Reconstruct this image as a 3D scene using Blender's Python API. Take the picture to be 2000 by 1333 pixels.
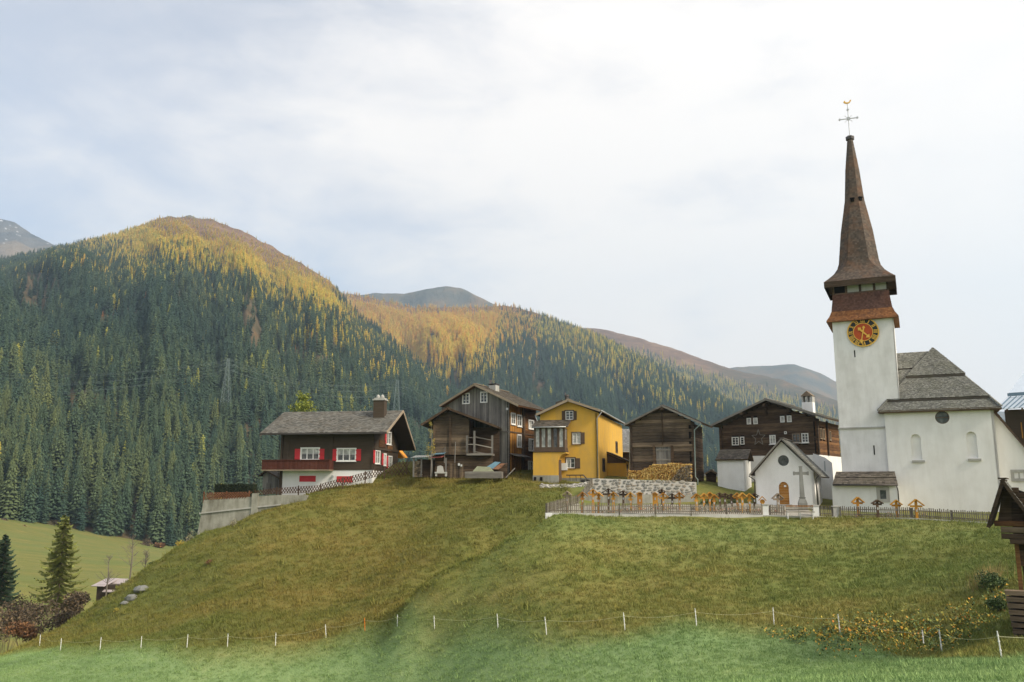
import bpy, math, random
import numpy as np
from mathutils import Vector, Matrix, noise as mnoise
from mathutils.geometry import tessellate_polygon

for o in list(bpy.data.objects): bpy.data.objects.remove(o)
scene = bpy.context.scene
COL = scene.collection
random.seed(7)
RNG = np.random.default_rng(7)

# ------------------------------------------------------------------ camera
FOC = 1600.0                                   # focal length in photo pixels (2000 px wide)
PITCH = math.atan((944-666.5)/FOC)
cam_d = bpy.data.cameras.new('camera'); cam = bpy.data.objects.new('camera', cam_d); COL.objects.link(cam)
cam_d.sensor_width = 36; cam_d.lens = 36*FOC/2000; cam_d.clip_start = .1; cam_d.clip_end = 30000
cam.location = (0, 0, 0); cam.rotation_euler = (math.pi/2+PITCH, 0, 0)
scene.camera = cam
scene.render.resolution_x = 1024; scene.render.resolution_y = 682

# ------------------------------------------------------------------ sky, sun, exposure
SUN_EL, SUN_AZ = math.radians(38), math.radians(120)      # azimuth clockwise from +Y (the view direction)
world = bpy.data.worlds.new('World'); scene.world = world; world.use_nodes = True
wt = world.node_tree; wn = wt.nodes; wn.clear()
def wnode(t, **kw):
    n = wn.new(t)
    for k, v in kw.items(): setattr(n, k, v)
    return n
w_out = wnode('ShaderNodeOutputWorld'); w_bg = wnode('ShaderNodeBackground'); w_bg.inputs['Strength'].default_value = .1
sky = wnode('ShaderNodeTexSky', sky_type='NISHITA', sun_disc=False, sun_elevation=SUN_EL, sun_rotation=SUN_AZ)
sky.air_density = 1.0; sky.dust_density = 2.0; sky.ozone_density = 1.0; sky.altitude = 1300
wtc = wnode('ShaderNodeTexCoord')
def wmath(op, a, b=None, c=None):
    n = wnode('ShaderNodeMath', operation=op)
    for i, v in enumerate((a, b, c)):
        if v is None: continue
        if isinstance(v, (int, float)): n.inputs[i].default_value = v
        else: wt.links.new(v, n.inputs[i])
    return n.outputs[0]
def wnoise(scale, loc, sc, detail, rough, dist):
    mp = wnode('ShaderNodeMapping'); mp.inputs['Location'].default_value = loc; mp.inputs['Scale'].default_value = sc
    mp.inputs['Rotation'].default_value = (0, math.radians(24), math.radians(10))
    wt.links.new(wtc.outputs['Generated'], mp.inputs['Vector'])
    n = wnode('ShaderNodeTexNoise'); n.inputs['Scale'].default_value = scale; n.inputs['Detail'].default_value = detail
    n.inputs['Roughness'].default_value = rough; n.inputs['Distortion'].default_value = dist
    wt.links.new(mp.outputs[0], n.inputs['Vector']); return n.outputs['Fac']
wsep = wnode('ShaderNodeSeparateXYZ'); wt.links.new(wtc.outputs['Generated'], wsep.inputs[0])
c1 = wnoise(2.2, (3.1, .4, 1.7), (1, 1, 2.6), 7, .56, .6)
c2 = wnoise(6.5, (7.7, 2.2, .3), (1, 1, 2.2), 8, .6, .5)
big = wnoise(1.1, (1.3, 5.2, 2.6), (1, 1, 1.4), 3, .5, .3)
# cloud cover: thicker towards the right of the valley, thinner high on the left
cov = wmath('ADD', wmath('MULTIPLY', c1, .9), wmath('MULTIPLY', c2, .42))
cov = wmath('ADD', cov, wmath('MULTIPLY', wsep.outputs['X'], .42))
cov = wmath('SUBTRACT', cov, wmath('MULTIPLY', wsep.outputs['Z'], .16))
rc = wnode('ShaderNodeMapRange', interpolation_type='SMOOTHSTEP'); wt.links.new(cov, rc.inputs['Value'])
rc.inputs['From Min'].default_value = .26; rc.inputs['From Max'].default_value = .74; rc.inputs['To Min'].default_value = .42; rc.inputs['To Max'].default_value = .99
shade = wmath('ADD', wmath('MULTIPLY', big, .6), wmath('MULTIPLY', c2, .4))
rs = wnode('ShaderNodeValToRGB'); wt.links.new(shade, rs.inputs[0])
rs.color_ramp.elements[0].position = .34; rs.color_ramp.elements[0].color = (6.3, 6.05, 5.9, 1)
rs.color_ramp.elements[1].position = .56; rs.color_ramp.elements[1].color = (6.95, 6.5, 6.1, 1)
wmix = wnode('ShaderNodeMix', data_type='RGBA')
wt.links.new(rc.outputs[0], wmix.inputs[0]); wt.links.new(sky.outputs[0], wmix.inputs[6]); wt.links.new(rs.outputs[0], wmix.inputs[7])
wt.links.new(wmix.outputs[2], w_bg.inputs['Color']); wt.links.new(w_bg.outputs[0], w_out.inputs['Surface'])
sun_d = bpy.data.lights.new('sun', 'SUN'); sun_d.energy = 2.7; sun_d.angle = math.radians(16); sun_d.color = (1, .90, .74)
sun = bpy.data.objects.new('sun', sun_d); COL.objects.link(sun); sun.location = (60, -40, 60)
sdir = Vector((math.sin(SUN_AZ)*math.cos(SUN_EL), math.cos(SUN_AZ)*math.cos(SUN_EL), math.sin(SUN_EL)))
sun.rotation_euler = (-sdir).to_track_quat('-Z', 'Y').to_euler()
scene.view_settings.view_transform = 'Standard'; scene.view_settings.look = 'None'
scene.view_settings.exposure = 0.90; scene.view_settings.gamma = 1; scene.view_settings.use_curve_mapping = False
scene.render.engine = 'CYCLES'
scene.cycles.volume_bounces = 0; scene.cycles.max_bounces = 6; scene.cycles.transparent_max_bounces = 8

# ------------------------------------------------------------------ helpers: photo pixel -> place at a chosen distance
CP, SP = math.cos(PITCH), math.sin(PITCH)
def ray(x, y):
    dx = (x-1000)/FOC; dy = (666.5-y)/FOC
    return Vector((dx, CP-dy*SP, SP+dy*CP))
def at(x, y, d):
    r = ray(x, y); return r*(d/r.y)
def lerp(a, b, t): return a+(b-a)*t
def sstep(a, b, x):
    t = min(1, max(0, (x-a)/(b-a))); return t*t*(3-2*t)
def tag(o, label=None, cat=None, group=None, kind=None):
    if label: o['label'] = label
    if cat: o['category'] = cat
    if group: o['group'] = group
    if kind: o['kind'] = kind
    return o
def empty(name, loc, label=None, cat=None, group=None):
    o = bpy.data.objects.new(name, None); COL.objects.link(o); o.location = loc; o.empty_display_size = .3
    return tag(o, label, cat, group)
def root_of(o):
    while o.parent: o = o.parent
    return o
def link(name, mesh, parent=None):
    o = bpy.data.objects.new(name, mesh); COL.objects.link(o)
    if parent is not None: o.parent = parent
    return o
class Fac:
    """a wall plane: a runs along it, h is height, o is the distance out of it"""
    def __init__(s, O, deg):
        s.O = Vector((O[0], O[1], 0)); r = math.radians(deg); s.deg = deg
        s.t = Vector((math.cos(r), math.sin(r), 0)); s.n = Vector((s.t.y, -s.t.x, 0))
    def px(s, x, y):
        r = ray(x, y); P = r*(s.n.dot(s.O)/s.n.dot(r)); return ((P-s.O).dot(s.t), P.z)
    def P(s, a, h, o=0):
        v = s.O+s.t*a+s.n*o; return Vector((v.x, v.y, h))
    def off(s, o):
        return Fac(s.O+s.n*o, s.deg)
    def side(s, a):
        """the wall that turns back (90 degrees) at a"""
        return Fac(s.O+s.t*a, s.deg+90)
    def poly(s, pts): return [s.px(*p) for p in pts]
class MB:
    def __init__(s): s.v = []; s.f = []; s.r = []
    def add(s, vs, fs, rnd=None):
        b = len(s.v); s.v += [tuple(v) for v in vs]; s.f += [tuple(i+b for i in f) for f in fs]
        r = random.random() if rnd is None else rnd
        s.r += [r]*len(fs); return s
    def hexa(s, p, rnd=None):      # 8 corners: bottom 0-3, top 4-7
        return s.add(p, [(3,2,1,0),(4,5,6,7),(0,1,5,4),(1,2,6,5),(2,3,7,6),(3,0,4,7)], rnd)
    def box(s, F, a0, a1, h0, h1, o0, o1, rnd=None):
        if a1 < a0: a0, a1 = a1, a0
        if h1 < h0: h0, h1 = h1, h0
        if o1 < o0: o0, o1 = o1, o0
        return s.hexa([F.P(a0,h0,o1), F.P(a1,h0,o1), F.P(a1,h0,o0), F.P(a0,h0,o0), F.P(a0,h1,o1), F.P(a1,h1,o1), F.P(a1,h1,o0), F.P(a0,h1,o0)], rnd)
    def prism(s, F, pts, o0, o1, rnd=None):     # polygon in the wall plane, thick from o0 to o1
        n = len(pts); tri = tessellate_polygon([[Vector((a, h, 0)) for a, h in pts]])
        vs = [F.P(a, h, o1) for a, h in pts]+[F.P(a, h, o0) for a, h in pts]
        fs = [t for t in tri]+[tuple(i+n for i in reversed(t)) for t in tri]+[(i, (i+1) % n, (i+1) % n+n, i+n) for i in range(n)]
        return s.add(vs, fs, rnd)
    def wall(s, F, outline, holes, depth, o=0):
        """a wall face with openings; the openings have reveals of the given depth"""
        loops = [[Vector((a, h, 0)) for a, h in outline]]+[[Vector((a, h, 0)) for a, h in hl] for hl in holes]
        flat = [p for l in loops for p in l]
        s.add([F.P(p.x, p.y, o) for p in flat], list(tessellate_polygon(loops)))
        for l in [loops[0]]+loops[1:]:
            n = len(l); s.add([F.P(p.x, p.y, o) for p in l]+[F.P(p.x, p.y, o-depth) for p in l], [(i, (i+1) % n, (i+1) % n+n, i+n) for i in range(n)])
        return s
    def bar(s, p0, p1, w, h, up=(0,0,1), rnd=None):
        p0 = Vector(p0); p1 = Vector(p1); d = (p1-p0).normalized(); x = d.cross(Vector(up))
        if x.length < 1e-4: x = d.cross(Vector((1,0,0)))
        x.normalize(); y = x.cross(d)
        c = [(-x*w-y*h)/2, (x*w-y*h)/2, (x*w+y*h)/2, (-x*w+y*h)/2]
        return s.hexa([p0+c[0], p0+c[1], p1+c[1], p1+c[0], p0+c[3], p0+c[2], p1+c[2], p1+c[3]], rnd)
    def tube(s, pts, rad, n=8, caps=True, rnd=None):
        pts = [Vector(p) for p in pts]; k = len(pts)
        rad = rad if isinstance(rad, (list, tuple)) else [rad]*k
        vs = []; prev = None
        for i, p in enumerate(pts):
            d = (pts[min(i+1, k-1)]-pts[max(i-1, 0)]).normalized()
            if prev is None:
                x = d.cross(Vector((0,0,1)));
                if x.length < 1e-3: x = d.cross(Vector((1,0,0)))
            else: x = prev-d*prev.dot(d)
            x.normalize(); prev = x; y = d.cross(x)
            vs += [p+(x*math.cos(2*math.pi*j/n)+y*math.sin(2*math.pi*j/n))*rad[i] for j in range(n)]
        fs = [(i*n+j, i*n+(j+1) % n, (i+1)*n+(j+1) % n, (i+1)*n+j) for i in range(k-1) for j in range(n)]
        if caps: fs += [tuple(reversed(range(n))), tuple((k-1)*n+j for j in range(n))]
        return s.add(vs, fs, rnd)
    def loft(s, rings, caps=True, rnd=None):
        n = len(rings[0]); vs = [p for r in rings for p in r]; k = len(rings)
        fs = [(i*n+j, i*n+(j+1) % n, (i+1)*n+(j+1) % n, (i+1)*n+j) for i in range(k-1) for j in range(n)]
        if caps: fs += [tuple(reversed(range(n))), tuple((k-1)*n+j for j in range(n))]
        return s.add(vs, fs, rnd)
    def build(s, name, mat, parent=None, smooth=False, kind=None, loc=None):
        org = Vector(root_of(parent).location) if parent is not None else (Vector(loc) if loc is not None else Vector((0,0,0)))
        m = bpy.data.meshes.new(name); m.from_pydata([(v[0]-org.x, v[1]-org.y, v[2]-org.z) for v in s.v], [], s.f)
        m.update(); at_ = m.attributes.new('rnd', 'FLOAT', 'FACE'); at_.data.foreach_set('value', s.r[:len(m.polygons)])
        fix_normals(m)
        m.materials.append(mat)
        if smooth: m.polygons.foreach_set('use_smooth', [True]*len(m.polygons))
        o = link(name, m, parent)
        if parent is None and loc is not None: o.location = loc
        if kind: o['kind'] = kind
        return o
import bmesh
def fix_normals(m):
    if len(m.polygons) > 6000: return
    bm = bmesh.new(); bm.from_mesh(m); bmesh.ops.recalc_face_normals(bm, faces=bm.faces); bm.to_mesh(m); bm.free()
PIECES = {}
def piece(name, shape, mat, parent, M):
    """a copy of a shared unit piece; shape 'log' has rounded long edges, 'plank' is a sharp board; x in 0..1, y,z in -.5..5"""
    key = (shape, mat.name, random.randrange(3))
    if key not in PIECES:
        b = MB(); rr = random.Random(hash(key[0]) % 99+key[2])
        if shape == 'log': prof = [(-.5,-.36),(-.4,-.5),(.36,-.5),(.5,-.38),(.5,.36),(.38,.5),(-.38,.5),(-.5,.38)]
        else: prof = [(-.5,-.5),(.5,-.5),(.5,.5),(-.5,.5)]
        rings = []
        for x in (0, .35, .7, 1):
            j = .045 if shape == 'log' else .015
            rings.append([Vector((x, y+rr.uniform(-j, j), z+rr.uniform(-j, j))) for y, z in prof])
        b.loft(rings)
        m = bpy.data.meshes.new(name); m.from_pydata(b.v, [], b.f); m.update(); fix_normals(m); m.materials.append(mat)
        PIECES[key] = m
    o = link(name, PIECES[key], parent)
    r = root_of(parent).location
    o.matrix_local = Matrix.Translation(-Vector(r)) @ M
    return o
def piece_F(name, shape, mat, parent, F, a0, a1, hc, hh, oc, oo, vertical=False):
    """a piece on a wall plane: from a0 to a1 (or upright from h a0 to a1), centre hc / oc, size hh / oo"""
    if vertical: X = Vector((0,0,1))*(a1-a0); Y = F.n*oo; Z = F.t*hh; O = F.P(hc, a0, oc)
    else: X = F.t*(a1-a0); Y = F.n*oo; Z = Vector((0,0,1))*hh; O = F.P(a0, hc, oc)
    M = Matrix(((X.x, Y.x, Z.x, O.x), (X.y, Y.y, Z.y, O.y), (X.z, Y.z, Z.z, O.z), (0,0,0,1)))
    return piece(name, shape, mat, parent, M)
def piece_bar(name, shape, mat, parent, p0, p1, w, h, up=(0,0,1)):
    p0 = Vector(p0); p1 = Vector(p1); X = p1-p0; y = Vector(up).cross(X)
    if y.length < 1e-4: y = Vector((1,0,0)).cross(X)
    y.normalize(); z = X.cross(y).normalized(); Y = y*w; Z = z*h
    return piece(name, shape, mat, parent, Matrix(((X.x, Y.x, Z.x, p0.x), (X.y, Y.y, Z.y, p0.y), (X.z, Y.z, Z.z, p0.z), (0,0,0,1))))

# ------------------------------------------------------------------ materials
MATS = {}
class NT:
    def __init__(s, name):
        s.m = bpy.data.materials.new(name); s.m.use_nodes = True; s.t = s.m.node_tree; s.n = s.t.nodes
        s.bsdf = s.n['Principled BSDF']; s.out = s.n['Material Output']
    def node(s, t, **kw):
        n = s.n.new(t)
        for k, v in kw.items(): setattr(n, k, v)
        return n
    def link(s, a, b): s.t.links.new(a, b)
    def set(s, inp, v):
        if isinstance(v, (int, float)): inp.default_value = v
        elif isinstance(v, tuple): inp.default_value = v if len(v) != 3 or inp.type != 'RGBA' else (*v, 1)
        else: s.link(v, inp)
    def math(s, op, a, b=0.0, c=None, clamp=False):
        n = s.node('ShaderNodeMath', operation=op, use_clamp=clamp); s.set(n.inputs[0], a); s.set(n.inputs[1], b)
        if c is not None: s.set(n.inputs[2], c)
        return n.outputs[0]
    def coords(s, scale=(1,1,1), kind='pos', rot=(0,0,0)):
        if kind == 'pos': c = s.node('ShaderNodeNewGeometry').outputs['Position']
        else: c = s.node('ShaderNodeTexCoord').outputs['Object']
        mp = s.node('ShaderNodeMapping'); s.link(c, mp.inputs[0]); mp.inputs['Scale'].default_value = scale; mp.inputs['Rotation'].default_value = rot
        return mp.outputs[0]
    def noise(s, vec, scale, detail=4, rough=.55, dist=0):
        n = s.node('ShaderNodeTexNoise'); s.link(vec, n.inputs['Vector']); n.inputs['Scale'].default_value = scale
        n.inputs['Detail'].default_value = detail; n.inputs['Roughness'].default_value = rough; n.inputs['Distortion'].default_value = dist
        return n.outputs['Fac']
    def ramp(s, fac, stops, interp='LINEAR'):
        r = s.node('ShaderNodeValToRGB'); s.link(fac, r.inputs[0]); e = r.color_ramp.elements; r.color_ramp.interpolation = interp
        while len(e) < len(stops): e.new(.5)
        for i, (p, c) in enumerate(stops): e[i].position = p; e[i].color = (*c, 1) if len(c) == 3 else c
        return r.outputs[0]
    def mix(s, fac, a, b, mode='MIX'):
        n = s.node('ShaderNodeMix', data_type='RGBA', blend_type=mode); s.set(n.inputs[0], fac); s.set(n.inputs[6], a); s.set(n.inputs[7], b); return n.outputs[2]
    def rng(s, v, a, b, c=0., d=1.):
        n = s.node('ShaderNodeMapRange'); s.link(v, n.inputs[0]); 
        for i, x in enumerate((a, b, c, d)): n.inputs[i+1].default_value = x
        return n.outputs[0]
    def attr(s, name, typ='GEOMETRY'):
        n = s.node('ShaderNodeAttribute', attribute_name=name, attribute_type=typ); return n.outputs['Fac']
    def objrand(s): return s.node('ShaderNodeObjectInfo').outputs['Random']
    def bump(s, h, strength=.3, dist=.02):
        n = s.node('ShaderNodeBump'); n.inputs['Strength'].default_value = strength; n.inputs['Distance'].default_value = dist
        s.link(h, n.inputs['Height']); s.link(n.outputs[0], s.bsdf.inputs['Normal'])
    def done(s, col, rough=.8, spec=.3, metal=0):
        s.set(s.bsdf.inputs['Base Color'], col); s.set(s.bsdf.inputs['Roughness'], rough)
        s.bsdf.inputs['Specular IOR Level'].default_value = spec; s.bsdf.inputs['Metallic'].default_value = metal
        MATS[s.m.name] = s.m; return s.m
def scl(c, k): return tuple(x*k for x in c)
def m_plain(name, c, rough=.7, var=.18, scale=3, spec=.3, metal=0, bump=.15):
    t = NT(name); v = t.coords(); n = t.noise(v, scale, 5, .6); n2 = t.noise(v, scale*9, 3, .6)
    f = t.math('ADD', t.math('MULTIPLY', n, .65), t.math('MULTIPLY', n2, .35))
    col = t.ramp(f, [(.3, scl(c, 1-var)), (.7, scl(c, 1+var))])
    if bump: t.bump(n2, bump, .01)
    return t.done(col, rough, spec, metal)
def m_plaster(name, c, stain, amt=.35, warm=None):
    t = NT(name); v = t.coords(); vs = t.coords((1.2, 1.2, .22))
    n = t.noise(v, .7, 6, .62); st = t.noise(vs, 1.6, 6, .65); fine = t.noise(v, 22, 4, .6)
    f = t.math('ADD', t.math('MULTIPLY', n, .5), t.math('MULTIPLY', st, .5))
    f = t.rng(f, .42, .68)
    col = t.mix(t.math('MULTIPLY', f, amt), c, stain)
    col = t.mix(t.math('MULTIPLY', t.rng(fine, .35, .75), .12), col, scl(c, .7))
    t.bump(t.math('ADD', fine, t.math('MULTIPLY', n, 2.)), .25, .015)
    return t.done(col, .9, .2)
def m_wood(name, dark, mid, light, vertical=False, lightpos=.75, perpiece=.5, along=None):
    """weathered boards; grain follows the boards, every piece has its own tone"""
    t = NT(name); sc = (9, 9, .55) if vertical else (.55, .55, 9)
    v = t.coords(sc); g = t.noise(v, 1.6, 7, .62, .4); v2 = t.coords((.5, .5, .5)); blot = t.noise(v2, 1.3, 4, .6)
    f = t.math('ADD', t.math('MULTIPLY', g, .6), t.math('MULTIPLY', blot, .4))
    f = t.math('ADD', f, t.math('MULTIPLY', t.math('SUBTRACT', t.objrand(), .5), perpiece*.42))
    col = t.ramp(f, [(.28, dark), (.5, mid), (lightpos, light)])
    t.bump(g, .5, .02)
    return t.done(col, .85, .2)
def m_shingle(name, dark, mid, light, moss=None, mossamt=.4, scale=.5):
    t = NT(name); r = t.attr('rnd'); v = t.coords(); n = t.noise(v, scale, 5, .6); fine = t.noise(v, 11, 4, .65)
    f = t.math('ADD', t.math('MULTIPLY', r, .4), t.math('ADD', t.math('MULTIPLY', n, .35), t.math('MULTIPLY', fine, .25)))
    col = t.ramp(f, [(.25, dark), (.5, mid), (.78, light)])
    if moss is not None:
        mk = t.rng(t.noise(v, scale*1.7, 6, .7), .45, .68)
        col = t.mix(t.math('MULTIPLY', mk, mossamt), col, moss)
    t.bump(fine, .4, .02)
    return t.done(col, .8, .25)
def m_glass(name, c=(.02,.025,.03), rough=.08, blotch=(.10,.10,.095)):
    t = NT(name); v = t.coords(); n = t.noise(v, 2.5, 3, .5)
    return t.done(t.ramp(n, [(.4, c), (.65, blotch)]), rough, .5)
def m_leaf(name, stops, attrib=None, rough=.7, noise_scale=.6, transl=0):
    t = NT(name); v = t.coords(); n = t.noise(v, noise_scale, 3, .6); r = t.attr('rnd')
    f = t.math('ADD', t.math('MULTIPLY', n, .5), t.math('MULTIPLY', r, .5))
    return t.done(t.ramp(f, stops), rough, .25)
# ------------------------------------------------------------------ ground: thin-plate surface through measured points
def tps(pts, lam=.00006):
    p = np.array(pts, float); n = len(p); xy = p[:, :2]/50.0
    def U(d2): return np.where(d2 > 1e-12, .5*d2*np.log(np.maximum(d2, 1e-12)), 0)
    d2 = ((xy[:, None]-xy[None])**2).sum(-1); K = U(d2)+lam*np.eye(n)
    Pm = np.hstack([np.ones((n, 1)), xy]); A = np.zeros((n+3, n+3)); A[:n, :n] = K; A[:n, n:] = Pm; A[n:, :n] = Pm.T
    w = np.linalg.solve(A, np.concatenate([p[:, 2], [0, 0, 0]]))
    def f(X, Y):
        q = np.stack([np.asarray(X, float).ravel(), np.asarray(Y, float).ravel()], 1)/50.0; out = np.zeros(len(q))
        for i in range(0, len(q), 20000):
            c = q[i:i+20000]; out[i:i+20000] = U(((c[:, None]-xy[None])**2).sum(-1)) @ w[:n]+w[n]+c @ w[n+1:]
        return out.reshape(np.shape(X))
    return f
EPOSTS = [(77,1263,70,1240),(118,1270,65,1247),(195,1270,63,1245),(275,1268,62,1243),(365,1266,60.5,1239),(444,1265,59.5,1238),(538,1263,59,1236),(637,1246,59,1220),
          (713,1232,58,1207),(776,1228,56,1201),(849,1232,54,1203),(973,1229,51,1199),(1068,1240,48,1205),(1221,1231,46,1197),(1361,1225,45,1189),(1512,1223,45,1187),
          (1641,1238,43,1200),(1805,1267,41,1231),(1840,1273,37.5,1230),(1957,1287,31,1233)]
hp = [tuple(at(x, y, d)) for x, y, d, _ in EPOSTS]
hp += [(0,0,-1.6), (-12,0,-2.2), (12,0,-1.1), (0,-15,-.2), (-30,10,-4.6), (25,10,-1.9), (0,15,-3.6)]
hp += [tuple(at(*q)) for q in [
    (1085,1010,59),(1200,1009,59.5),(1350,1010,60),(1500,1012,60),(1640,1015,59),(1780,1018,57),(1930,1025,55.5),
    (1500,1110,52.5),(1200,1110,53.5),(1750,1120,50.5),(1920,1130,46),(1360,1170,48.8),(1640,1180,47),(1900,1220,40), (1100,1170,50.5),
    (1070,1014,58),(1000,1052,56.5),(930,1097,55.6),(860,1142,55.2),(790,1192,56),
    (560,983,78.8),(640,963,79.6),(690,951,81),(800,931,81),(930,937,79),(1040,943,77),(1105,952,75),
    (390,1046,78.2),(450,1026,78.3),(520,996,78.5),(545,990,81),
    (640,1060,72.5),(800,1050,71),(950,1010,70),(1030,985,69.5),(420,1150,69),(300,1185,70.5),(560,1150,66.5),(700,1150,65),(800,1120,63.5),(905,1072,64.5),(240,1205,70),(150,1235,72),
    (700,1090,69.2),(500,1100,71),
    (330,1082,77),(240,1143,76.5),(150,1208,76),(80,1248,75),
    (1130,945,77),(1235,938,77),(1350,940,76),(1430,952,77),(1300,990,68),(1180,990,68),(1420,985,69),(1540,992,67),(1660,1000,65),(1800,1008,62.5),(1930,1016,60),
    (1180,994,71.2),(1250,994,71.2),(1320,994,71),(1360,994,70.8),(1180,941,74.8),(1250,942,74.5),(1330,943,74),(1130,988,70)]]
hp += [tuple(at(x, y, d*1.10)+Vector((0,0,-dz))) for x, y, d, dz in [(1040,1030,57,2.8),(1000,1052,56.5,3.0),(930,1097,55.6,2.5),(860,1142,55.2,1.3)]]
hp += [tuple(at(x, y, d)+Vector((-3, 8, -6))) for x, y, d in [(330,1082,77),(240,1143,76.5),(150,1208,76),(80,1248,75)]]
hp += [(-44,92,-14),(-60,80,-20),(-60,60,-16),(-75,50,-18),(-48,100,-15),(-30,112,-8),(-70,110,-26),(-20,95,.6),(0,100,.9),(15,100,.8),(30,95,.5),(45,80,0),(45,60,-1.5),(50,40,-3),(-20,130,-8),(10,140,-9),(40,130,-7),(0,170,-24),(60,150,-20),(80,90,-2),(90,50,-2)]
hillf = tps(hp)
vp = [tuple(at(*q)) for q in [(-200,990,300),(0,1012,330),(180,1042,345),(330,1072,350),(0,1105,190),(150,1112,205),(290,1100,235),(60,1170,140),(-150,1130,150)]]
vp += [(-40,140,-25),(0,300,-30),(0,400,-30),(200,300,-28),(200,500,-26),(-100,450,-24),(-300,450,-8),(300,200,-24),(-70,100,-24),(-90,60,-19),(-150,60,-17),(300,0,-14),(0,-100,-12),(-120,10,-14)]
valleyf = tps(vp, .02)
def smax(a, b, k):
    h = np.clip(.5+.5*(a-b)/k, 0, 1); return b+(a-b)*h+k*h*(1-h)
def Hgt(X, Y):
    X = np.asarray(X, float); Y = np.asarray(Y, float)
    hl = hillf(X, Y); va = valleyf(X, Y)
    far = np.clip((Y-170)/60, 0, 1)+np.clip((np.abs(X)-95)/40, 0, 1)
    hl = hl-far*40
    return smax(hl, va, 2.5)
def H(x, y): return float(Hgt(np.array([x]), np.array([y]))[0])
def npnoise(X, Y, s, seed=0):
    out = np.zeros(X.size); xr = X.ravel()*s; yr = Y.ravel()*s
    for i in range(X.size): out[i] = mnoise.noise((xr[i], yr[i], seed*7.3))
    return out.reshape(X.shape)
# the edge between the mown meadow and the rough slope
fence_xy = np.array([[p[0], p[1]] for p in hp[:len(EPOSTS)]])
def fence_y(X): return np.interp(X, fence_xy[:, 0], fence_xy[:, 1])
gx = np.concatenate([np.linspace(-900, -90, 46)[:-1], np.linspace(-90, -52, 50)[:-1], np.arange(-52, 42, .42), np.linspace(42, 90, 40)[1:], np.linspace(90, 1200, 46)[1:]])
gy = np.concatenate([np.linspace(-300, 6, 20)[:-1], np.arange(6, 92, .42), np.linspace(92, 180, 60)[1:], np.linspace(180, 900, 90)[1:]])
GX, GY = np.meshgrid(gx, gy); GZ = Hgt(GX, GY)
near = (np.abs(GX) < 70) & (GY < 110)
lump = npnoise(GX, GY, .35, 1)*.07+npnoise(GX, GY, 1.1, 2)*.045+npnoise(GX, GY, .12, 3)*.06
terr = npnoise(GX, GY, .06, 11)
GZ = GZ+.075*np.sin(GZ*4.3+terr*5)*near*np.clip((GY-fence_y(GX))/4, 0, 1)*(GY < 60+(GX < 4)*20)
GZ = GZ+lump*np.clip((GY-6)/10, 0, 1)*np.where(near, 1, .6)
nx_, ny_ = len(gx), len(gy)
gv = np.stack([GX.ravel(), GY.ravel(), GZ.ravel()], 1)
ii = np.arange(nx_*ny_).reshape(ny_, nx_)
gf = np.stack([ii[:-1, :-1].ravel(), ii[:-1, 1:].ravel(), ii[1:, 1:].ravel(), ii[1:, :-1].ravel()], 1)
def np_mesh(name, v, f):
    m = bpy.data.meshes.new(name); m.vertices.add(len(v)); m.vertices.foreach_set('co', np.asarray(v, np.float32).ravel())
    f = np.asarray(f, np.int32); k = f.shape[1]
    m.loops.add(f.size); m.loops.foreach_set('vertex_index', f.ravel()); m.polygons.add(len(f))
    m.polygons.foreach_set('loop_start', np.arange(0, f.size, k, dtype=np.int32)); m.polygons.foreach_set('loop_total', np.full(len(f), k, np.int32))
    m.update(calc_edges=True); m.polygons.foreach_set('use_smooth', np.ones(len(f), bool)); return m
mead = np.clip((fence_y(GX)-GY+npnoise(GX, GY, .22, 5)*1.5+1.0)/3.0, 0, 1)
vall = np.clip((-GZ-13)/4, 0, 1)*np.clip((GY-78)/10, 0, 1)
mead = np.maximum(mead*np.clip(1-vall, 0, 1), vall*.06)
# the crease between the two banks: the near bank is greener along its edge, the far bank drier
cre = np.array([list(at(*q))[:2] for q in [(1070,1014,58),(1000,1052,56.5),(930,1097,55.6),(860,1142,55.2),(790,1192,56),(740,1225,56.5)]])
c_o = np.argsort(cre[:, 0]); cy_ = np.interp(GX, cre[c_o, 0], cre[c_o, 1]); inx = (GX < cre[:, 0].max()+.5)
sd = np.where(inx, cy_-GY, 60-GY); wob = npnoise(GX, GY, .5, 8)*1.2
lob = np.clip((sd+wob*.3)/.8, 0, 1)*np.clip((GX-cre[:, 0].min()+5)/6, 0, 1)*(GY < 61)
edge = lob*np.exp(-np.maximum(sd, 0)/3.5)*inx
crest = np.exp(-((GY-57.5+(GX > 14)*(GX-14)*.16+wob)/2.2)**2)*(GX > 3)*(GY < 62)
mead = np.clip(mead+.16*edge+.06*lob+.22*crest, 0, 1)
dry = np.clip((GY-cy_+wob)/1.5, 0, 1)*(GX < cre[:, 0].max()+3)*(GY < 90)*(1-vall)*.5+np.clip((GY-60)/3, 0, 1)*0
mead = np.where((mead < .05), -dry, mead)
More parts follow.
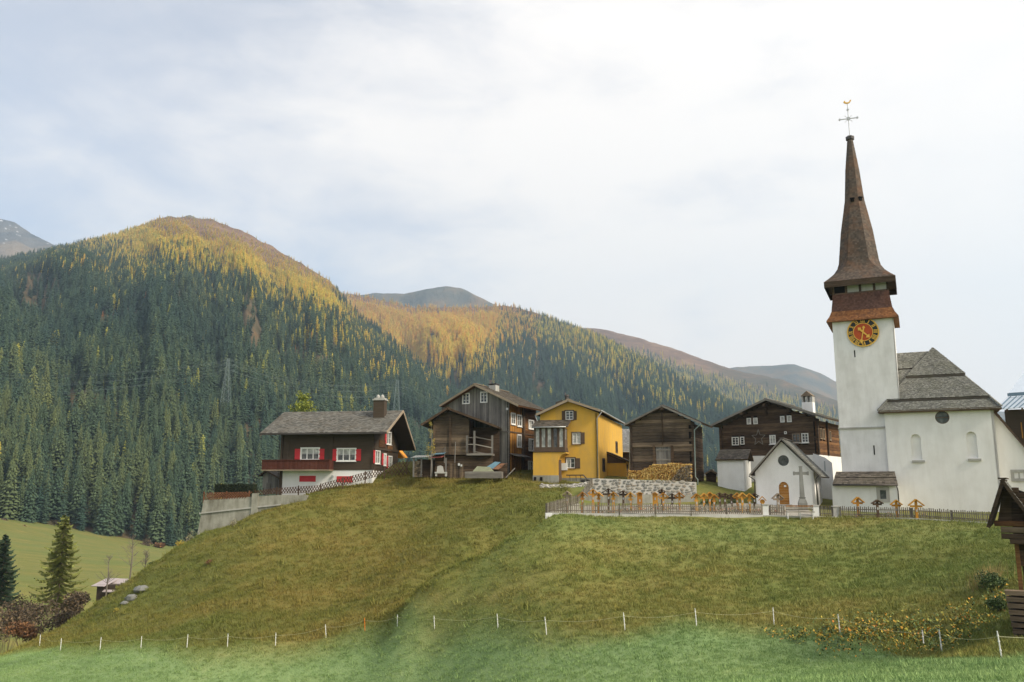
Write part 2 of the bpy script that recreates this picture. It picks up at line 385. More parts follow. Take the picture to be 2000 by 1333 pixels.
# greener strips: below the churchyard wall and along the gully
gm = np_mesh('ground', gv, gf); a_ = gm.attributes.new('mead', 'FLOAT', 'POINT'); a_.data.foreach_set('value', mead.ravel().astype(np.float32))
def grass_colour(t, md):
    v = t.coords(); p1 = t.noise(t.coords((.7, 1.4, 1.4)), .22, 6, .65, .3); p2 = t.noise(v, 1.1, 5, .65, .2); p3 = t.noise(v, 6.0, 3, .6); p4 = t.noise(t.coords((.5, 1.2, 1.2)), .09, 4, .55)
    f = t.math('ADD', t.math('MULTIPLY', p1, .55), t.math('ADD', t.math('MULTIPLY', p2, .3), t.math('MULTIPLY', p3, .15)))
    hill = t.ramp(f, [(.30, (.100,.128,.028)), (.43, (.180,.192,.044)), (.55, (.245,.218,.058)), (.70, (.34,.265,.085))])
    # the left shoulder is browner, the right bank greener
    wet = t.rng(p4, .42, .62)
    hill = t.mix(t.math('MULTIPLY', wet, .55), hill, (.130,.190,.048))
    mdw = t.ramp(f, [(.30, (.140,.225,.085)), (.46, (.205,.315,.120)), (.58, (.265,.375,.150)), (.72, (.37,.44,.20))])
    hill = t.mix(t.math('MULTIPLY', t.math('MULTIPLY', md, -1.0, clamp=True), .9), hill, t.mix(1, hill, (.80,.66,.55), 'MULTIPLY'))
    return t.mix(t.math('MAXIMUM', md, 0.0), hill, mdw), p3, p2
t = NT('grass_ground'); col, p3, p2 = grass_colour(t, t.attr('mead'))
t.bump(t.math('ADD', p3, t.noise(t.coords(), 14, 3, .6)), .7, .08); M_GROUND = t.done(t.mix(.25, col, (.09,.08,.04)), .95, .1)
gm.materials.append(M_GROUND); ground = link('ground', gm); tag(ground, 'grassy hillside, mown meadow and valley floor', kind='structure')

def gridz(X, Y):     # height of the built ground mesh itself
    i = np.clip(np.searchsorted(gx, X)-1, 0, nx_-2); j = np.clip(np.searchsorted(gy, Y)-1, 0, ny_-2); u = (X-gx[i])/(gx[i+1]-gx[i]); v = (Y-gy[j])/(gy[j+1]-gy[j])
    q = lambda A: (A[j, i]*(1-u)+A[j, i+1]*u)*(1-v)+(A[j+1, i]*(1-u)+A[j+1, i+1]*u)*v
    return q(GZ), q(mead)

def gn_scatter(name, pts, scale, rot, idx, tint, objs, tilt=None, extra=None):
    """scatter one mass of tiny plants: a point mesh with an instance-on-points modifier"""
    c = bpy.data.collections.new(name+'_source')
    for o in objs: c.objects.link(o)
    m = bpy.data.meshes.new(name); m.vertices.add(len(pts)); m.vertices.foreach_set('co', np.asarray(pts, np.float32).ravel())
    for nm, typ, d in (('scl','FLOAT',scale), ('rot','FLOAT',rot), ('idx','INT',idx), ('tint','FLOAT',tint)):
        a = m.attributes.new(nm, typ, 'POINT'); a.data.foreach_set('value', np.asarray(d, np.int32 if typ == 'INT' else np.float32))
    a = m.attributes.new('tlt', 'FLOAT_VECTOR', 'POINT'); tl = np.zeros((len(pts), 3), np.float32)
    tl[:, 2] = rot
    if tilt is not None: tl[:, :2] = tilt
    a.data.foreach_set('vector', tl.ravel())
    o = link(name, m); o['kind'] = 'stuff'
    g = bpy.data.node_groups.new(name, 'GeometryNodeTree'); g.interface.new_socket('Geometry', in_out='INPUT', socket_type='NodeSocketGeometry'); g.interface.new_socket('Geometry', in_out='OUTPUT', socket_type='NodeSocketGeometry')
    gi = g.nodes.new('NodeGroupInput'); go = g.nodes.new('NodeGroupOutput'); ip = g.nodes.new('GeometryNodeInstanceOnPoints')
    ci = g.nodes.new('GeometryNodeCollectionInfo'); ci.inputs['Collection'].default_value = c; ci.inputs['Separate Children'].default_value = True; ci.inputs['Reset Children'].default_value = True
    def na(nm, typ):
        n = g.nodes.new('GeometryNodeInputNamedAttribute'); n.data_type = typ; n.inputs['Name'].default_value = nm; return n.outputs['Attribute']
    L = g.links.new
    L(gi.outputs[0], ip.inputs['Points']); L(ci.outputs[0], ip.inputs['Instance']); ip.inputs['Pick Instance'].default_value = True
    L(na('idx','INT'), ip.inputs['Instance Index']); L(na('scl','FLOAT'), ip.inputs['Scale']); L(na('tlt','FLOAT_VECTOR'), ip.inputs['Rotation'])
    L(ip.outputs[0], go.inputs[0])
    md = o.modifiers.new('scatter', 'NODES'); md.node_group = g
    return o

# ------------------------------------------------------------------ mountains
def interp_line(L, x):
    xs = [q[0] for q in L]; return [np.interp(x, xs, [q[k] for q in L]) for k in range(1, len(L[0]))]
MT = {}
def mountain(name, ridge, foot, mat, nu, nv, x0, x1, gully=.03, bulge=0, seed=1, back=.15, label=None, ripple=.35):
    """a slope between a foot line (px, z, distance) and a ridge line (px, py, distance); gullies and spurs by noise"""
    us = np.linspace(x0, x1, nu); V = []
    for u in us:
        ry, rd = interp_line(ridge, u); fz, fd = interp_line(foot, u)
        R = at(u, ry, rd); Fp = at(u, 900, fd); Fp.z = fz; row = []
        Ln = (R-Fp).length
        for k in range(nv):
            v = k/(nv-1); P = Fp.lerp(R, v); w = math.sin(math.pi*v)*(1-v*v*.75) if 0 < v < 1 else 0
            g = mnoise.noise((u*.0105+v*1.3, v*1.1, seed))*1.0+ripple*mnoise.noise((u*.03+v*2.6, v*3.0, seed+5))+ripple*.45*mnoise.noise((u*.085+v*5, v*8., seed+9))
            P.z += w*(Ln*gully*g+bulge*Ln); P.y += w*Ln*gully*g*-.5
            if k == nv-1: P.z += Ln*.004*mnoise.noise((u*.05, 0, seed))
            row.append(P)
        e = R.copy(); e.y += rd*back*.4; e.z -= rd*.05; row.append(e)
        e = R.copy(); e.y += rd*back; e.z -= rd*.25; row.append(e); V.append(row)
    nv2 = nv+2; v = np.array([[tuple(p) for p in r] for r in V]); ix = np.arange(nu*nv2).reshape(nu, nv2)
    f = np.stack([ix[:-1, :-1].ravel(), ix[1:, :-1].ravel(), ix[1:, 1:].ravel(), ix[:-1, 1:].ravel()], 1)
    m = np_mesh(name, v.reshape(-1, 3), f); m.materials.append(mat); o = link(name, m); tag(o, label, kind='structure')
    MT[name] = (v, nv); return o
t = NT('mountain_heath'); v = t.coords(); p = t.noise(t.coords((1,1,1.6)), .006, 6, .6, .5); p2 = t.noise(v, .03, 5, .65); zz = t.node('ShaderNodeSeparateXYZ'); t.link(t.node('ShaderNodeNewGeometry').outputs['Position'], zz.inputs[0])
f = t.math('ADD', t.math('MULTIPLY', p, .5), t.math('MULTIPLY', p2, .5))
low = t.ramp(f, [(.35, (.045,.050,.022)), (.52, (.10,.075,.040)), (.66, (.20,.115,.055))])
high = t.ramp(f, [(.33, (.095,.050,.028)), (.5, (.175,.095,.050)), (.66, (.27,.165,.09))])
hf = t.rng(t.math('ADD', zz.outputs['Z'], t.math('MULTIPLY', t.math('SUBTRACT', p, .5), 200)), 330, 430)
col = t.mix(hf, low, high)
tf = t.rng(t.math('ADD', zz.outputs['Z'], t.math('MULTIPLY', t.math('SUBTRACT', p, .5), 120)), 600, 640); col = t.mix(t.math('MULTIPLY', tf, .8), col, (.12,.13,.085))
t.bump(p2, .8, 6); M_HEATH = t.done(col, .95, .1)
t = NT('mountain_rock'); p = t.noise(t.coords((1,1,2.)), .004, 7, .62, .6); p2 = t.noise(t.coords((1,1,.5)), .018, 6, .65)
f = t.math('ADD', t.math('MULTIPLY', p, .6), t.math('MULTIPLY', p2, .4))
t.bump(p2, .9, 14); M_ROCK = t.done(t.ramp(f, [(.36, (.075,.085,.085)), (.5, (.125,.12,.10)), (.62, (.20,.145,.095))]), .95, .1)
t = NT('mountain_snowy_rock'); p = t.noise(t.coords((1,1,2.)), .006, 7, .65, .6); p2 = t.noise(t.coords((1,1,.6)), .02, 6, .65); zz = t.node('ShaderNodeSeparateXYZ'); t.link(t.node('ShaderNodeNewGeometry').outputs['Position'], zz.inputs[0])
rock = t.ramp(p, [(.35, (.06,.065,.075)), (.6, (.13,.12,.11))])
base = t.ramp(p, [(.35, (.16,.125,.09)), (.65, (.27,.20,.13))])
zf = t.rng(t.math('ADD', zz.outputs['Z'], t.math('MULTIPLY', t.math('SUBTRACT', p, .5), 330)), 850, 890)
sn = t.math('MULTIPLY', t.rng(p2, .60, .64), t.rng(zz.outputs['Z'], 800, 960))
t.bump(p2, .8, 14); M_SNOW = t.done(t.mix(sn, t.mix(zf, base, rock), (.75,.78,.82)), .9, .2)

RIDGE1 = [(-500,585,1350),(-200,545,1450),(0,513,1500),(100,492,1560),(200,468,1640),(262,450,1720),(310,426,1800),(370,423,1900),(420,431,1900),(480,455,1880),(540,487,1820),(600,523,1720),(645,549,1640),(690,606,1480),(740,652,1340),(800,705,1180),(875,774,980),(950,832,860),(1100,930,720)]
FOOT1 = [(-500,-2,280),(-200,-8,300),(0,-15,330),(180,-22,345),(330,-29,352),(600,-30,430),(900,-24,540),(1100,-18,660)]
RIDGE2 = [(560,560,2600),(700,578,2500),(760,590,2450),(800,602,2400),(860,601,2300),(930,601,2300),(985,597,2250),(1030,606,2200),(1100,634,2100),(1170,660,1950),(1250,703,1800),(1330,745,1700),(1400,780,1600),(1480,818,1500),(1560,853,1400),(1750,915,1300),(2500,940,1200)]
FOOT2 = [(560,-20,1000),(900,-20,800),(1200,-20,780),(2500,-20,700)]
mountain('mountain_near', RIDGE1, FOOT1, M_HEATH, 260, 90, -500, 1100, .032, .015, 3, label='steep wooded mountainside rising on the left')
mountain('mountain_middle', RIDGE2, FOOT2, M_HEATH, 260, 60, 560, 2500, .036, .015, 8, label='wooded mountain shoulder behind the village')
mountain('mountain_right', [(1050,640,3300),(1170,642,3200),(1250,661,3100),(1330,686,3000),(1400,712,2900),(1450,727,2900),(1520,740,2800),(1580,762,2700),(1640,785,2600),(1900,860,2400),(2500,930,2300)],
         [(1050,-20,1800),(2500,-20,1700)], M_HEATH, 140, 40, 1050, 2500, .05, .01, 14, label='brown open mountain slope descending to the right')
mountain('mountain_blue', [(1350,735,3700),(1440,717,3650),(1500,715,3650),(1548,711,3600),(1600,728,3600),(1640,750,3600),(1850,800,3500),(2600,830,3500)], [(1350,-20,2700),(2600,-20,2700)], M_ROCK, 100, 30, 1350, 2600, .06, 0, 19, label='small far blue mountain at the right')
mountain('mountain_peak', [(640,590,3300),(700,577,3300),(735,573,3300),(790,574,3250),(830,566,3200),(870,559,3200),(900,563,3200),(930,577,3150),(975,600,3100),(1100,660,3100)], [(640,100,2700),(1100,100,2700)], M_ROCK, 90, 36, 640, 1100, .08, 0, 23, label='bare grey peak behind the wooded saddle')
mountain('mountain_snowy', [(-400,405,3200),(-100,418,3200),(0,427,3100),(28,434,3100),(60,456,3100),(100,476,3050),(170,520,3000),(320,600,3000)], [(-400,200,2100),(320,150,2100)], M_SNOW, 90, 40, -400, 320, .07, 0, 31, label='far rocky mountain with snow patches at the left edge')

# ------------------------------------------------------------------ conifers
def crown_mesh(name, seed, levels, per, rad, mat, droop=.045, base=.08, fine=1, power=.85, kw=.34):
    r = random.Random(seed); b = MB()
    for i in range(levels):
        q = (i+r.uniform(-.3, .3))/levels; z = base+(1-base)*(1-(1-max(0, q))**1.08); z = min(z, .985)
        R = rad*(1-z)**power*r.uniform(.78, 1.12)+.008; k = max(4, int(per*(.55+.6*(1-z)))); ph = r.random()*6.28
        if i < 3: R *= .6+.13*i
        for j in range(k):
            a = ph+6.283*j/k+r.uniform(-.25, .25); Rj = R*r.uniform(.7, 1.18); ca, sa = math.cos(a), math.sin(a); dz = droop*(.5+Rj/rad)*r.uniform(.7, 1.3)
            w = max(.011, Rj*kw)*r.uniform(.8, 1.2); zz = z+r.uniform(-.008, .008)
            segs = fine
            for s_ in range(segs):
                f0, f1 = s_/segs, (s_+1)/segs; p0 = Vector((ca*Rj*f0, sa*Rj*f0, zz+.012-dz*f0**1.4)); p1 = Vector((ca*Rj*f1, sa*Rj*f1, zz+.012-dz*f1**1.4))
                m_ = p0.lerp(p1, .55); n_ = Vector((-sa, ca, 0))*w*(1.25-.7*f0)*(1 if segs == 1 else .75)
                dn = Vector((0, 0, -.018*r.uniform(.6, 1.6)))
                b.add([p0, m_+n_+dn, p1, m_-n_+dn], [(0,1,2), (0,2,3)], r.random())
    b.add([(-.006,0,.9), (.006,0,.9), (0,0,1.0)], [(0,1,2)]); b.add([(0,-.006,.9), (0,.006,.9), (0,0,1.0)], [(0,1,2)])
    m = bpy.data.meshes.new(name); m.from_pydata(b.v, [], b.f); m.update(); m.attributes.new('rnd', 'FLOAT', 'FACE').data.foreach_set('value', b.r); m.materials.append(mat); return m
t = NT('conifer_needles'); ti = t.attr('tint', 'INSTANCER'); r = t.attr('rnd')
c = t.ramp(ti, [(0, (.042,.082,.058)), (.2, (.068,.108,.058)), (.38, (.15,.18,.065)), (.50, (.40,.40,.07)), (.64, (.74,.58,.07)), (.85, (.84,.44,.06)), (1, (.48,.12,.06))])
M_NEEDLE = t.done(t.mix(t.math('MULTIPLY', r, .5), c, t.mix(1, c, (.38,.42,.45), 'MULTIPLY')), .75, .2)
M_TRUNK = m_plain('conifer_bark', (.13,.095,.07), .9, .3, 2)
M_TRUNKPALE = m_plain('bare_bark', (.20,.17,.14), .9, .3, 2)
def proj(P):
    y = P[1]*CP+P[2]*SP; u = -P[1]*SP+P[2]*CP; return 1000+FOC*P[0]/y, 666.5-FOC*u/y
FAR_OBJS = []
for i in range(7):
    m = crown_mesh('far_conifer', 50+i, 20+i % 3, 8, (.17,.20,.16,.19,.215,.165,.185)[i], M_NEEDLE, .05, .04, 1, (.72,.85,.7,.75,.5,.48,.55)[i], .24)
    o = bpy.data.objects.new('far_conifer', m); FAR_OBJS.append(o)
def sample_mtn(name, N, rng):
    v, nv = MT[name]; a = v[:-1, :nv-1]; b = v[1:, :nv-1]; c = v[1:, 1:nv]; d = v[:-1, 1:nv]
    A = np.linalg.norm(np.cross(c-a, d-b), axis=-1)/2; p = (A/A.sum()).ravel()
    k = rng.choice(len(p), N, p=p); s = rng.random((N, 1)); q = rng.random((N, 1)); a, b, c, d = [z.reshape(-1, 3)[k] for z in (a, b, c, d)]
    return (a*(1-s)+b*s)*(1-q)+(d*(1-s)+c*s)*q, A.sum()
CLEAR = [(487,625,16,42,.15),(505,668,12,32,.1),(540,705,16,16,.1),(625,712,42,12,.1),(610,690,45,30,.6),(700,628,40,24,.7),(160,785,48,14,.15),(160,800,30,9,.2),(70,562,45,22,.45),(60,545,20,10,.2),(345,590,18,26,.5),(250,800,40,16,.6),
         (1050,745,10,34,.2),(900,720,14,26,.4),(845,700,10,40,.35),(1330,760,26,16,.5),(885,760,14,20,.5),(640,770,20,14,.6)]
TREELINE = [(-500,400),(262,440),(300,452),(345,462),(400,472),(440,487),(500,510),(560,533),(620,562),(690,606),(1100,940)]
pts = []; scs = []; tis = []
rng = np.random.default_rng(11)
P, area = sample_mtn('mountain_near', 120000, rng)
clump = np.array([mnoise.noise((p[0]*.006, p[1]*.006, 3.3)) for p in P]); clump2 = np.array([mnoise.noise((p[0]*.016, p[1]*.010, 9.3)) for p in P])
u_ = rng.random((len(P), 4))
for i, p in enumerate(P):
    x, y = proj(p)
    if x < -120 or x > 1150: continue
    ry = interp_line(RIDGE1, x)[0]; tl = np.interp(x, [q[0] for q in TREELINE], [q[1] for q in TREELINE]); dens = min(.62, .52+.75*clump2[i]+.25*clump[i])
    if y < tl: dens = max(.03, .30*(1-(tl-y)/40)) if x < 700 else .3
    for cx, cy, rx, ry_, k in CLEAR:
        if ((x-cx)/rx)**2+((y-cy)/ry_)**2 < 1.5: dens *= k*.6
    if u_[i, 0] > dens: continue
    dr = y-ry
    wx = sstep(150, 330, x+clump2[i]*60); pl = lerp(sstep(80, 5, dr+clump[i]*60)*sstep(20, 260, x)*.8, (sstep(140, 50, dr+clump[i]*50)*sstep(735, 620, x+clump2[i]*50)+.14*sstep(280, 100, dr)*sstep(760, 640, x)), wx)
    pl += .02+ (.06 if clump[i] > .3 else 0)
    if 700 < x < 860 and 660 < y < 760: pl += .28
    hgt = lerp(21, 13, sstep(40, 420, p[2]))*(.42+.8*u_[i, 1])
    if u_[i, 2] < pl:
        tv = .42+.30*u_[i, 3]**.7*sstep(300, 60, dr)+.06*u_[i, 1]; hgt *= .85
        if y < tl+6: tv = .55+.25*u_[i, 3]; hgt *= .7
    elif u_[i, 2] > .98: tv = .92+.08*u_[i, 3]; hgt *= .4
    else: tv = max(0, .10+.24*(u_[i, 3]-.4)+.14*clump[i]+.07*clump2[i])
    pts.append(p); scs.append(hgt); tis.append(tv)
n1 = len(pts)
P, area = sample_mtn('mountain_middle', 95000, rng)
clump = np.array([mnoise.noise((p[0]*.005, p[1]*.005, 5.3)) for p in P]); u_ = rng.random((len(P), 4))
for i, p in enumerate(P):
    x, y = proj(p)
    if x < 640 or x > 1740 or y > 930: continue
    ry = interp_line(RIDGE2, x)[0]; dr = y-ry; dens = .6
    if dr < 16 and x < 1060: dens = .1
    for cx, cy, rx, ry_, k in CLEAR:
        if ((x-cx)/rx)**2+((y-cy)/ry_)**2 < 1.5: dens *= k*.6
    if u_[i, 0] > dens: continue
    pl = sstep(200, 80, dr+clump[i]*60)*sstep(1020, 900, x)*1.0+sstep(95, 20, dr+clump[i]*50)*.5*sstep(1400, 1150, x)+.03+.05*sstep(1250, 1450, x)
    hgt = lerp(20, 14, sstep(150, 450, p[2]))*(.45+.75*u_[i, 1])
    if u_[i, 2] < pl: tv = (.60 if x < 1050 else .46)+.28*u_[i, 3]*sstep(260, 30, dr)
    elif u_[i, 2] > .985: tv = .95; hgt *= .5
    else: tv = max(0, .08+.22*(u_[i, 3]-.4)+.13*clump[i])
    pts.append(p); scs.append(hgt); tis.append(tv)
P, area = sample_mtn('mountain_right', 26000, rng); u_ = rng.random((len(P), 3))
for i, p in enumerate(P):
    x, y = proj(p); ry = interp_line([(1050,640,0),(1250,661,0),(1400,712,0),(1580,762,0),(1900,860,0)], x)[0]
    if u_[i, 0] < sstep(14, 55, y-ry) and 1100 < x < 1800: pts.append(p); scs.append(14+8*u_[i, 1]); tis.append(.12 if u_[i, 2] < .5 else .3+.4*u_[i, 2])
pts = np.array(pts); scs = np.array(scs); tis = np.array(tis)
# the 300 trees that show largest and are not hidden by the village hill become individual things
app = scs/pts[:, 1]; order = np.argsort(-app[:n1]); NEAR = []
for k in order:
    p = pts[k]; x, y = proj(p)
    if not (-15 < x < 560): continue
    top = np.array([p[0], p[1], p[2]+scs[k]*.55]); s = np.linspace(.12, .9, 60); Q = top[None]*s[:, None]
    if np.any(Hgt(Q[:, 0], Q[:, 1]) > Q[:, 2]): continue
    NEAR.append(k)
    if len(NEAR) >= 300: break
keep = np.ones(len(pts), bool); keep[NEAR] = False
fp, fs_, ft = pts[keep], scs[keep], tis[keep]
fo = gn_scatter('distant_forest', fp, fs_, rng.random(len(fp))*6.28, rng.integers(0, 7, len(fp)), ft, FAR_OBJS)
tag(fo, 'distant spruce and golden larch forest covering the mountainsides', 'forest')
NEAR_CROWNS = [crown_mesh('crown', 80+i, 24+i, 11, (.17,.20,.16,.185,.22,.175)[i], M_NEEDLE, .06, .05, 2, (.85,.6,.9,.7,.55,.8)[i]) for i in range(6)]
b = MB(); b.tube([(0,0,-.03), (0,0,.4), (0,0,.96)], [.014, .010, .003], 6); tm = bpy.data.meshes.new('trunk'); tm.from_pydata(b.v, [], b.f); tm.update(); tm.materials.append(M_TRUNK)
print('forest', len(fp), 'near', len(NEAR))
for k in NEAR:
    p = pts[k]; s = float(scs[k])
    lab = 'dark green spruce in the dense wood above the valley meadow' if tis[k] < .36 else 'yellowing larch among the dark spruces above the valley meadow'
    e = empty('spruce_tree' if tis[k] < .36 else 'larch_tree', p, lab, 'tree', 'spruces at the edge of the wood' if tis[k] < .36 else 'larches at the edge of the wood')
    e.scale = (s, s, s); e.rotation_euler.z = random.random()*6.28
    link('trunk', tm, e); c = link('crown', random.choice(NEAR_CROWNS), e); c['tint'] = float(max(.16, tis[k]*1.0+.13))
# ------------------------------------------------------------------ building materials and helpers
W_DARK = m_wood('dark_log_wood', (.026,.018,.012), (.075,.049,.031), (.175,.12,.075), perpiece=.55)
W_BARN = m_wood('weathered_barn_logs', (.034,.025,.018), (.10,.073,.050), (.24,.175,.115), perpiece=.75)
W_WARM = m_wood('warm_log_wood', (.045,.022,.012), (.13,.062,.026), (.30,.15,.055), perpiece=.5)
W_GREY = m_wood('grey_boards', (.085,.080,.074), (.17,.16,.145), (.29,.27,.24), True, perpiece=.7)
W_GREYH = m_wood('grey_boards_flat', (.085,.078,.07), (.17,.155,.135), (.28,.26,.225), False, perpiece=.7)
W_OCHRE = m_wood('orange_boards', (.10,.045,.014), (.38,.175,.035), (.58,.30,.07), True, perpiece=.6)
W_BROWN = m_wood('brown_painted_boards', (.050,.036,.024), (.066,.048,.033), (.085,.063,.045), perpiece=.2)
W_RED = m_wood('red_brown_balcony', (.055,.018,.012), (.085,.028,.018), (.12,.045,.03), True)
W_TRIM = m_wood('pale_verge_board', (.16,.12,.085), (.27,.21,.15), (.36,.29,.21))
W_SHUT = m_wood('brown_shutter', (.075,.05,.035), (.11,.075,.052), (.15,.11,.08), True)
W_ORANGE = m_wood('oiled_larch', (.25,.10,.018), (.42,.19,.030), (.54,.28,.06), True, perpiece=.8)
W_FENCE = m_wood('picket_wood', (.10,.085,.065), (.19,.165,.13), (.30,.27,.22), True, perpiece=.8)
W_SLAT = m_wood('trellis_slat', (.05,.03,.02), (.09,.055,.035), (.14,.09,.06))
W_DOOR = m_wood('orange_door_wood', (.28,.12,.03), (.42,.20,.05), (.52,.28,.09))
P_WHITE = m_plaster('white_plaster', (.84,.825,.80), (.52,.49,.44), .38)
P_WHITE2 = m_plaster('white_base_plaster', (.74,.74,.72), (.50,.49,.45), .4)
P_TOWER = m_plaster('tower_plaster', (.80,.785,.775), (.48,.46,.43), .6)
P_YELLOW = m_plaster('ochre_plaster', (.68,.395,.062), (.48,.31,.10), .75)
P_CONC = m_plaster('old_concrete', (.34,.33,.28), (.10,.09,.06), .95)
P_STONE = m_plaster('cut_stone', (.42,.41,.38), (.22,.21,.18), .6)
PAINT_RED = m_plain('red_paint', (.50,.028,.035), .55, .12, 4); PAINT_WHITE = m_plain('white_paint', (.78,.77,.74), .5, .06, 4)
METAL = m_plain('zinc', (.42,.43,.43), .45, .15, 4, .5, .5); METAL_DK = m_plain('dark_metal', (.07,.06,.055), .5, .2, 4, .5, .3)
BLACK = m_plain('dark_inside', (.012,.010,.009), .9, .2, 3, .1); GOLD = m_plain('gilding', (.72,.42,.07), .38, .1, 5, .5, .65)
CL_BLACK = m_plain('clock_black', (.025,.03,.03), .6, .1); CL_RED = m_plain('clock_red', (.50,.085,.018), .6, .12)
GLASS = m_glass('window_glass'); GLASS_C = m_glass('curtained_glass', (.30,.30,.28), .35, (.62,.61,.57)); GLASS_L = m_glass('leaded_glass', (.05,.06,.055), .25, (.13,.14,.13))
S_CHALET = m_shingle('chalet_roof', (.085,.082,.072), (.145,.138,.12), (.23,.22,.195), (.115,.085,.05), .45)
S_CHURCH = m_shingle('church_shingles', (.105,.105,.095), (.175,.175,.155), (.27,.265,.24), (.13,.13,.085), .4)
S_SPIRE = m_shingle('spire_shingles', (.055,.044,.036), (.095,.072,.056), (.14,.108,.085), (.20,.082,.030), .55, .3)
S_COPPER = m_shingle('rusty_copper_shingles', (.12,.048,.020), (.21,.085,.030), (.30,.135,.05), (.10,.06,.04), .35, .5)
S_SKIRT = m_shingle('red_brown_shingles', (.070,.034,.027), (.105,.052,.040), (.15,.08,.06), (.16,.065,.03), .4, .4)
S_BROWN = m_shingle('brown_shingles', (.055,.046,.038), (.105,.088,.07), (.17,.145,.115), (.10,.09,.05), .35)
S_SLATE = m_shingle('grey_slates', (.15,.15,.145), (.22,.22,.215), (.30,.30,.29))

def shingles(b, A, B, C, D, row=.24, wid=.24, lift=.035, jit=.25):
    """overlapping shingles on the patch A-B (eave) to D-C (ridge)"""
    A, B, C, D = map(Vector, (A, B, C, D)); N = (B-A).cross(D-A)
    if N.length < 1e-6: N = (C-B).cross(D-B)
    N.normalize()
    if N.z < 0 and abs(N.z) > .05: N = -N
    sl = max((D-A).length, (C-B).length); nr = max(1, int(sl/row))
    for i in range(nr):
        v0, v1 = i/nr, min(1, (i+1.25)/nr); L0, R0, L1, R1 = A.lerp(D, v0), B.lerp(C, v0), A.lerp(D, v1), B.lerp(C, v1)
        w = (R0-L0).length
        if w < .05: continue
        nc = max(1, int(w/wid)); cuts = [0]+[(k+random.uniform(-jit, jit))/nc for k in range(1, nc)]+[1]
        for k in range(nc):
            u0, u1 = cuts[k], cuts[k+1]-.006/w; l = lift*random.uniform(.7, 1.5); dn = (L0-L1).normalized()*random.uniform(0, .03)
            p0, p1, p2, p3 = L0.lerp(R0, u0)+dn, L0.lerp(R0, u1)+dn, L1.lerp(R1, u1), L1.lerp(R1, u0)
            if (p1-p0).length < .004: continue
            b.add([p0, p1, p0+N*l, p1+N*l, p2+N*.004, p3+N*.004], [(0,1,3,2), (2,3,4,5)])
def slab(b, A, B, C, D, th):
    A, B, C, D = map(Vector, (A, B, C, D)); N = (B-A).cross(D-A)
    if N.length < 1e-6: N = (C-B).cross(D-B)
    N.normalize()
    if N.z < 0: N = -N
    b.hexa([A-N*th, B-N*th, C-N*th, D-N*th, A-N*.004, B-N*.004, C-N*.004, D-N*.004])
def roof_slope(par, A, B, C, D, shm, undm, th=.14, row=.24, wid=.24, name='roof_slope', lift=.035):
    b = MB(); slab(b, A, B, C, D, th); r = b.build(name, undm, par)
    s = MB(); shingles(s, A, B, C, D, row, wid, lift); o = s.build('shingles', shm, r, kind='stuff'); return r
def gable_roof(par, F, L, T, R, o1, o0, shm, undm, verge=W_TRIM, th=.16, row=.24, wid=.26, vh=.2):
    """two slopes behind a gable: L, T, R are (a, h) of the left eave, ridge and right eave; from o1 (front) to o0 (back)"""
    for k, (E, Rg) in enumerate(((L, T), (R, T))):
        A, D, Bp, Cp = F.P(E[0], E[1], o1), F.P(Rg[0], Rg[1], o1), F.P(E[0], E[1], o0), F.P(Rg[0], Rg[1], o0)
        roof_slope(par, A, Bp, Cp, D, shm, undm, th, row, wid)
        d = (D-A).normalized(); n = Vector((0,0,1)); b = MB()
        up = F.n.cross(d); up = up if up.z > 0 else -up
        b.bar(A+F.n*.03-up*(vh/2-.03), D+F.n*.03-up*(vh/2-.03), vh, .06, up=F.n); b.build('verge_board', verge, par)
    b = MB(); b.bar(F.P(T[0], T[1]+.03, o1+.02), F.P(T[0], T[1]+.03, o0), .3, .05); b.build('ridge_cap', verge, par)
def span_at(outline, h):
    xs = []; n = len(outline)
    for i in range(n):
        (a0, h0), (a1, h1) = outline[i], outline[(i+1) % n]
        if (h0-h)*(h1-h) < 0: xs.append(a0+(a1-a0)*(h-h0)/(h1-h0))
    return (min(xs), max(xs)) if len(xs) > 1 else None
def vspan_at(outline, a): return span_at([(h, x) for x, h in outline], a)
def cut(iv, holes):
    out = [iv]
    for h0, h1 in holes:
        nx = []
        for a, b in out:
            if h1 <= a or h0 >= b: nx.append((a, b)); continue
            if h0 > a: nx.append((a, h0))
            if h1 < b: nx.append((h1, b))
        out = nx
    return [q for q in out if q[1]-q[0] > .06]
def log_wall(par, F, outline, ch, mat, holes=(), o=0, th=.16, name='log', core=BLACK, inset=0):
    hs = [h for _, h in outline]; n = max(2, int(round((max(hs)-min(hs))/ch))); st = (max(hs)-min(hs))/n
    b = MB(); b.prism(F, outline, o-.30, o-.09); b.build('wall_core', core, par)
    for i in range(n):
        h = min(hs)+(i+.5)*st; s = span_at(outline, h)
        if not s: continue
        for a, c in cut((s[0]+inset, s[1]-inset), [(q[0], q[1]) for q in holes if q[2] < h+st*.4 and q[3] > h-st*.4]):
            piece_F(name, 'log', mat, par, F, a, c, h, st*.985, o-th/2+random.uniform(-.015, .015), th)
def plank_wall(par, F, outline, pw, mat, holes=(), o=0, th=.05, name='plank', core=BLACK):
    as_ = [a for a, _ in outline]; n = max(2, int(round((max(as_)-min(as_))/pw))); st = (max(as_)-min(as_))/n
    b = MB(); b.prism(F, outline, o-.25, o-.04); b.build('wall_core', core, par)
    for i in range(n):
        a = min(as_)+(i+.5)*st; s = vspan_at(outline, a)
        if not s: continue
        for h0, h1 in cut(s, [(q[2], q[3]) for q in holes if q[0] < a+st*.4 and q[1] > a-st*.4]):
            piece_F(name, 'plank', mat, par, F, h0, h1, a, st*.95, o-th/2+random.uniform(-.008, .008), th, True)
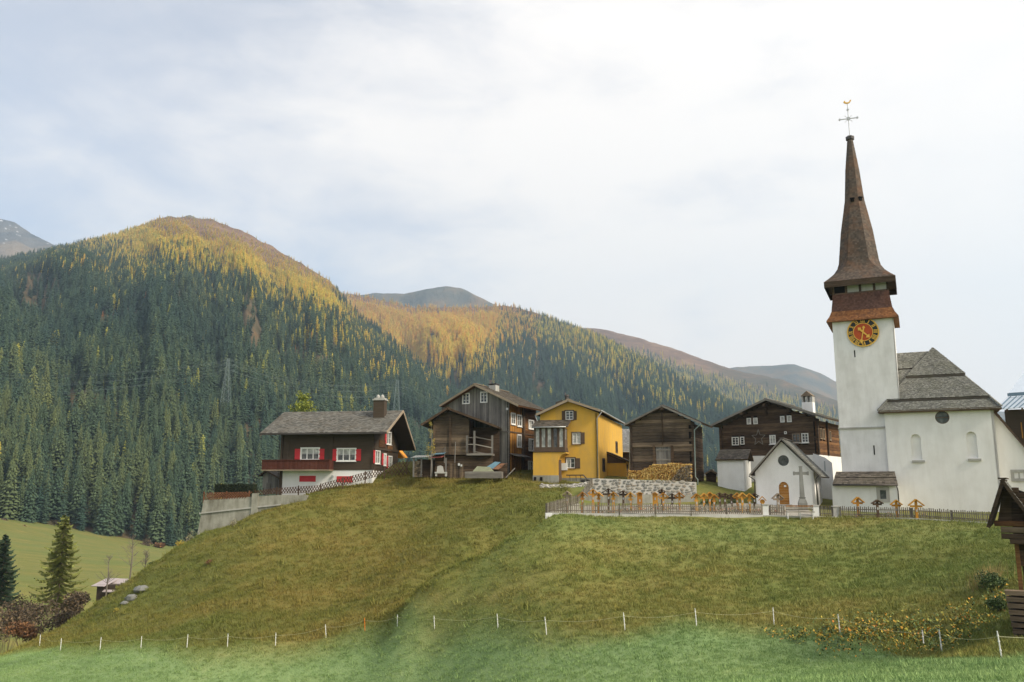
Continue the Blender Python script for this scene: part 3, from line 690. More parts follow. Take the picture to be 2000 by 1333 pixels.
def rect(F, p0, p1):
    """opening from two photo corners: (a0, a1, h0, h1)"""
    a0, h1 = F.px(*p0); a1, h0 = F.px(*p1)
    if a1 < a0: a0, a1 = a1, a0
    if h1 < h0: h0, h1 = h1, h0
    return (a0, a1, h0, h1)
def rpoly(q): return [(q[0], q[2]), (q[1], q[2]), (q[1], q[3]), (q[0], q[3])]
def window(par, F, q, cols, rows, fm=None, gm=None, o=0, rec=.08, fw=.06, proud=.03, sill=None, bar=.03, trim=0, label=None):
    fm = fm or PAINT_WHITE; gm = gm or GLASS; a0, a1, h0, h1 = q; b = MB()
    for (x0, x1, y0, y1) in ((a0-trim, a0+fw, h0-trim, h1+trim), (a1-fw, a1+trim, h0-trim, h1+trim), (a0+fw, a1-fw, h0-trim, h0+fw), (a0+fw, a1-fw, h1-fw, h1+trim)):
        b.box(F, x0, x1, y0, y1, o-rec-.02, o+proud)
    cw = (a1-a0)/cols
    for i in range(1, cols): b.box(F, a0+cw*i-fw*.45, a0+cw*i+fw*.45, h0+fw, h1-fw, o-rec-.015, o+proud-.02)
    for i in range(1, rows):
        y = h0+(h1-h0)*i/rows
        for k in range(cols): b.box(F, a0+cw*k+fw*.46, a0+cw*(k+1)-fw*.46, y-bar/2, y+bar/2, o-rec-.01, o-rec+.03)
    w = b.build('window', fm, par)
    if label: w['label'] = label
    for k in range(cols):
        b = MB(); b.box(F, a0+cw*k+.02, a0+cw*(k+1)-.02, h0+.02, h1-.02, o-rec-.03, o-rec-.005); b.build('pane', gm[k % len(gm)] if isinstance(gm, list) else gm, w)
    if sill:
        b = MB(); b.box(F, a0-.08, a1+.08, h0-.09, h0-.005-trim, o-.02, o+.12); b.build('sill', sill, w)
    return w
def shutter(par, F, q, mat, o=0, slats=True):
    a0, a1, h0, h1 = q; b = MB(); b.box(F, a0, a1, h0, h1, o+.015, o+.045)
    if slats:
        for y in (h0+.12, (h0+h1)/2, h1-.12): b.box(F, a0+.02, a1-.02, y-.05, y+.05, o+.045, o+.065)
    return b.build('shutter', mat, par)
def pipe(par, pts, r=.045, mat=None, name='downpipe'):
    b = MB(); b.tube(pts, r, 8); return b.build(name, mat or METAL, par, True)
def circ(a, h, r, n=28): return [(a+r*math.cos(2*math.pi*i/n), h+r*math.sin(2*math.pi*i/n)) for i in range(n)]
def arch(a0, a1, h0, h1, n=14, rise=None):
    r = (a1-a0)/2; rise = rise or r
    return [(a0, h0), (a1, h0)]+[((a0+a1)/2+r*math.cos(math.pi*i/n), h1-rise+rise*math.sin(math.pi*i/n)) for i in range(n+1)]
def Zm(x0, y0, s): return lambda X, Y: (x0+X/s, y0+Y/s)
Z1, Z2, Z3, Z4, Z5, Z6, Z7, Z8 = Zm(490,740,5.554), Zm(790,730,6.061), Zm(1020,760,7.017), Zm(1200,770,7.405), Zm(1370,760,5.128), Zm(1590,180,2.615), Zm(1610,660,3.603), Zm(1050,920,5.714)
def facade(pxy, d, deg):
    p = at(*pxy, d); return Fac((p.x, p.y), deg), Vector((p.x, p.y, p.z))
def zr(F, Z, x0, y0, x1, y1): return rect(F, Z(x0, y0), Z(x1, y1))
def zp(F, Z, *pts): return [F.px(*Z(*p)) for p in pts]

# ------------------------------------------------------------------ red-shuttered chalet
F, O = facade(Z1(300, 1250), 82.6, -9)
e = empty('chalet', O, 'dark brown chalet with red shutters and white basement above the grass slope', 'house')
aR = F.px(*Z1(1332, 800))[0]; h_b = O.z-2.5; h_m = F.px(*Z1(700, 992))[1]; h_t = F.px(*Z1(700, 585))[1]+.4; Ld = 8.2
w1, w2 = zr(F, Z1, 545, 752, 740, 880), zr(F, Z1, 937, 758, 1136, 892); wb1, wb2 = zr(F, Z1, 522, 1050, 705, 1122), zr(F, Z1, 925, 1055, 1105, 1130)
b = MB(); b.wall(F, [(0, h_m), (aR, h_m), (aR, h_t), (0, h_t)], [rpoly(w1), rpoly(w2)], .2)
S = F.side(aR); hr = F.off(-4.0).px(*Z1(1635, 345))[1]
hre = F.off(-9.3).px(*Z1(1740, 765))[1]
sg = [zr(S, Z1, 1350, 778, 1398, 922), zr(S, Z1, 1440, 815, 1465, 942), zr(S, Z1, 1490, 840, 1528, 972), zr(S, Z1, 1474, 575, 1520, 715)]
gab = [(0, h_m), (Ld, h_m), (Ld, hre+.5), (4.0, hr-.35), (0, h_t)]
b.wall(S, gab, [rpoly(q) for q in sg], .2); b.build('timber_wall', W_BROWN, e)
b = MB(); b.prism(F, [(.05, h_m), (aR-.05, h_m), (aR-.05, h_t), (.05, h_t)], -.5, -.2); b.prism(S, [(.05, h_m), (Ld, h_m), (Ld, hre+.4), (4, hr-.5), (.05, h_t)], -.5, -.2); b.build('wall_core', BLACK, e)
Lf = Fac(F.P(0, 0, -Ld), F.deg-90)
b = MB(); b.prism(Lf, [(0, h_b), (Ld, h_b), (Ld, h_t), (4.2, hr-.35), (0, hre+.5)], -.3, 0); b.build('rear_wall', W_BROWN, e)
b = MB(); b.wall(F, [(-.0, h_b), (aR, h_b), (aR, h_m), (-.0, h_m)], [rpoly(wb1), rpoly(wb2)], .2, -.06); b.wall(S, [(0, h_b), (Ld, h_b), (Ld, h_m), (0, h_m)], [], .2, -.06)
b.prism(F, [(.1, h_b), (aR-.1, h_b), (aR-.1, h_m-.02), (.1, h_m-.02)], -.5, -.26); b.build('basement_wall', P_WHITE, e)
for q in (w1, w2): window(e, F, q, 3, 2, PAINT_WHITE, GLASS, 0, .08, .08, .05, PAINT_WHITE, trim=.05)
for q in (w1, w2):
    b = MB(); b.box(F, q[0]+.08, q[1]-.08, (q[2]+q[3])/2+.05, q[3]-.08, -.105, -.078); b.build('curtain', GLASS_C, e)
for x in (480, 740, 878, 1138): shutter(e, F, zr(F, Z1, x, 762 if x < 800 else 764, x+55, 876 if x < 800 else 892), PAINT_RED)
for q in (wb1, wb2):
    w = window(e, F, q, 1, 1, PAINT_WHITE, GLASS, -.06, .06, .05, .03, trim=.05); b = MB(); b.box(F, q[0]+.04, q[1]-.04, q[2]+.03, q[3]-.03, -.09, -.02); b.build('shutter', PAINT_RED, w)
for q in sg: window(e, S, q, 2, 2, PAINT_WHITE, GLASS, 0, .08, .07, .04, PAINT_WHITE, trim=.05)
for q in sg: shutter(e, S, (q[0]-.62, q[0]-.08, q[2], q[3]), PAINT_RED)
for x0, y0, x1, y1 in ((1390,660,1455,750), (1480,720,1530,800)):
    q = zr(S, Z1, x0, y0, x1, y1); b = MB(); b.box(S, *q, .01, .06); b.build('carved_panel', W_WARM, e)
b = MB(); b.box(F, *zr(F, Z1, 395, 700, 408, 880), 0, .06); b.box(F, *zr(F, Z1, 862, 600, 882, 988), 0, .08); b.box(F, 0, .2, h_m, h_t, 0, .05); b.box(F, aR-.2, aR, h_m, h_t, 0, .05)
b.box(S, 0, Ld, h_m+2.0, h_m+2.2, 0, .12); b.build('wall_beam', W_BROWN, e)
fa = F.off(1.1); aE0, hE = fa.px(*Z1(100, 592)); aE1 = fa.px(*Z1(1470, 600))[0]
A, B_ = F.P(aE0, hE, 1.1), F.P(aE1, hE, 1.1); D, C = F.P(aE0+.1, hr, -4.0), F.P(aE1+.1, hr, -4.0); A2, B2 = F.P(aE0, hre, -9.3), F.P(aE1, hre, -9.3)
rf = roof_slope(e, A, B_, C, D, S_CHALET, W_BROWN, .2, .22, .26); roof_slope(e, A2, B2, C, D, S_CHALET, W_BROWN, .2, .22, .3)
b = MB(); b.bar(B_+F.t*.03+Vector((0,0,-.08)), C+F.t*.03+Vector((0,0,-.08)), .06, .26); b.bar(B2+F.t*.03+Vector((0,0,-.08)), C+F.t*.03+Vector((0,0,-.08)), .06, .26); b.build('verge_board', W_TRIM, e)
b = MB(); b.tube([A+F.n*.06+Vector((0,0,-.12)), B_+F.n*.06+Vector((0,0,-.12))], .07, 8); b.build('gutter', METAL_DK, e)
pipe(e, [F.P(aE0+1.0, hE-.15, 1.1), F.P(-.1, hE-.9, .1), F.P(-.1, h_b+.5, .08)], .04, METAL_DK)
# balcony wrapping the left corner
fb = F.off(1.15); aB0, hB1 = fb.px(*Z1(122, 880)); aB1, hB0 = fb.px(*Z1(848, 985)); bal = empty('balcony', e.location); bal.parent = e; bal.location = (0,0,0)
b = MB(); b.box(F, aB0, aB1, hB0-.12, hB0, 0, 1.15); b.box(F, aB0, 0, hB0-.12, hB0, -4, 0); fl = b.build('balcony_floor', W_TRIM, e)
n = 40
for i in range(n):
    a = lerp(aB0, aB1, i/n); piece_F('balcony_board', 'plank', W_RED, e, F, hB0, hB1-.06, a+.06, (aB1-aB0)/n*.93, 1.12, .03, True)
b = MB(); b.box(F, aB0-.03, aB1+.03, hB1-.08, hB1, 1.04, 1.2); b.box(F, aB0-.03, aB0+.06, hB1-.08, hB1, -4, 1.04); b.box(F, aB0, aB0+.03, hB0, hB1-.08, -4, 1.1); b.box(F, aB1-.03, aB1, hB0, hB1-.08, 0, 1.1); b.build('balcony_rail', W_RED, e)
bpy.data.objects.remove(bal)
# chimney
fc = F.off(-2.2); q = zr(fc, Z1, 1330, 235, 1443, 420); b = MB(); b.box(fc, q[0], q[1], q[2]-.6, q[3], -.9, 0); ch = b.build('chimney', W_BROWN, e)
b = MB(); b.box(fc, q[0]-.08, q[1]+.08, q[3], q[3]+.14, -1, .08); b.box(fc, q[0]+.05, q[1]-.05, q[3]+.14, q[3]+.26, -.9, -.02)
for k in (0, 1):
    a = lerp(q[0]+.08, q[1]-.08, .27+.46*k); b.tube([fc.P(a, q[3]+.26, -.45)]+[fc.P(a+.0, q[3]+.26+.1*i, -.45) for i in range(1, 3)]+[fc.P(a, q[3]+.62, -.45)], [.2, .2, .18, .06], 10)
b.build('chimney_pot', P_STONE, ch)
# lamp on the basement wall, awning behind
b = MB(); c = F.px(*Z1(886, 1062)); b.prism(F, circ(c[0], c[1], .13, 12), 0, .12); b.bar(F.P(c[0], c[1]-.5, .05), F.P(c[0], c[1], .05), .05, .05); b.build('wall_lamp', METAL, e)
fa = F.off(-9.2); P4 = [fa.P(*fa.px(*Z1(*p))) for p in ((1592,775),(1662,862),(1640,868),(1592,862))]
b = MB(); b.add([p for p in P4]+[p+Vector((.25,1.2,.1)) for p in P4], [(0,1,2,3),(7,6,5,4),(0,4,5,1),(1,5,6,2),(2,6,7,3),(3,7,4,0)]); b.build('awning', m_plain('orange_canvas', (.66,.27,.03), .8, .1), e)
CH_F = F
# small plank shed behind the chalet's left corner
Fs, O = facade(Z1(130, 1215), 89, -10); e = empty('plank_shed', O, 'small grey plank shed peeping out behind the left corner of the brown chalet', 'shed')
ol = zp(Fs, Z1, (130,1250), (300,1250), (300,1060), (180,1005), (130,1040)); plank_wall(e, Fs, ol, .16, W_GREY)
gable_roof(e, Fs, Fs.px(*Z1(104,1055)), Fs.px(*Z1(178,992)), Fs.px(*Z1(330,1080)), .35, -3, S_BROWN, W_DARK, W_DARK, .08, .3, .3, .14)
b = MB(); b.box(Fs, *zr(Fs, Z1, 172, 1130, 212, 1215), 0, .05); b.build('door', W_GREYH, e)
# hedge, concrete retaining wall, trellis fences
Fw, O = facade((388,1046), 79, -4); e = empty('retaining_wall', O, 'old stained concrete retaining wall below the trellis fence left of the chalet', 'terrace wall')
ol = Fw.poly([(382,1062),(398,977),(500,970),(548,967),(600,968),(596,985),(548,1005),(450,1050)]); b = MB(); b.prism(Fw, ol, -.5, 0); b.build('wall_face', P_CONC, e)
led = Fw.poly([(390,1003),(548,986)]); b = MB(); b.bar(Fw.P(*led[0], .06), Fw.P(*led[1], .06), .12, .12); b.build('ledge', P_STONE, e)
b = MB(); q = rect(Fw, (493,966), (502,1030)); b.box(Fw, q[0], q[1], q[2], q[3]+.1, .0, .14); b.build('pier', P_CONC, e)
def trellis(name, label, top, bot, F, mat, step=.32):
    T = [F.px(*p) for p in top]; Bt = [F.px(*p) for p in bot]; e = empty(name, F.P(*Bt[0]), label, 'fence'); a0, a1 = T[0][0], T[-1][0]
    th = lambda a: np.interp(a, [p[0] for p in T], [p[1] for p in T]); bh = lambda a: np.interp(a, [p[0] for p in Bt], [p[1] for p in Bt])
    n = int((a1-a0)/step)
    for i in range(-2, n+1):
        for s in (1, -1):
            h = float(th(a0)-bh(a0)); x0 = a0+i*step; x1 = x0+h*1.05; xa, xb = (x0, x1) if s == 1 else (x1, x0)
            if min(x0, x1) < a0-.15 or max(x0, x1) > a1+.15: continue
            piece_bar('slat', 'plank', mat, e, F.P(xa, float(bh(xa)), .02*s), F.P(xb, float(th(xb)), .02*s), .025, .07)
    for i in range(int((a1-a0)/2.2)+1):
        a = min(a1, a0+i*2.2); b = MB(); b.box(F, a-.05, a+.05, float(bh(a))-.3, float(th(a))+.1, -.11, -.03); b.build('post', mat, e)
    return e
Fh, O = facade((418,963), 81, -4); q = rect(Fh, (418,945), (493,972)); b = MB(); rr = random.Random(4)
for i in range(2600):
    a, h, o_ = rr.uniform(q[0], q[1]), rr.uniform(q[2], q[3]), rr.uniform(-1.4, 0); s = .07
    if rr.random() < .7: o_ = rr.choice((0, o_)); 
    p = Fh.P(a, h, o_); d1 = Vector([rr.uniform(-1, 1) for _ in range(3)]).normalized()*s; d2 = Vector([rr.uniform(-1, 1) for _ in range(3)]).normalized()*s; b.add([p-d1, p+d2, p+d1], [(0,1,2)])
b2 = MB(); b2.box(Fh, q[0]+.06, q[1]-.06, q[2], q[3]-.06, -1.3, -.06)
M_HEDGE = m_leaf('hedge_leaf', [(.3, (.012,.018,.008)), (.7, (.035,.045,.018))])
hd = empty('clipped_hedge', Fh.P(q[0], q[2], 0), 'low dark clipped hedge behind the reddish trellis', 'hedge'); b2.build('hedge_core', M_HEDGE, hd); b.build('leaves', M_HEDGE, hd, kind='stuff')
W_SLAT2 = m_wood('red_trellis', (.09,.035,.018), (.17,.07,.035), (.24,.11,.06))
trellis('trellis_fence', 'short reddish diagonal trellis fence on the concrete wall', [(398,963),(494,961)], [(397,977),(495,973)], Fac(Fw.O, -4), W_SLAT2, .25)
Ft = F = Fac(at(*Z1(700,1230), 80.6).xy, -6)
trellis('trellis_fence', 'dark diagonal trellis fence climbing the slope before the white basement', [Z1(*p) for p in ((40,1215),(270,1188),(740,1156),(800,1128),(1330,992),(1440,1000))], [Z1(*p) for p in ((40,1262),(270,1250),(740,1232),(800,1212),(1330,1072),(1440,1050))], Ft, W_SLAT, .27)
Ft2 = Fac(at(*Z1(1450,1050), 81.5).xy, -2)
trellis('trellis_fence', 'tall dark trellis fence between the chalet and the old barn', [Z1(1450,965), Z1(1600,905), Z1(1745,885)], [Z1(1450,1055), Z1(1600,1045), Z1(1745,1040)], Ft2, W_SLAT, .35)

# ------------------------------------------------------------------ grey plank house
F, O = facade(Z2(1240, 1250), 81, -24); e = empty('plank_house', O, 'tall grey plank house with white attic windows and side coloured sunlit orange', 'house')
ol = zp(F, Z2, (430,1240), (1240,1240), (1240,335), (835,160), (440,365)); 
fw = [zr(F, Z2, 690, 237, 770, 357), zr(F, Z2, 902, 221, 980, 341)]
plank_wall(e, F, ol, .17, W_GREY, fw); b = MB(); b.prism(F, [(min(a, -.35), h-.1) for a, h in ol], -6, -.32); b.build('rear_wall', W_DARK, e)
for q in fw: window(e, F, q, 2, 3, PAINT_WHITE, GLASS_C if q is None else GLASS, .02, .04, .07, .04, trim=.03)
b = MB(); p0 = F.px(*Z2(1060,692)); p1 = F.px(*Z2(1240,692)); b.box(F, p0[0], p1[0], p0[1]-.06, p0[1]+.06, .0, .06); b.box(F, -.16, .02, O.z, ol[2][1], .0, .05); b.build('wall_beam', W_GREYH, e)
S = F.side(0); sw = [zr(S, Z2, 1262, 466, 1310, 605), zr(S, Z2, 1335, 488, 1385, 628), zr(S, Z2, 1335, 723, 1380, 870)]; sw2 = [zr(S, Z2, 1468, 548, 1528, 660), zr(S, Z2, 1470, 772, 1530, 915), zr(S, Z2, 1465, 1037, 1520, 1160)]
aM = S.px(*Z2(1398, 700))[0]; aE = max(S.px(*Z2(1560, 700))[0], sw2[1][1]+.4); hT = ol[2][1]; hB = O.z-1
plank_wall(e, S, [(0, hB), (aM, hB), (aM, hT), (0, hT)], .17, W_OCHRE, sw); log_wall(e, S, [(aM, hB), (aE, hB), (aE, hT), (aM, hT)], .24, W_WARM, sw2, core=BLACK)  # side planks carry the orange of sunlight in their board colour
b = MB(); b.box(S, aM-.2, aM+.2, hB, hT, 0, .22); b.box(S, 0, aE, S.px(*Z2(1320,700))[1]-.07, S.px(*Z2(1320,700))[1]+.07, 0, .05); b.build('wall_beam', W_DARK, e)
for q in sw+sw2: window(e, S, q, 2, 2, PAINT_WHITE, [GLASS_C, GLASS], .0, .05, .08, .06, PAINT_WHITE, trim=.05)
hh = S.px(*Z2(1330, 985))[1]; b = MB(); b.hexa([S.P(-.1,hh-.05,.9), S.P(aM+.1,hh-.05,.9), S.P(aM+.1,hh+.25,0), S.P(-.1,hh+.25,0), S.P(-.1,hh,.9), S.P(aM+.1,hh,.9), S.P(aM+.1,hh+.3,0), S.P(-.1,hh+.3,0)]); b.build('door_canopy', W_GREYH, e)
b = MB(); b.box(S, .5, 1.3, hB, hh-.3, 0, .06); b.build('door', W_WARM, e)
fo = F.off(.7); L_, T_, R_ = [fo.px(*Z2(*p)) for p in ((412,378), (826,122), (1350,372))]
gable_roof(e, F, L_, T_, R_, .7, -aE-.6, S_BROWN, W_WARM, W_TRIM, .16)
q = zr(F.off(-2), Z2, 995, 140, 1078, 250); b = MB(); b.box(F, q[0], q[1], q[2]-.8, q[3], -2.9, -2); ch = b.build('chimney', P_STONE, e); b = MB(); b.box(F, q[0]-.06, q[1]+.06, q[3]+.12, q[3]+.18, -2.95, -1.95); b.box(F, q[0], q[0]+.1, q[3], q[3]+.12, -2.9, -2); b.box(F, q[1]-.1, q[1], q[3], q[3]+.12, -2.9, -2); b.build('chimney_cap', METAL_DK, ch)
b = MB(); c = F.px(*Z2(1262, 425)); b.bar(F.P(c[0]-.2, c[1], 0), F.P(c[0]-.2, c[1]+.02, .5), .04, .04); b.tube([F.P(c[0]-.2, c[1]-.1, .5), F.P(c[0]-.2, c[1]+.12, .5)], .13, 10); b.build('lamp', METAL, e)

# ------------------------------------------------------------------ old log barn in front of it
F, O = facade(Z2(345, 1210), 79.5, -5); e = empty('log_barn', O, 'dark old log barn with open loft standing before the grey plank house', 'barn')
ol = zp(F, Z2, (342,965), (768,965), (768,540), (505,418), (342,560)); log_wall(e, F, ol, .27, W_BARN, [], inset=.02); b = MB(); b.prism(F, ol, -5.8, -.31); b.build('rear_wall', W_DARK, e)
for x in (540, 350): 
    q = zr(F, Z2, x-9, 500 if x == 540 else 610, x+9, 960); b = MB(); b.box(F, *q, 0, .12); b.build('post', W_DARK, e)
a0, a1 = ol[0][0], F.px(*Z2(1110, 700))[0]; hF = ol[0][1]; aW = ol[1][0]
b = MB(); b.box(F, aW, a1-.1, hF-2.4, F.px(*Z2(1000,620))[1], -2.2, -2.0); b.box(F, aW-.1, aW, hF, ol[2][1], -2.2, -.3); b.build('loft_wall', W_DARK, e)
fo = F.off(.75); gable_roof(e, F, fo.px(*Z2(190,603)), fo.px(*Z2(507,402)), fo.px(*Z2(1112,628)), .75, -6, S_BROWN, W_DARK, W_DARK, .12)
aP = F.px(*Z2(1040, 900))[0]; b = MB(); b.box(F, F.px(*Z2(740,950))[0], aP, hF-.05, hF+.14, -2.0, .35); b.build('loft_floor', W_GREYH, e)
for x, y0, y1, o_ in ((832,680,940,.25), (745,735,940,.25), (1035,730,960,-.2)):
    q = zr(F, Z2, x-11, y0, x+11, y1); b = MB(); b.box(F, *q, o_-.07, o_+.07); b.build('post', W_GREY, e)
for y in (750, 838, 925):
    p0, p1 = F.px(*Z2(832, y)), F.px(*Z2(1035, y+40)); b = MB(); b.bar(F.P(*p0, .28), F.P(*p1, -.15), .06, .09); b.build('rail', W_GREYH, e)
for y in (760, 840):
    p0, p1 = F.px(*Z2(745, y)), F.px(*Z2(832, y)); b = MB(); b.bar(F.P(*p0, .28), F.P(*p1, .28), .05, .08); b.build('rail', W_GREYH, e)
low = zp(F, Z2, (352,1225), (1040,1225), (1040,972), (352,972)); dq = zr(F, Z2, 515, 1065, 690, 1206)
log_wall(e, F, low, .26, W_DARK, [dq], o=-.35)
for i in range(8):
    st = (dq[1]-dq[0])/8; piece_F('door_board', 'plank', W_BARN, e, F, dq[2]-.3, dq[3], dq[0]+(i+.5)*st, st*.95, -.38, .05, True)
b = MB(); b.box(F, *zr(F, Z2, 630,1060,652,1090), -.3, -.15); b.box(F, *zr(F, Z2, 660,1075,678,1100), -.3, -.2); b.build('meter_box', PAINT_WHITE, e)
for x in (480, 605):
    q = zr(F, Z2, x-4, 870 if x == 480 else 810, x+4, 1060); b = MB(); b.bar(F.P(q[0], q[2], .2), F.P(q[0]+.05, q[3], .12), .06, .06); b.build('prop_pole', W_GREY, e)
# wood store at its left
Fs, O = facade(Z2(110, 1205), 78.5, -4); e = empty('wood_store', O, 'open lean-to wood store with corrugated roof left of the old log barn', 'shed')
cs = m_plain('corrugated_sheet', (.34,.35,.34), .5, .25, 2, .4, .2); cb = m_plain('blue_sheet', (.12,.22,.28), .6, .2); crr = m_plain('red_sheet', (.36,.10,.08), .6, .2)
for x0, x1, y, m_, z in ((85,320,1000,cs,0), (300,450,1003,crr,.03), (330,470,965,cb,.22)):
    a0 = Fs.px(*Z2(x0,y)); a1 = Fs.px(*Z2(x1,y-8)); b = MB(); n = int((a1[0]-a0[0])/.09)
    for i in range(n):
        xa = lerp(a0[0], a1[0], i/n); xb = lerp(a0[0], a1[0], (i+1)/n); h = lerp(a0[1], a1[1], i/n)+(.03 if i % 2 else 0); b.hexa([Fs.P(xa,h,.5), Fs.P(xb,h,.5), Fs.P(xb,h+.25,-1.8), Fs.P(xa,h+.25,-1.8), Fs.P(xa,h+.02,.5), Fs.P(xb,h+.02,.5), Fs.P(xb,h+.27,-1.8), Fs.P(xa,h+.27,-1.8)])
    b.build('roof_sheet', m_, e)
for x in (115, 205, 330, 495):
    q = zr(Fs, Z2, x-7, 1000, x+7, 1225); b = MB(); b.box(Fs, *q, .2, .32); b.build('post', W_GREY, e)
b = MB(); b.box(Fs, *zr(Fs, Z2, 110, 1010, 500, 1225), -1.9, -1.8); b.build('back_boards', W_DARK, e)
def woodpile(b, F, poly, r0, r1, n, o1, length, rr):
    aa = [p[0] for p in poly]; done = []
    h0 = min(p[1] for p in poly); h1 = max(p[1] for p in poly); r = (r0+r1)/2; h = h0+r; row = 0
    while h < h1:
        s = span_at(poly, h)
        if s:
            a = s[0]+r+(r if row % 2 else 0)
            while a < s[1]-r*.5:
                q = rr.uniform(r0, r1); k = rr.randint(5, 7); ph = rr.random()*6; off = rr.uniform(-.06, .05); c = (a+rr.uniform(-.02,.02), h+rr.uniform(-.015,.015))
                ring = [(c[0]+q*math.cos(ph+6.283*i/k)*rr.uniform(.75,1.15), c[1]+q*math.sin(ph+6.283*i/k)*rr.uniform(.75,1.15)) for i in range(k)]
                b.add([F.P(x, y, o1+off) for x, y in ring]+[F.P(x, y, o1-length) for x, y in ring], [tuple(range(k))]+[(i, (i+1) % k, (i+1) % k+k, i+k) for i in range(k)])
                a += q*2.02
        h += r*1.8; row += 1
M_CUT = m_leaf('cut_firewood', [(.22, (.17,.075,.02)), (.40, (.48,.25,.06)), (.58, (.68,.43,.12)), (.8, (.78,.56,.22))], noise_scale=.8)
M_CUT2 = m_leaf('old_firewood', [(.25, (.08,.06,.04)), (.5, (.20,.155,.10)), (.75, (.36,.28,.19))], noise_scale=.8)
b = MB(); woodpile(b, Fs, [(p[0], p[1]) for p in zp(Fs, Z2, (112,1225), (192,1225), (192,1035), (112,1035))], .06, .09, 0, .15, .9, random.Random(2)); st_ = b.build('firewood', M_CUT2, e, kind='stuff')
# lean-to of boards, planter and garden seat in front
Fs, O = facade(Z2(720, 1235), 77.5, -6); e = empty('plank_crate', O, 'long low plank box with a mossy cover in front of the log barn', 'crate')
for i in range(3):
    q = zr(Fs, Z2, 715, 1160+27*i, 1150, 1183+27*i); piece_F('board', 'plank', W_GREYH, e, Fs, q[0], q[1], (q[2]+q[3])/2, q[3]-q[2], 0, .06)
a0, hb = Fs.px(*Z2(715,1240)); a1, ht = Fs.px(*Z2(1150,1162)); b = MB(); b.box(Fs, a0, a0+.06, hb, ht, -1.3, -.03); b.box(Fs, a1-.06, a1, hb, ht, -1.3, -.03); b.box(Fs, a0, a1, hb, ht, -1.36, -1.3); b.build('frame', W_GREYH, e)
pc = zp(Fs, Z2, (800,1165), (1045,1160), (1000,1105), (850,1095)); b = MB(); b.add([Fs.P(*p, 0) for p in pc[:2]]+[Fs.P(*p, -.6) for p in pc[2:]]+[Fs.P(pc[0][0]+.2, pc[0][1], -1.3), Fs.P(pc[1][0], pc[1][1], -1.3)], [(0,1,2,3), (3,2,5,4), (0,3,4), (1,5,2)]); b.build('cover', m_plain('mossy_canvas', (.19,.20,.13), .9, .25, 3), e)
Fs, O = facade(Z2(1060, 1240), 79, -14); e = empty('board_shelter', O, 'small board shelter with blue and rusty roof sheets beside the plank house', 'shed')
log_wall(e, Fs, zp(Fs, Z2, (1050,1240), (1212,1240), (1212,1065), (1050,1140)), .2, W_DARK)
for pts_, m_ in ((((975,1110),(1055,1125),(1130,1048),(1060,1042)), cb), (((1040,1130),(1120,1135),(1212,1062),(1130,1062)), m_plain('rusty_sheet', (.20,.10,.055), .8, .3))):
    P4 = [Fs.P(*Fs.px(*Z2(*p)), .3-.6*(i > 1)) for i, p in enumerate(pts_)]; b = MB(); slab(b, *P4, .04); b.build('roof_sheet', m_, e)
p0, p1 = Fs.px(*Z2(1225,1235)), Fs.px(*Z2(1322,1120)); b = MB(); b.bar(Fs.P(*p0, .9), Fs.P(*p1, .5), .16, .06); o_ = b.build('leaning_plank', W_GREY, None, loc=Fs.P(*p0, .9)); 
o_.data.transform(Matrix.Translation(-Fs.P(*p0, .9)*0)); tag(o_, 'single pale plank leaning at the foot of the plank house', 'plank')
Fs, O = facade(Z2(365, 1210), 77.2, 0); e = empty('stone_bench', O, 'pale stone garden bench on the grass beside the wood store', 'bench')
b = MB(); b.prism(Fs, zp(Fs, Z2, (375,1180),(465,1180),(450,1100),(425,1088),(385,1095)), -.5, -.38); b.build('back', P_STONE, e)
b = MB(); b.box(Fs, *zr(Fs, Z2, 360,1165,500,1182), -.5, .15); b.build('seat', P_STONE, e)
for x in (375, 490): b = MB(); b.box(Fs, *zr(Fs, Z2, x-10,1180,x+10,1215), -.4, .1); b.build('leg', P_STONE, e)
# ------------------------------------------------------------------ yellow house
F, O = facade(Z3(1045, 1240), 78, -15); e = empty('yellow_house', O, 'ochre yellow plastered house with glazed wooden bay and brown shutters', 'house')
hb = O.z-.8; L_ = F.px(*Z3(245, 600))[0]; S = F.side(0); aE = S.px(*Z3(1375, 800))[0]
wq = [zr(F, Z3, 592, 303, 700, 420), zr(F, Z3, 687, 602, 800, 755), zr(F, Z3, 602, 948, 722, 1085)]; sq = [zr(S, Z3, 1282, 722, 1308, 878), zr(S, Z3, 1102, 955, 1136, 1130)]
top = [F.px(*Z3(1045, 330)), F.px(*Z3(625, 170)), F.px(*Z3(245, 345))]
b = MB(); b.wall(F, [(L_, hb), (0, hb)]+top, [rpoly(q) for q in wq], .22); b.wall(S, [(0, hb), (aE, hb), (aE, top[0][1]), (0, top[0][1])], [rpoly(q) for q in sq], .22); w_ = b.build('wall', P_YELLOW, e)
b = MB(); b.prism(F, [(L_, hb), (-.05, hb), (-.05, top[0][1]-.1), (top[1][0], top[1][1]-.15), (L_, top[2][1]-.1)], -aE, -.23); b.build('wall_core', BLACK, e)
q = wq[0]; window(e, F, q, 2, 3, PAINT_WHITE, GLASS, -.05, .06, .06, .04, W_SHUT); shutter(e, F, zr(F, Z3, 543,303,588,425), W_SHUT); shutter(e, F, zr(F, Z3, 703,303,748,425), W_SHUT)
q = wq[1]; window(e, F, q, 2, 3, PAINT_WHITE, GLASS_C, -.05, .06, .06, .04, W_SHUT, trim=.02); shutter(e, F, zr(F, Z3, 803,597,858,752), W_SHUT)
q = wq[2]; window(e, F, q, 2, 2, PAINT_WHITE, [GLASS_C, GLASS], -.05, .06, .06, .04, W_SHUT, trim=.02); shutter(e, F, zr(F, Z3, 727,950,795,1090), W_SHUT)
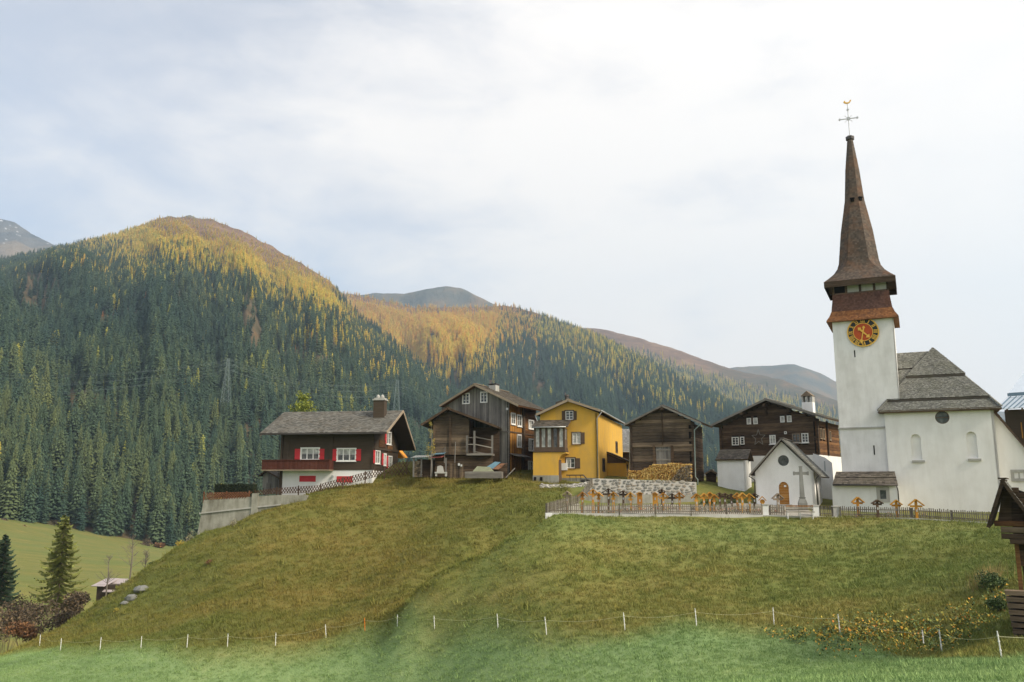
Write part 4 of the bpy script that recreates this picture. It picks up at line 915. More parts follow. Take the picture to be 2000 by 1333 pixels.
for q in wq:
    b = MB(); b.box(F, q[0]-.1, q[1]+.1, q[3]+.0, q[3]+.09, -.01, .04); b.box(F, q[0]-.09, q[0], q[2], q[3], -.01, .03); b.box(F, q[1], q[1]+.05, q[2], q[3], -.01, .03); b.build('window_frame', W_SHUT, e)
for q in sq: window(e, S, q, 1, 2, W_SHUT, GLASS, -.02, .05, .07, .05, trim=.06); shutter(e, S, (q[0]-.4, q[0]-.07, q[2], q[3]), W_SHUT)
fo = F.off(.55); gable_roof(e, F, fo.px(*Z3(183,347)), fo.px(*Z3(625,142)), fo.px(*Z3(1076,288)), .55, -aE-.5, S_BROWN, W_DARK, W_TRIM, .14, vh=.22)
R_ = fo.px(*Z3(1076,288)); g = [F.P(R_[0]+.06, R_[1]-.08, .55), F.P(R_[0]+.06, R_[1]-.10, -aE-.5)]; pipe(e, g, .075, METAL, 'gutter')
pipe(e, [F.P(R_[0]+.05, R_[1]-.15, .3), F.P(-.02, R_[1]-.75, .08), F.P(-.02, hb+.4, .08)], .05)
Lq = fo.px(*Z3(183,347)); pipe(e, [F.P(Lq[0]-.05, Lq[1]-.1, .5), F.P(Lq[0]+.1, Lq[1]-.6, .4), F.P(L_-.05, Lq[1]-.9, .08), F.P(L_-.05, Lq[1]-2.0, .08)], .045)
fc = F.off(-1.5); q = zr(fc, Z3, 592, 82, 628, 175); b = MB(); b.tube([fc.P((q[0]+q[1])/2, q[2]-.4, 0), fc.P((q[0]+q[1])/2, q[3]-.15, 0)], .2, 12); b.tube([fc.P((q[0]+q[1])/2, q[3]-.12, 0), fc.P((q[0]+q[1])/2, q[3], 0)], [.27,.2], 12); b.build('chimney', METAL_DK, e)
q = zr(fc, Z3, 462, 155, 548, 215); b = MB(); b.prism(fc, [(q[0], q[2]-.3), (q[1], q[2]-.3), (q[1], q[3]), (q[0], q[3]-.2)], -.8, .2); b.build('roof_hatch', S_BROWN, e)
# ground-floor block under the glazed bay
G = F.off(1.5); a0, h1 = G.px(*Z3(148, 872)); a1 = G.px(*Z3(492, 900))[0]; b = MB(); b.box(F, a0, a1, hb, h1, 0.01, 1.5); b.build('porch_wall', P_YELLOW, e)
b = MB(); b.box(F, a0-.03, a1+.03, hb, G.px(*Z3(300,1185))[1], 0.02, 1.54); b.box(F, a1+.05, .03, hb, F.px(*Z3(800,1205))[1]-.1, .0, .03); b.build('plinth', P_CONC, e)
for x in (178, 262): b = MB(); b.box(G, *zr(G, Z3, x-17, 1208, x+17, 1262), .03, .07); b.build('vent', BLACK, e)
Dp = Fac(F.P(a1, 0, 1.5).xy, F.deg+90); b = MB(); b.box(Dp, .12, 1.25, hb, hb+2.7, 0, .05); b.build('door', W_SHUT, e)
n = 12; arc = [(a1-.01, h1-1.1+.0)]+[(a1+.75-.75*math.cos(math.pi/2*i/n), h1-1.0+.9*math.sin(math.pi/2*i/n)) for i in range(n+1)]+[(a1+.75, h1), (a1-.01, h1)]
b = MB(); b.prism(F, arc, .02, 1.48); b.build('arch_bracket', P_YELLOW, e)
q = zr(G, Z3, 500, 1012, 578, 1112); b = MB(); b.box(F, q[0], q[1], q[2], q[3], .02, .25); b.build('meter_box', PAINT_WHITE, e)
# the glazed bay itself
y0, y1 = Z3(0, 850)[1], Z3(0, 525)[1]; a0, hB0 = G.px(*Z3(168, 848)); a1, hB1 = G.px(*Z3(572, 525)); by = []
b = MB(); b.box(F, a0-.1, a1+.12, hB0-.12, hB0, 0, 1.58); b.box(F, a0-.06, a1+.06, hB0, hB0+.28, 0.02, 1.5); b.build('bay_base', W_SHUT, e)
b = MB(); b.box(F, a0+.05, a1-.05, hB0+.28, hB1, .25, .35); b.build('bay_back', m_plain('pale_room', (.50,.49,.43), .8, .1), e)
n = 5
for i in range(n+1):
    a = lerp(a0, a1, i/n); b = MB(); b.box(F, a-.06, a+.06, hB0+.28, hB1, 1.38, 1.5); b.build('bay_post', W_SHUT, e)
for i in range(n):
    x0, x1 = lerp(a0, a1, i/n)+.06, lerp(a0, a1, (i+1)/n)-.06
    w = window(e, F, (x0, x1, hB0+.28, hB1-.05), 1, 1, W_SHUT, GLASS_C if i != 3 else GLASS, 1.45, .04, .05, .02)
Sd = Fac(F.P(a1, 0, 1.5).xy, F.deg+90); window(e, Sd, (.08, 1.4, hB0+1.0, hB1-.05), 3, 1, W_SHUT, GLASS_C, 0, .04, .05, .02); b = MB(); b.box(Sd, .02, 1.45, hB0+.28, hB0+1.0, -.05, .03); b.build('bay_panel', W_SHUT, e)
Gr = F.off(1.85); rl, rr_ = Gr.px(*Z3(130, 520)), Gr.px(*Z3(600, 520)); ht = F.px(*Z3(400, 448))[1]
roof_slope(e, F.P(rl[0], rl[1], 1.85), F.P(rr_[0]+.15, rl[1], 1.85), F.P(rr_[0]+.15, rl[1]+.75, .0), F.P(rl[0], rl[1]+.75, .0), S_BROWN, W_SHUT, .1, .22, .25, 'bay_roof')
pipe(e, [F.P(rl[0], rl[1]-.06, 1.9), F.P(rr_[0], rl[1]-.06, 1.9)], .05, METAL, 'gutter')
# lean-to at the side
h0_ = S.px(*Z3(1165, 860))[1]; a0 = S.px(*Z3(1165, 1000))[0]; a1 = min(a0+3.2, aE+.3)
Sl = Fac(S.P(a0, 0, 0).xy, F.deg); b = MB(); b.prism(Sl, [(0, hb), (1.9, hb), (1.9, h0_-1.0), (0, h0_-.15)], -2.6, 0); b.build('lean_to_wall', P_YELLOW, e)
roof_slope(e, Sl.P(2.6, h0_-1.15, .35), Sl.P(2.6, h0_-1.15, -2.8), Sl.P(0, h0_, -2.8), Sl.P(0, h0_, .35), S_BROWN, W_DARK, .12, .25, .25, 'lean_to_roof')
b = MB(); b.prism(Sl, [(0.02, h0_-1.15), (1.88, h0_-1.15), (1.88, h0_-1.0), (.02, h0_-.2)], 0, .03); b.build('gable_board', W_SHUT, e)
Sr = Sl.side(1.9); b = MB(); b.box(Sr, .3, 1.4, hb, h0_-1.3, 0, .05); b.build('door', W_DARK, e)
b = MB(); b.bar(Sl.P(2.45, hb, .2), Sl.P(2.45, h0_-1.2, .2), .1, .1); b.build('post', W_OCHRE, e)
# garden table and bench against the front
Fb, O = facade(Z3(740, 1262), 76.6, -15); e = empty('garden_table', O, 'dark folding garden table standing before the yellow house', 'table')
q = zr(Fb, Z3, 605, 1175, 835, 1190); b = MB(); b.box(Fb, q[0], q[1], q[2], q[3], -.6, .1); b.build('table_top', W_DARK, e)
for x in (650, 735, 800): b = MB(); p0, p1 = Fb.px(*Z3(x, 1190)), Fb.px(*Z3(x+8, 1262)); b.bar(Fb.P(*p0, 0), Fb.P(p0[0]+.05, O.z, 0), .05, .05); b.build('leg', METAL_DK, e)
Fb, O = facade(Z3(860, 1265), 76.3, -15); e = empty('deck_chair', O, 'small dark folding deck chair at the right corner of the yellow house front', 'chair')
b = MB(); p0, p1 = Fb.px(*Z3(900, 1245)), Fb.px(*Z3(830, 1175)); b.bar(Fb.P(*p0, 0), Fb.P(*p1, 0), .45, .05, up=(0,0,1)); b.build('back', METAL_DK, e)
b = MB(); q = zr(Fb, Z3, 820, 1240, 912, 1252); b.box(Fb, *q, -.25, .25); b.build('seat', METAL_DK, e)
for x in (828, 905): b = MB(); p0 = Fb.px(*Z3(x, 1250)); b.bar(Fb.P(p0[0], O.z-.1, 0), Fb.P(*p0, 0), .05, .4); b.build('leg', METAL_DK, e)

# ------------------------------------------------------------------ house with slate roof peeping between yellow house and barn
Fb, O = facade((1212, 935), 96, -8); e = empty('slate_house', O, 'grey slate roofed house half hidden between yellow house and log barn', 'house')
b = MB(); b.box(Fb, -2, 5, O.z-2, Fb.px(1220, 884)[1], -5, 0); b.build('wall', W_DARK, e)
p = [Fb.px(1205,884), Fb.px(1250,884)]; roof_slope(e, Fb.P(-2.5, p[0][1], .5), Fb.P(5.5, p[0][1], .5), Fb.P(5.5, p[0][1]+2.9, -3.2), Fb.P(-2.5, p[0][1]+2.9, -3.2), S_SLATE, W_DARK, .12, .22, .22)
b = MB(); b.box(Fb, *rect(Fb, (1217, 905), (1228, 925)), 0, .06); b.build('window', PAINT_RED, e)

# ------------------------------------------------------------------ log barn with woodpile
F, O = facade(Z4(240, 1240), 77, -23); e = empty('log_barn', O, 'weathered log barn with central post and a woodpile stacked against its front', 'barn')
ol = zp(F, Z4, (235,1260), (1150,1260), (1150,405), (685,185), (235,440)); dq = zr(F, Z4, 600, 765, 818, 1010); aE = 5.2
log_wall(e, F, ol, .30, W_BARN, [dq], th=.18); b = MB(); b.prism(F, [(min(max(a, ol[0][0]+.02), ol[1][0]-.35), h-.05) for a, h in ol], -aE, -.31); b.build('rear_wall', W_DARK, e)
for x0, x1, y0, y1, o_ in ((222,270,440,1260,.14), (1122,1168,400,1260,.14), (680,706,190,742,.12), (555,596,742,1020,.10), (815,862,742,1020,.10)):
    b = MB(); b.box(F, *zr(F, Z4, x0, y0, x1, y1), -.02, o_); b.build('post', W_DARK, e)
b = MB(); b.box(F, *zr(F, Z4, 262, 738, 1130, 756), 0, .09); b.build('wall_beam', W_BARN, e)
for i in range(6):
    st = (dq[1]-dq[0])/6; piece_F('door_board', 'plank', W_GREY, e, F, dq[2]-.2, dq[3], dq[0]+(i+.5)*st, st*.96, -.05, .05, True)
b = MB(); b.box(F, dq[0], dq[1], dq[3]-.35, dq[3]-.2, -.02, .03); b.box(F, dq[0], dq[1], dq[2]+.3, dq[2]+.45, -.02, .03); b.build('door_ledge', W_GREYH, e)
S = F.side(ol[1][0]); log_wall(e, S, [(0, ol[0][1]), (aE, ol[0][1]), (aE, ol[2][1]-.1), (0, ol[2][1]-.1)], .30, W_DARK)
fo = F.off(.6); Lq, Tq, Rq = [fo.px(*Z4(*p)) for p in ((135,442), (685,163), (1252,415))]; gable_roof(e, F, Lq, Tq, Rq, .6, -aE-.5, S_BROWN, W_DARK, W_GREYH, .12, vh=.16)
b = MB(); c = fo.px(*Z4(682, 205)); b.box(F, c[0]-.17, c[0]+.17, c[1]-.15, c[1]+.12, -.5, .62); b.build('ridge_beam', W_DARK, e)
pipe(e, [F.P(*fo.px(*Z4(1252,430)), .6), F.P(*F.px(*Z4(1162,520)), .15), F.P(*F.px(*Z4(1175,1195)), .15), F.P(*F.px(*Z4(1215,1240)), .3), F.P(*F.px(*Z4(1215,1330)), .3)], .05, m_plain('verdigris_pipe', (.24,.30,.28), .5, .2))
pipe(e, [F.P(*fo.px(*Z4(205,530)), .4), F.P(*F.px(*Z4(228,570)), .2), F.P(*F.px(*Z4(228,1230)), .2)], .04)
wp = empty('woodpile', F.P(ol[0][0], ol[0][1], .8), 'big pile of split yellow firewood leaning against the log barn front', 'woodpile')
b = MB(); woodpile(b, F, zp(F, Z4, (215,1250), (1135,1262), (1135,1012), (950,1006), (600,1014), (420,1100), (380,1118), (215,1116)), .045, .075, 0, .85, .75, random.Random(5)); b.build('firewood', M_CUT, wp, kind='stuff')
b = MB(); woodpile(b, F, zp(F, Z4, (820,1262), (1138,1262), (1138,1030), (1000,1050)), .05, .08, 0, .93, .6, random.Random(6)); b.build('old_firewood', M_CUT2, wp, kind='stuff')

# ------------------------------------------------------------------ mortared stone retaining wall
Fw, O = facade((1158, 985), 72.2, -2); e = empty('stone_wall', O, 'pale mortared rubble stone wall below the woodpile at the back of the graveyard', 'wall')
ol = Fw.poly([(1120,1002),(1138,965),(1157,936),(1170,935),(1360,942),(1362,1002)]); b = MB(); b.prism(Fw, ol, -.6, 0); b.build('mortar', m_plaster('lime_mortar', (.50,.48,.44), (.34,.32,.28), .6), e)
b = MB(); q = rect(Fw, (1140,966), (1361,1002)); b.box(Fw, q[0], q[1], q[2], q[3], .02, .14); b.build('concrete_footing', P_CONC, e)
sts = [m_plain('wall_stone_%d' % i, c, .85, .25, 4) for i, c in enumerate([(.24,.23,.20), (.31,.29,.25), (.19,.19,.175), (.28,.24,.19)])]
rr = random.Random(3); SM = []
for i in range(8):
    b = MB(); k = 9; ring = [(math.cos(6.283*j/k)*rr.uniform(.78,1.1), math.sin(6.283*j/k)*rr.uniform(.7,1.1)) for j in range(k)]
    b.loft([[Vector((x*.5, -.3, y*.5)) for x, y in ring], [Vector((x*.5, .25, y*.5)) for x, y in ring], [Vector((x*.36, .5, y*.36)) for x, y in ring]])
    m = bpy.data.meshes.new('stone'); m.from_pydata(b.v, [], b.f); m.update(); fix_normals(m); m.materials.append(sts[i % 4]); SM.append(m)
placed = []
for _ in range(9000):
    a, h = rr.uniform(ol[0][0]+.3, ol[4][0]-.1), rr.uniform(q[3]+.05, ol[2][1]-.08); s = span_at(ol, h)
    if not s or not (s[0]+.2 < a < s[1]-.15): continue
    w, hh = rr.uniform(.2, .6), rr.uniform(.13, .30)
    if any(abs(a-x)/((w+w2)/2+.0) < 1 and abs(h-y)/((hh+h2)/2-.02) < 1 for x, y, w2, h2 in placed): continue
    placed.append((a, h, w, hh)); P = Fw.P(a, h, .0)-e.location; o = link('stone', rr.choice(SM), e); o.location = P; o.scale = (w, .12, hh); o.rotation_euler = (0, rr.uniform(-.15, .15), math.radians(180-2))
    if len(placed) > 260: break

# ------------------------------------------------------------------ parsonage: logs over a white base
F, O = facade(Z5(200, 1100), 86, -35); e = empty('log_house', O, 'broad dark log house with a big star on its gable behind the white chapel', 'house')
hm = F.px(*Z5(700, 668))[1]; ol = zp(F, Z5, (203,668), (1172,668), (1172,300), (645,130), (203,385)); aR = ol[1][0]; hb = O.z-1; aE = 8.6
tq = [zr(F, Z5, *r) for r in ((455,295,497,352),(520,292,563,350),(790,275,832,333),(857,270,903,330))]; mq = [zr(F, Z5, *r) for r in ((305,485,375,562),(388,482,430,555),(683,465,745,550),(910,450,990,535),(1003,447,1073,535))]
log_wall(e, F, ol, .28, W_DARK, tq+mq, th=.18)
for i, q in enumerate(tq): window(e, F, q, 1, 1, PAINT_WHITE, GLASS_C, .0, .03, .05, .05, trim=.02)
for i, q in enumerate(mq): window(e, F, q, 2 if i != 1 else 1, 3, PAINT_WHITE if i != 3 else W_TRIM, GLASS_C if i == 2 else GLASS, .0, .05, .06, .05, PAINT_WHITE if i > 1 else None, trim=.02)
S = F.side(aR); so = [(0, hm), (aE, hm), (aE, ol[2][1]-.1), (0, ol[2][1]-.1)]; sq = [(1.0,1.7,hm+1.6,hm+2.6), (2.1,2.8,hm+1.6,hm+2.6), (4.6,5.2,hm+1.6,hm+2.5)]
log_wall(e, S, so, .28, W_WARM, sq, th=.18)  # warmer wood than the front: sunlight on this wall put into its colour
for q in sq: window(e, S, q, 2, 2, W_TRIM, GLASS, 0, .05, .06, .05, trim=.03)
for a in (0, 3.6): b = MB(); b.box(S, a-.14, a+.14, hm, ol[2][1], 0, .16); b.build('post', W_DARK, e)
b = MB(); b.box(F, ol[0][0]-.12, ol[0][0]+.12, hm-.1, ol[4][1], 0, .16); b.build('post', W_DARK, e)
b = MB(); b.prism(F, [(ol[0][0]-.05, hb), (aR+.05, hb), (aR+.05, hm-.01), (ol[0][0]-.05, hm-.01)], -aE-.05, .1)
sl = [(0, hb), (aE, hb), (aE, hm-3.0), (3.0, hm-3.0), (3.0, hm-.6), (0, hm-.02)]
b.build('base_wall', P_WHITE, e)
fo = F.off(.9); Lq, Tq, Rq = [fo.px(*Z5(*p)) for p in ((92,362), (640,98), (1242,282))]; gable_roof(e, F, Lq, Tq, Rq, .9, -aE-.4, S_CHURCH, W_DARK, W_GREYH, .16, vh=.2)
for x, y in ((650,170), (420,250), (890,225), (190,350)):
    c = F.px(*Z5(x, y)); b = MB(); b.box(F, c[0]-.14, c[0]+.14, c[1]-.12, c[1]+.16, -.3, .85); b.build('purlin_end', W_DARK, e)
c = F.px(*Z5(650, 205)); b = MB(); b.box(F, c[0]-.1, c[0]+.1, c[1]-.55, c[1]+.5, 0, .3); b.build('bracket', W_DARK, e)
# the star of bare laths
ca, chh = F.px(*Z5(575, 490)); r1, r2 = .78, .33; pts5 = []
for i in range(10): r = r1 if i % 2 == 0 else r2; pts5.append((ca+r*math.sin(math.pi*i/5)*.92, chh+r*math.cos(math.pi*i/5)*1.08))
b = MB()
for i in range(10): b.bar(F.P(*pts5[i], .1), F.P(*pts5[(i+1) % 10], .1), .035, .05)
b.build('star', W_GREYH, e)
q = zr(F, Z5, 832, 427, 857, 452); b = MB(); b.box(F, *q, 0, .14); vb = b.build('vent_box', PAINT_WHITE, e); b = MB(); b.prism(F, circ((q[0]+q[1])/2, (q[2]+q[3])/2, .06, 12), .14, .15); b.build('vent_hole', BLACK, vb)
c = F.px(*Z5(945, 550)); b = MB(); b.box(F, c[0]-.35, c[0]+.3, c[1]-.1, c[1]+.06, .05, .3); b.build('flower_box', W_DARK, e)
fc = F.off(-3.0); q = zr(fc, Z5, 1005, 135, 1120, 260); b = MB(); b.box(fc, q[0], q[1], q[2]-.5, q[3], -.9, 0); ch = b.build('chimney', P_WHITE, e)
b = MB(); h = q[3]
for a in (q[0], (q[0]+q[1])/2-.07, q[1]-.14): b.box(fc, a, a+.14, h, h+.62, -.9, 0)
b.build('chimney_vent', P_STONE, ch); b = MB(); b.prism(fc, [(q[0]-.08, h+.62), (q[1]+.08, h+.62), ((q[0]+q[1])/2, h+1.15)], -.98, .08); b.build('chimney_cap', W_TRIM, ch)
# white annex at its left
Fa, O = facade(Z5(155, 1060), 76, -24); e = empty('white_annex', O, 'small white plastered annex with shingled roof left of the chapel', 'shed')
q = zr(Fa, Z5, 155, 712, 437, 1100); b = MB(); b.box(Fa, q[0], q[1], q[2]-.6, q[3], -4.5, 0); b.build('wall', P_WHITE, e)
fo = Fa.off(.3); p = fo.px(*Z5(138, 708)), fo.px(*Z5(440, 705)); hT = Fa.off(-1.6).px(*Z5(300, 608))[1]
roof_slope(e, Fa.P(p[0][0], p[0][1], .3), Fa.P(p[1][0]+.2, p[0][1], .3), Fa.P(p[1][0]+.25, hT, -1.6), Fa.P(p[0][0]+.15, hT, -1.6), S_BROWN, W_DARK, .12, .28, .2)
roof_slope(e, Fa.P(p[0][0], p[0][1], -3.6), Fa.P(p[1][0]+.2, p[0][1], -3.6), Fa.P(p[1][0]+.25, hT, -1.6), Fa.P(p[0][0]+.15, hT, -1.6), S_BROWN, W_DARK, .12, .28, .2)
Fy, O = facade((1592, 1000), 73.5, -26); e = empty('yard_wall', O, 'plain white plastered wall between the chapel and the tower lean-to', 'garden wall')
b = MB(); b.prism(Fy, Fy.poly([(1588,1003),(1588,886),(1611,894),(1624,904),(1628,948),(1646,950),(1646,1003)]), -.5, 0); b.build('wall_face', P_WHITE, e); q = rect(Fy, (1609,901), (1613,921)); b = MB(); b.box(Fy, *q, 0, .02); b.build('slit_window', METAL, e)
# tiny granary between barn and annex
Fa, O = facade(Z4(1395, 1333), 80, -18); e = empty('granary', O, 'tiny dark log granary between the log barn and the white annex', 'shed')
log_wall(e, Fa, zp(Fa, Z4, (1325,1333), (1470,1333), (1470,1150), (1398,1115), (1325,1150)), .22, W_DARK); gable_roof(e, Fa, Fa.px(*Z4(1310,1150)), Fa.px(*Z4(1398,1100)), Fa.px(*Z4(1490,1150)), .3, -2, S_BROWN, W_DARK, W_TRIM, .1, vh=.14)

# ------------------------------------------------------------------ chapel
F, O = facade(Z5(540, 1170), 68.5, -26); e = empty('chapel', O, 'small white chapel with steep roof, round window and orange arched door', 'chapel')
hb = O.z-.6; a0, a1 = F.px(*Z5(540, 900))[0], F.px(*Z5(1128, 900))[0]; ap = F.px(*Z5(800, 528)); le, re = F.px(*Z5(540, 800)), F.px(*Z5(1128, 830)); he = min(le[1], re[1])
c = F.px(*Z5(820, 718)); rw = (F.px(*Z5(876, 718))[0]-F.px(*Z5(764, 718))[0])/2; dq = zr(F, Z5, 771, 930, 884, 1165); da = arch(dq[0], dq[1], dq[2], dq[3], 14, .45)
b = MB(); b.wall(F, [(a0, hb), (a1, hb), (a1, he), ap, (a0, he)], [circ(*c, rw, 28), da], .25); S = F.side(a1); Ld = 5.4; b.wall(S, [(0, hb), (Ld, hb), (Ld, he), (0, he)], [], .2); b.build('wall', P_WHITE, e)
b = MB(); b.prism(F, [(a0, hb), (a1-.03, hb), (a1-.03, he-.05), (ap[0], ap[1]-.1), (a0, he-.05)], -Ld, -.26); b.build('wall_core', P_WHITE, e)
b = MB(); b.prism(F, circ(*c, rw, 28), -.22, -.16); rwo = b.build('round_window', GLASS_L, e); b = MB()
for k in (-.5, 0, .5):
    w = math.sqrt(1-k*k)*rw; b.bar(F.P(c[0]+k*rw, c[1]-w, -.14), F.P(c[0]+k*rw, c[1]+w, -.14), .03, .03); b.bar(F.P(c[0]-w, c[1]+k*rw, -.13), F.P(c[0]+w, c[1]+k*rw, -.13), .03, .03)
b.build('leading', METAL_DK, rwo)
n = 9; d_ = None
for i in range(n):
    h = lerp(dq[2], dq[3], (i+.5)/n); s = span_at(da, h)
    if s: piece_F('door_board', 'plank', W_DOOR, e, F, s[0], s[1], h, (dq[3]-dq[2])/n*.96, -.16, .06)
b = MB(); b.box(F, dq[0]-.2, dq[1]+.2, dq[2]-.3, dq[2]+.06, 0, .4); b.build('door_step', P_STONE, e); b = MB(); b.box(F, c[0]-.07, c[0]+.1, dq[3]-.42, dq[3]-.28, -.12, -.08); b.build('door_light', PAINT_WHITE, e)
fo = F.off(.5); Lq, Tq, Rq = [fo.px(*Z5(*p)) for p in ((478,862), (800,495), (1205,838))]; Tq = (Tq[0], Tq[1]); gable_roof(e, F, Lq, Tq, (Rq[0], Rq[1]-.35), .5, -Ld-.4, S_CHURCH, W_DARK, W_GREYH, .09, vh=.11)
for pts_ in (((486,872),(535,912),(540,1075)), ((1182,862),(1146,905),(1172,1195))):
    P3 = [F.px(*Z5(*p)) for p in pts_]; pipe(e, [F.P(*P3[0], .45), F.P(*P3[1], .1), F.P(*P3[2], .1)], .05, METAL_DK)
# stone cross
X_STONE = m_plaster('weathered_cross_stone', (.27,.27,.25), (.12,.12,.10), .8)
F, O = facade(Z5(1010, 1165), 62.5, -14); e = empty('stone_cross', O, 'tall grey stone cross on a pedestal in front of the chapel', 'cross')
q = zr(F, Z5, 965, 1085, 1060, 1165); am = (q[0]+q[1])/2; P = lambda a, h, o: F.P(a, h, o)
def sq(c, w, h): return [F.P(c-w, h, w), F.P(c+w, h, w), F.P(c+w, h, -w), F.P(c-w, h, -w)]
b = MB(); w = (q[1]-q[0])/2; b.loft([sq(am, w*1.0, q[2]-.3), sq(am, w*1.0, q[2]+.15), sq(am, w*.8, q[2]+.35), sq(am, w*.62, q[3]-.1), sq(am, w*.72, q[3])]); b.build('pedestal', X_STONE, e)
hs = F.px(*Z5(1000, 770))[1]; ax = F.px(*Z5(994, 846)); b = MB(); b.loft([sq(am, .17, q[3]), sq(am, .115, ax[1]), sq(am, .105, hs-.12), sq(am, .13, hs-.05), sq(am, .09, hs)]); b.build('shaft', X_STONE, e)
al = F.px(*Z5(918, 846))[0]-F.px(*Z5(994, 846))[0]; b = MB(); b.box(F, am+al, am-al, ax[1]-.11, ax[1]+.11, -.10, .10); b.box(F, am+al-.02, am+al+.1, ax[1]-.14, ax[1]+.14, -.12, .12); b.box(F, am-al-.1, am-al+.02, ax[1]-.14, ax[1]+.14, -.12, .12); b.build('cross_arm', X_STONE, e)

# ------------------------------------------------------------------ church: tower, choir, lean-to
TF, O = facade((1641, 1000), 68.6, -26); F = TF
tw = empty('church_tower', O, 'white church tower with gold clock and tall curved brown spire', 'tower')
aT = F.px(1750, 690)[0]; hE = (F.px(1626, 629)[1]+F.px(1747, 617)[1])/2; hb = O.z-1; aL = F.px(1626, 640)[0]
s1, s2 = zr(F, Z7, 207, 88, 220, 137), zr(F, Z7, 343, 758, 358, 825)
b = MB(); b.wall(F, [(aL, hb), (aT, hb), (aT, hE), (aL, hE)], [rpoly(s1), rpoly(s2)], .4); S = F.side(aT); wT = aT-aL; b.wall(S, [(0, hb), (wT, hb), (wT, hE), (0, hE)], [], .1); b.prism(F, [(aL, hb), (aT-.1, hb), (aT-.1, hE), (aL, hE)], -wT, -.4); b.build('tower_wall', P_TOWER, tw)
b = MB(); b.box(F, *s1, -.39, -.3); b.box(F, *s2, -.39, -.3); b.build('slit_window', BLACK, tw)
hl = F.px(1690, 836)[1]; b = MB(); b.box(F, aL-.1, aT+.0, hl-.06, hl+.06, -.05, .12); b.build('ledge', P_STONE, tw)
# axis and rings of the roof
am = (aL+aT)/2; cx = F.P(am, 0, -wT/2); XF = Fac((cx.x, cx.y), -26)
def hz(X, Y): return XF.px(*Z6(X, Y))[1]
def ring(w, h, k):
    k = max(.415, k); pts_ = [(w, w*k), (w*k, w), (-w*k, w), (-w, w*k), (-w, -w*k), (-w*k, -w), (w*k, -w), (w, -w*k)]; return [XF.P(x, h, y) for x, y in pts_]
W = wT/2; h0 = hE
def rings_mesh(name, prof, mat, par, shm=None, row=.22, wid=.2, lift=.02):
    R = [ring(w, h, k) for w, h, k in prof]; b = MB(); b.loft(R); o = b.build(name, mat, par)
    if shm:
        s = MB()
        for i in range(len(R)-1):
            for j in range(8):
                A, B_, C, D = R[i][j], R[i][(j+1) % 8], R[i+1][(j+1) % 8], R[i+1][j]
                if (A-B_).length < .03 and (C-D).length < .03: continue
                N = (B_-A).cross(D-A) if (B_-A).length > .03 else (C-D).cross(A-D)*-1
                c = (A+B_+C+D)/4-Vector((cx.x, cx.y, 0)); c.z = 0
                sh(s, A, B_, C, D, c, row, wid, lift)
        s.build('shingles', shm, o, kind='stuff')
    return o
def sh(b, A, B_, C, D, outw, row, wid, lift):
    N = (B_-A).cross(D-A)
    if N.length < 1e-5: N = (C-B_).cross(D-B_)
    N.normalize()
    if N.dot(outw) < 0: N = -N
    sl = (D+C-A-B_).length/2; nr = max(1, int(round(sl/row)))
    for i in range(nr):
        v0, v1 = i/nr, min(1, (i+1.2)/nr); L0, R0, L1, R1 = A.lerp(D, v0), B_.lerp(C, v0), A.lerp(D, v1), B_.lerp(C, v1); w = (R0-L0).length; nc = max(1, int(w/wid))
        for k in range(nc):
            u0, u1 = k/nc, (k+1)/nc; l = lift*random.uniform(.6, 1.6); p0, p1, p2, p3 = L0.lerp(R0, u0), L0.lerp(R0, u1), L1.lerp(R1, u1), L1.lerp(R1, u0)
            b.add([p0, p1, p0+N*l, p1+N*l, p2+N*.003, p3+N*.003], [(0,1,3,2), (2,3,4,5)])
hn = hz(245, 1052); rings_mesh('skirt_flare', [(W+.42, h0-.12, 1), (W+.40, h0, 1), (W+.18, h0+.35, 1), (W+.0, h0+.8, 1)], S_COPPER, tw, S_COPPER, .14, .14, .012); rings_mesh('skirt_roof', [(W+.0, h0+.8, 1), (W-.12, lerp(h0, hn, .75), 1), (W-.16, hn, 1)], S_SKIRT, tw, S_SKIRT, .14, .14, .012)
hs0 = hz(239, 990); hc = hn
b = MB(); b.loft([ring(W-.32, hc, 1), ring(W-.32, hs0+.3, 1)]); b.build('belfry_core', BLACK, tw)
for k in range(4):
    Bf = Fac(XF.P(0, 0, 0).xy, -26+90*k); Bf = Fac((cx+Bf.n*(W-.28)-Bf.t*(W-.16)).xy, -26+90*k); wd = 2*(W-.16)
    for i in range(5): a = wd*i/4; b = MB(); b.box(Bf, max(0, a-.09), min(wd, a+.09), hc, hs0, -.05, .10); b.build('belfry_post', W_DARK, tw)
    b = MB(); b.box(Bf, .2, wd-.2, hc, hc+.12, 0, .12); b.build('belfry_sill', S_SPIRE, tw)
    if k in (0, 1):
        for i in range(1, 4): b = MB(); b.box(Bf, wd*i/4+.1, min(wd-.1, wd*(i+1)/4-.1), hc+.14, hs0-.15, .01, .05); b.build('louvre', P_STONE, tw)
we = W+.42
b = MB(); b.loft([ring(we+.0, hs0-.38, 1), ring(we+.0, hs0-.34, 1), ring(we+.02, hs0, 1)]); 
b = MB()
for k in range(4):
    Bf = Fac((cx+Fac((0,0), -26+90*k).n*we-Fac((0,0), -26+90*k).t*we).xy, -26+90*k); b.box(Bf, 0, 2*we, hs0-.5, hs0+.02, -.05, .0)
b.build('eave_fascia', W_DARK, tw)
pz = [(322-135, 880), (300-150, 720), (252-160, 560), (228-163, 400), (190-168, 232)]; dsc = (cx.y)/FOC/2.615/2*1.0
prof = [(we, hs0-.02, 1), (we-.35, hs0+.35, .93), (we-.78, lerp(hs0, hz(228, 880), .45), .8), (we-1.05, lerp(hs0, hz(228, 880), .72), .66)]
cax = [228, 225, 206, 196, 179]
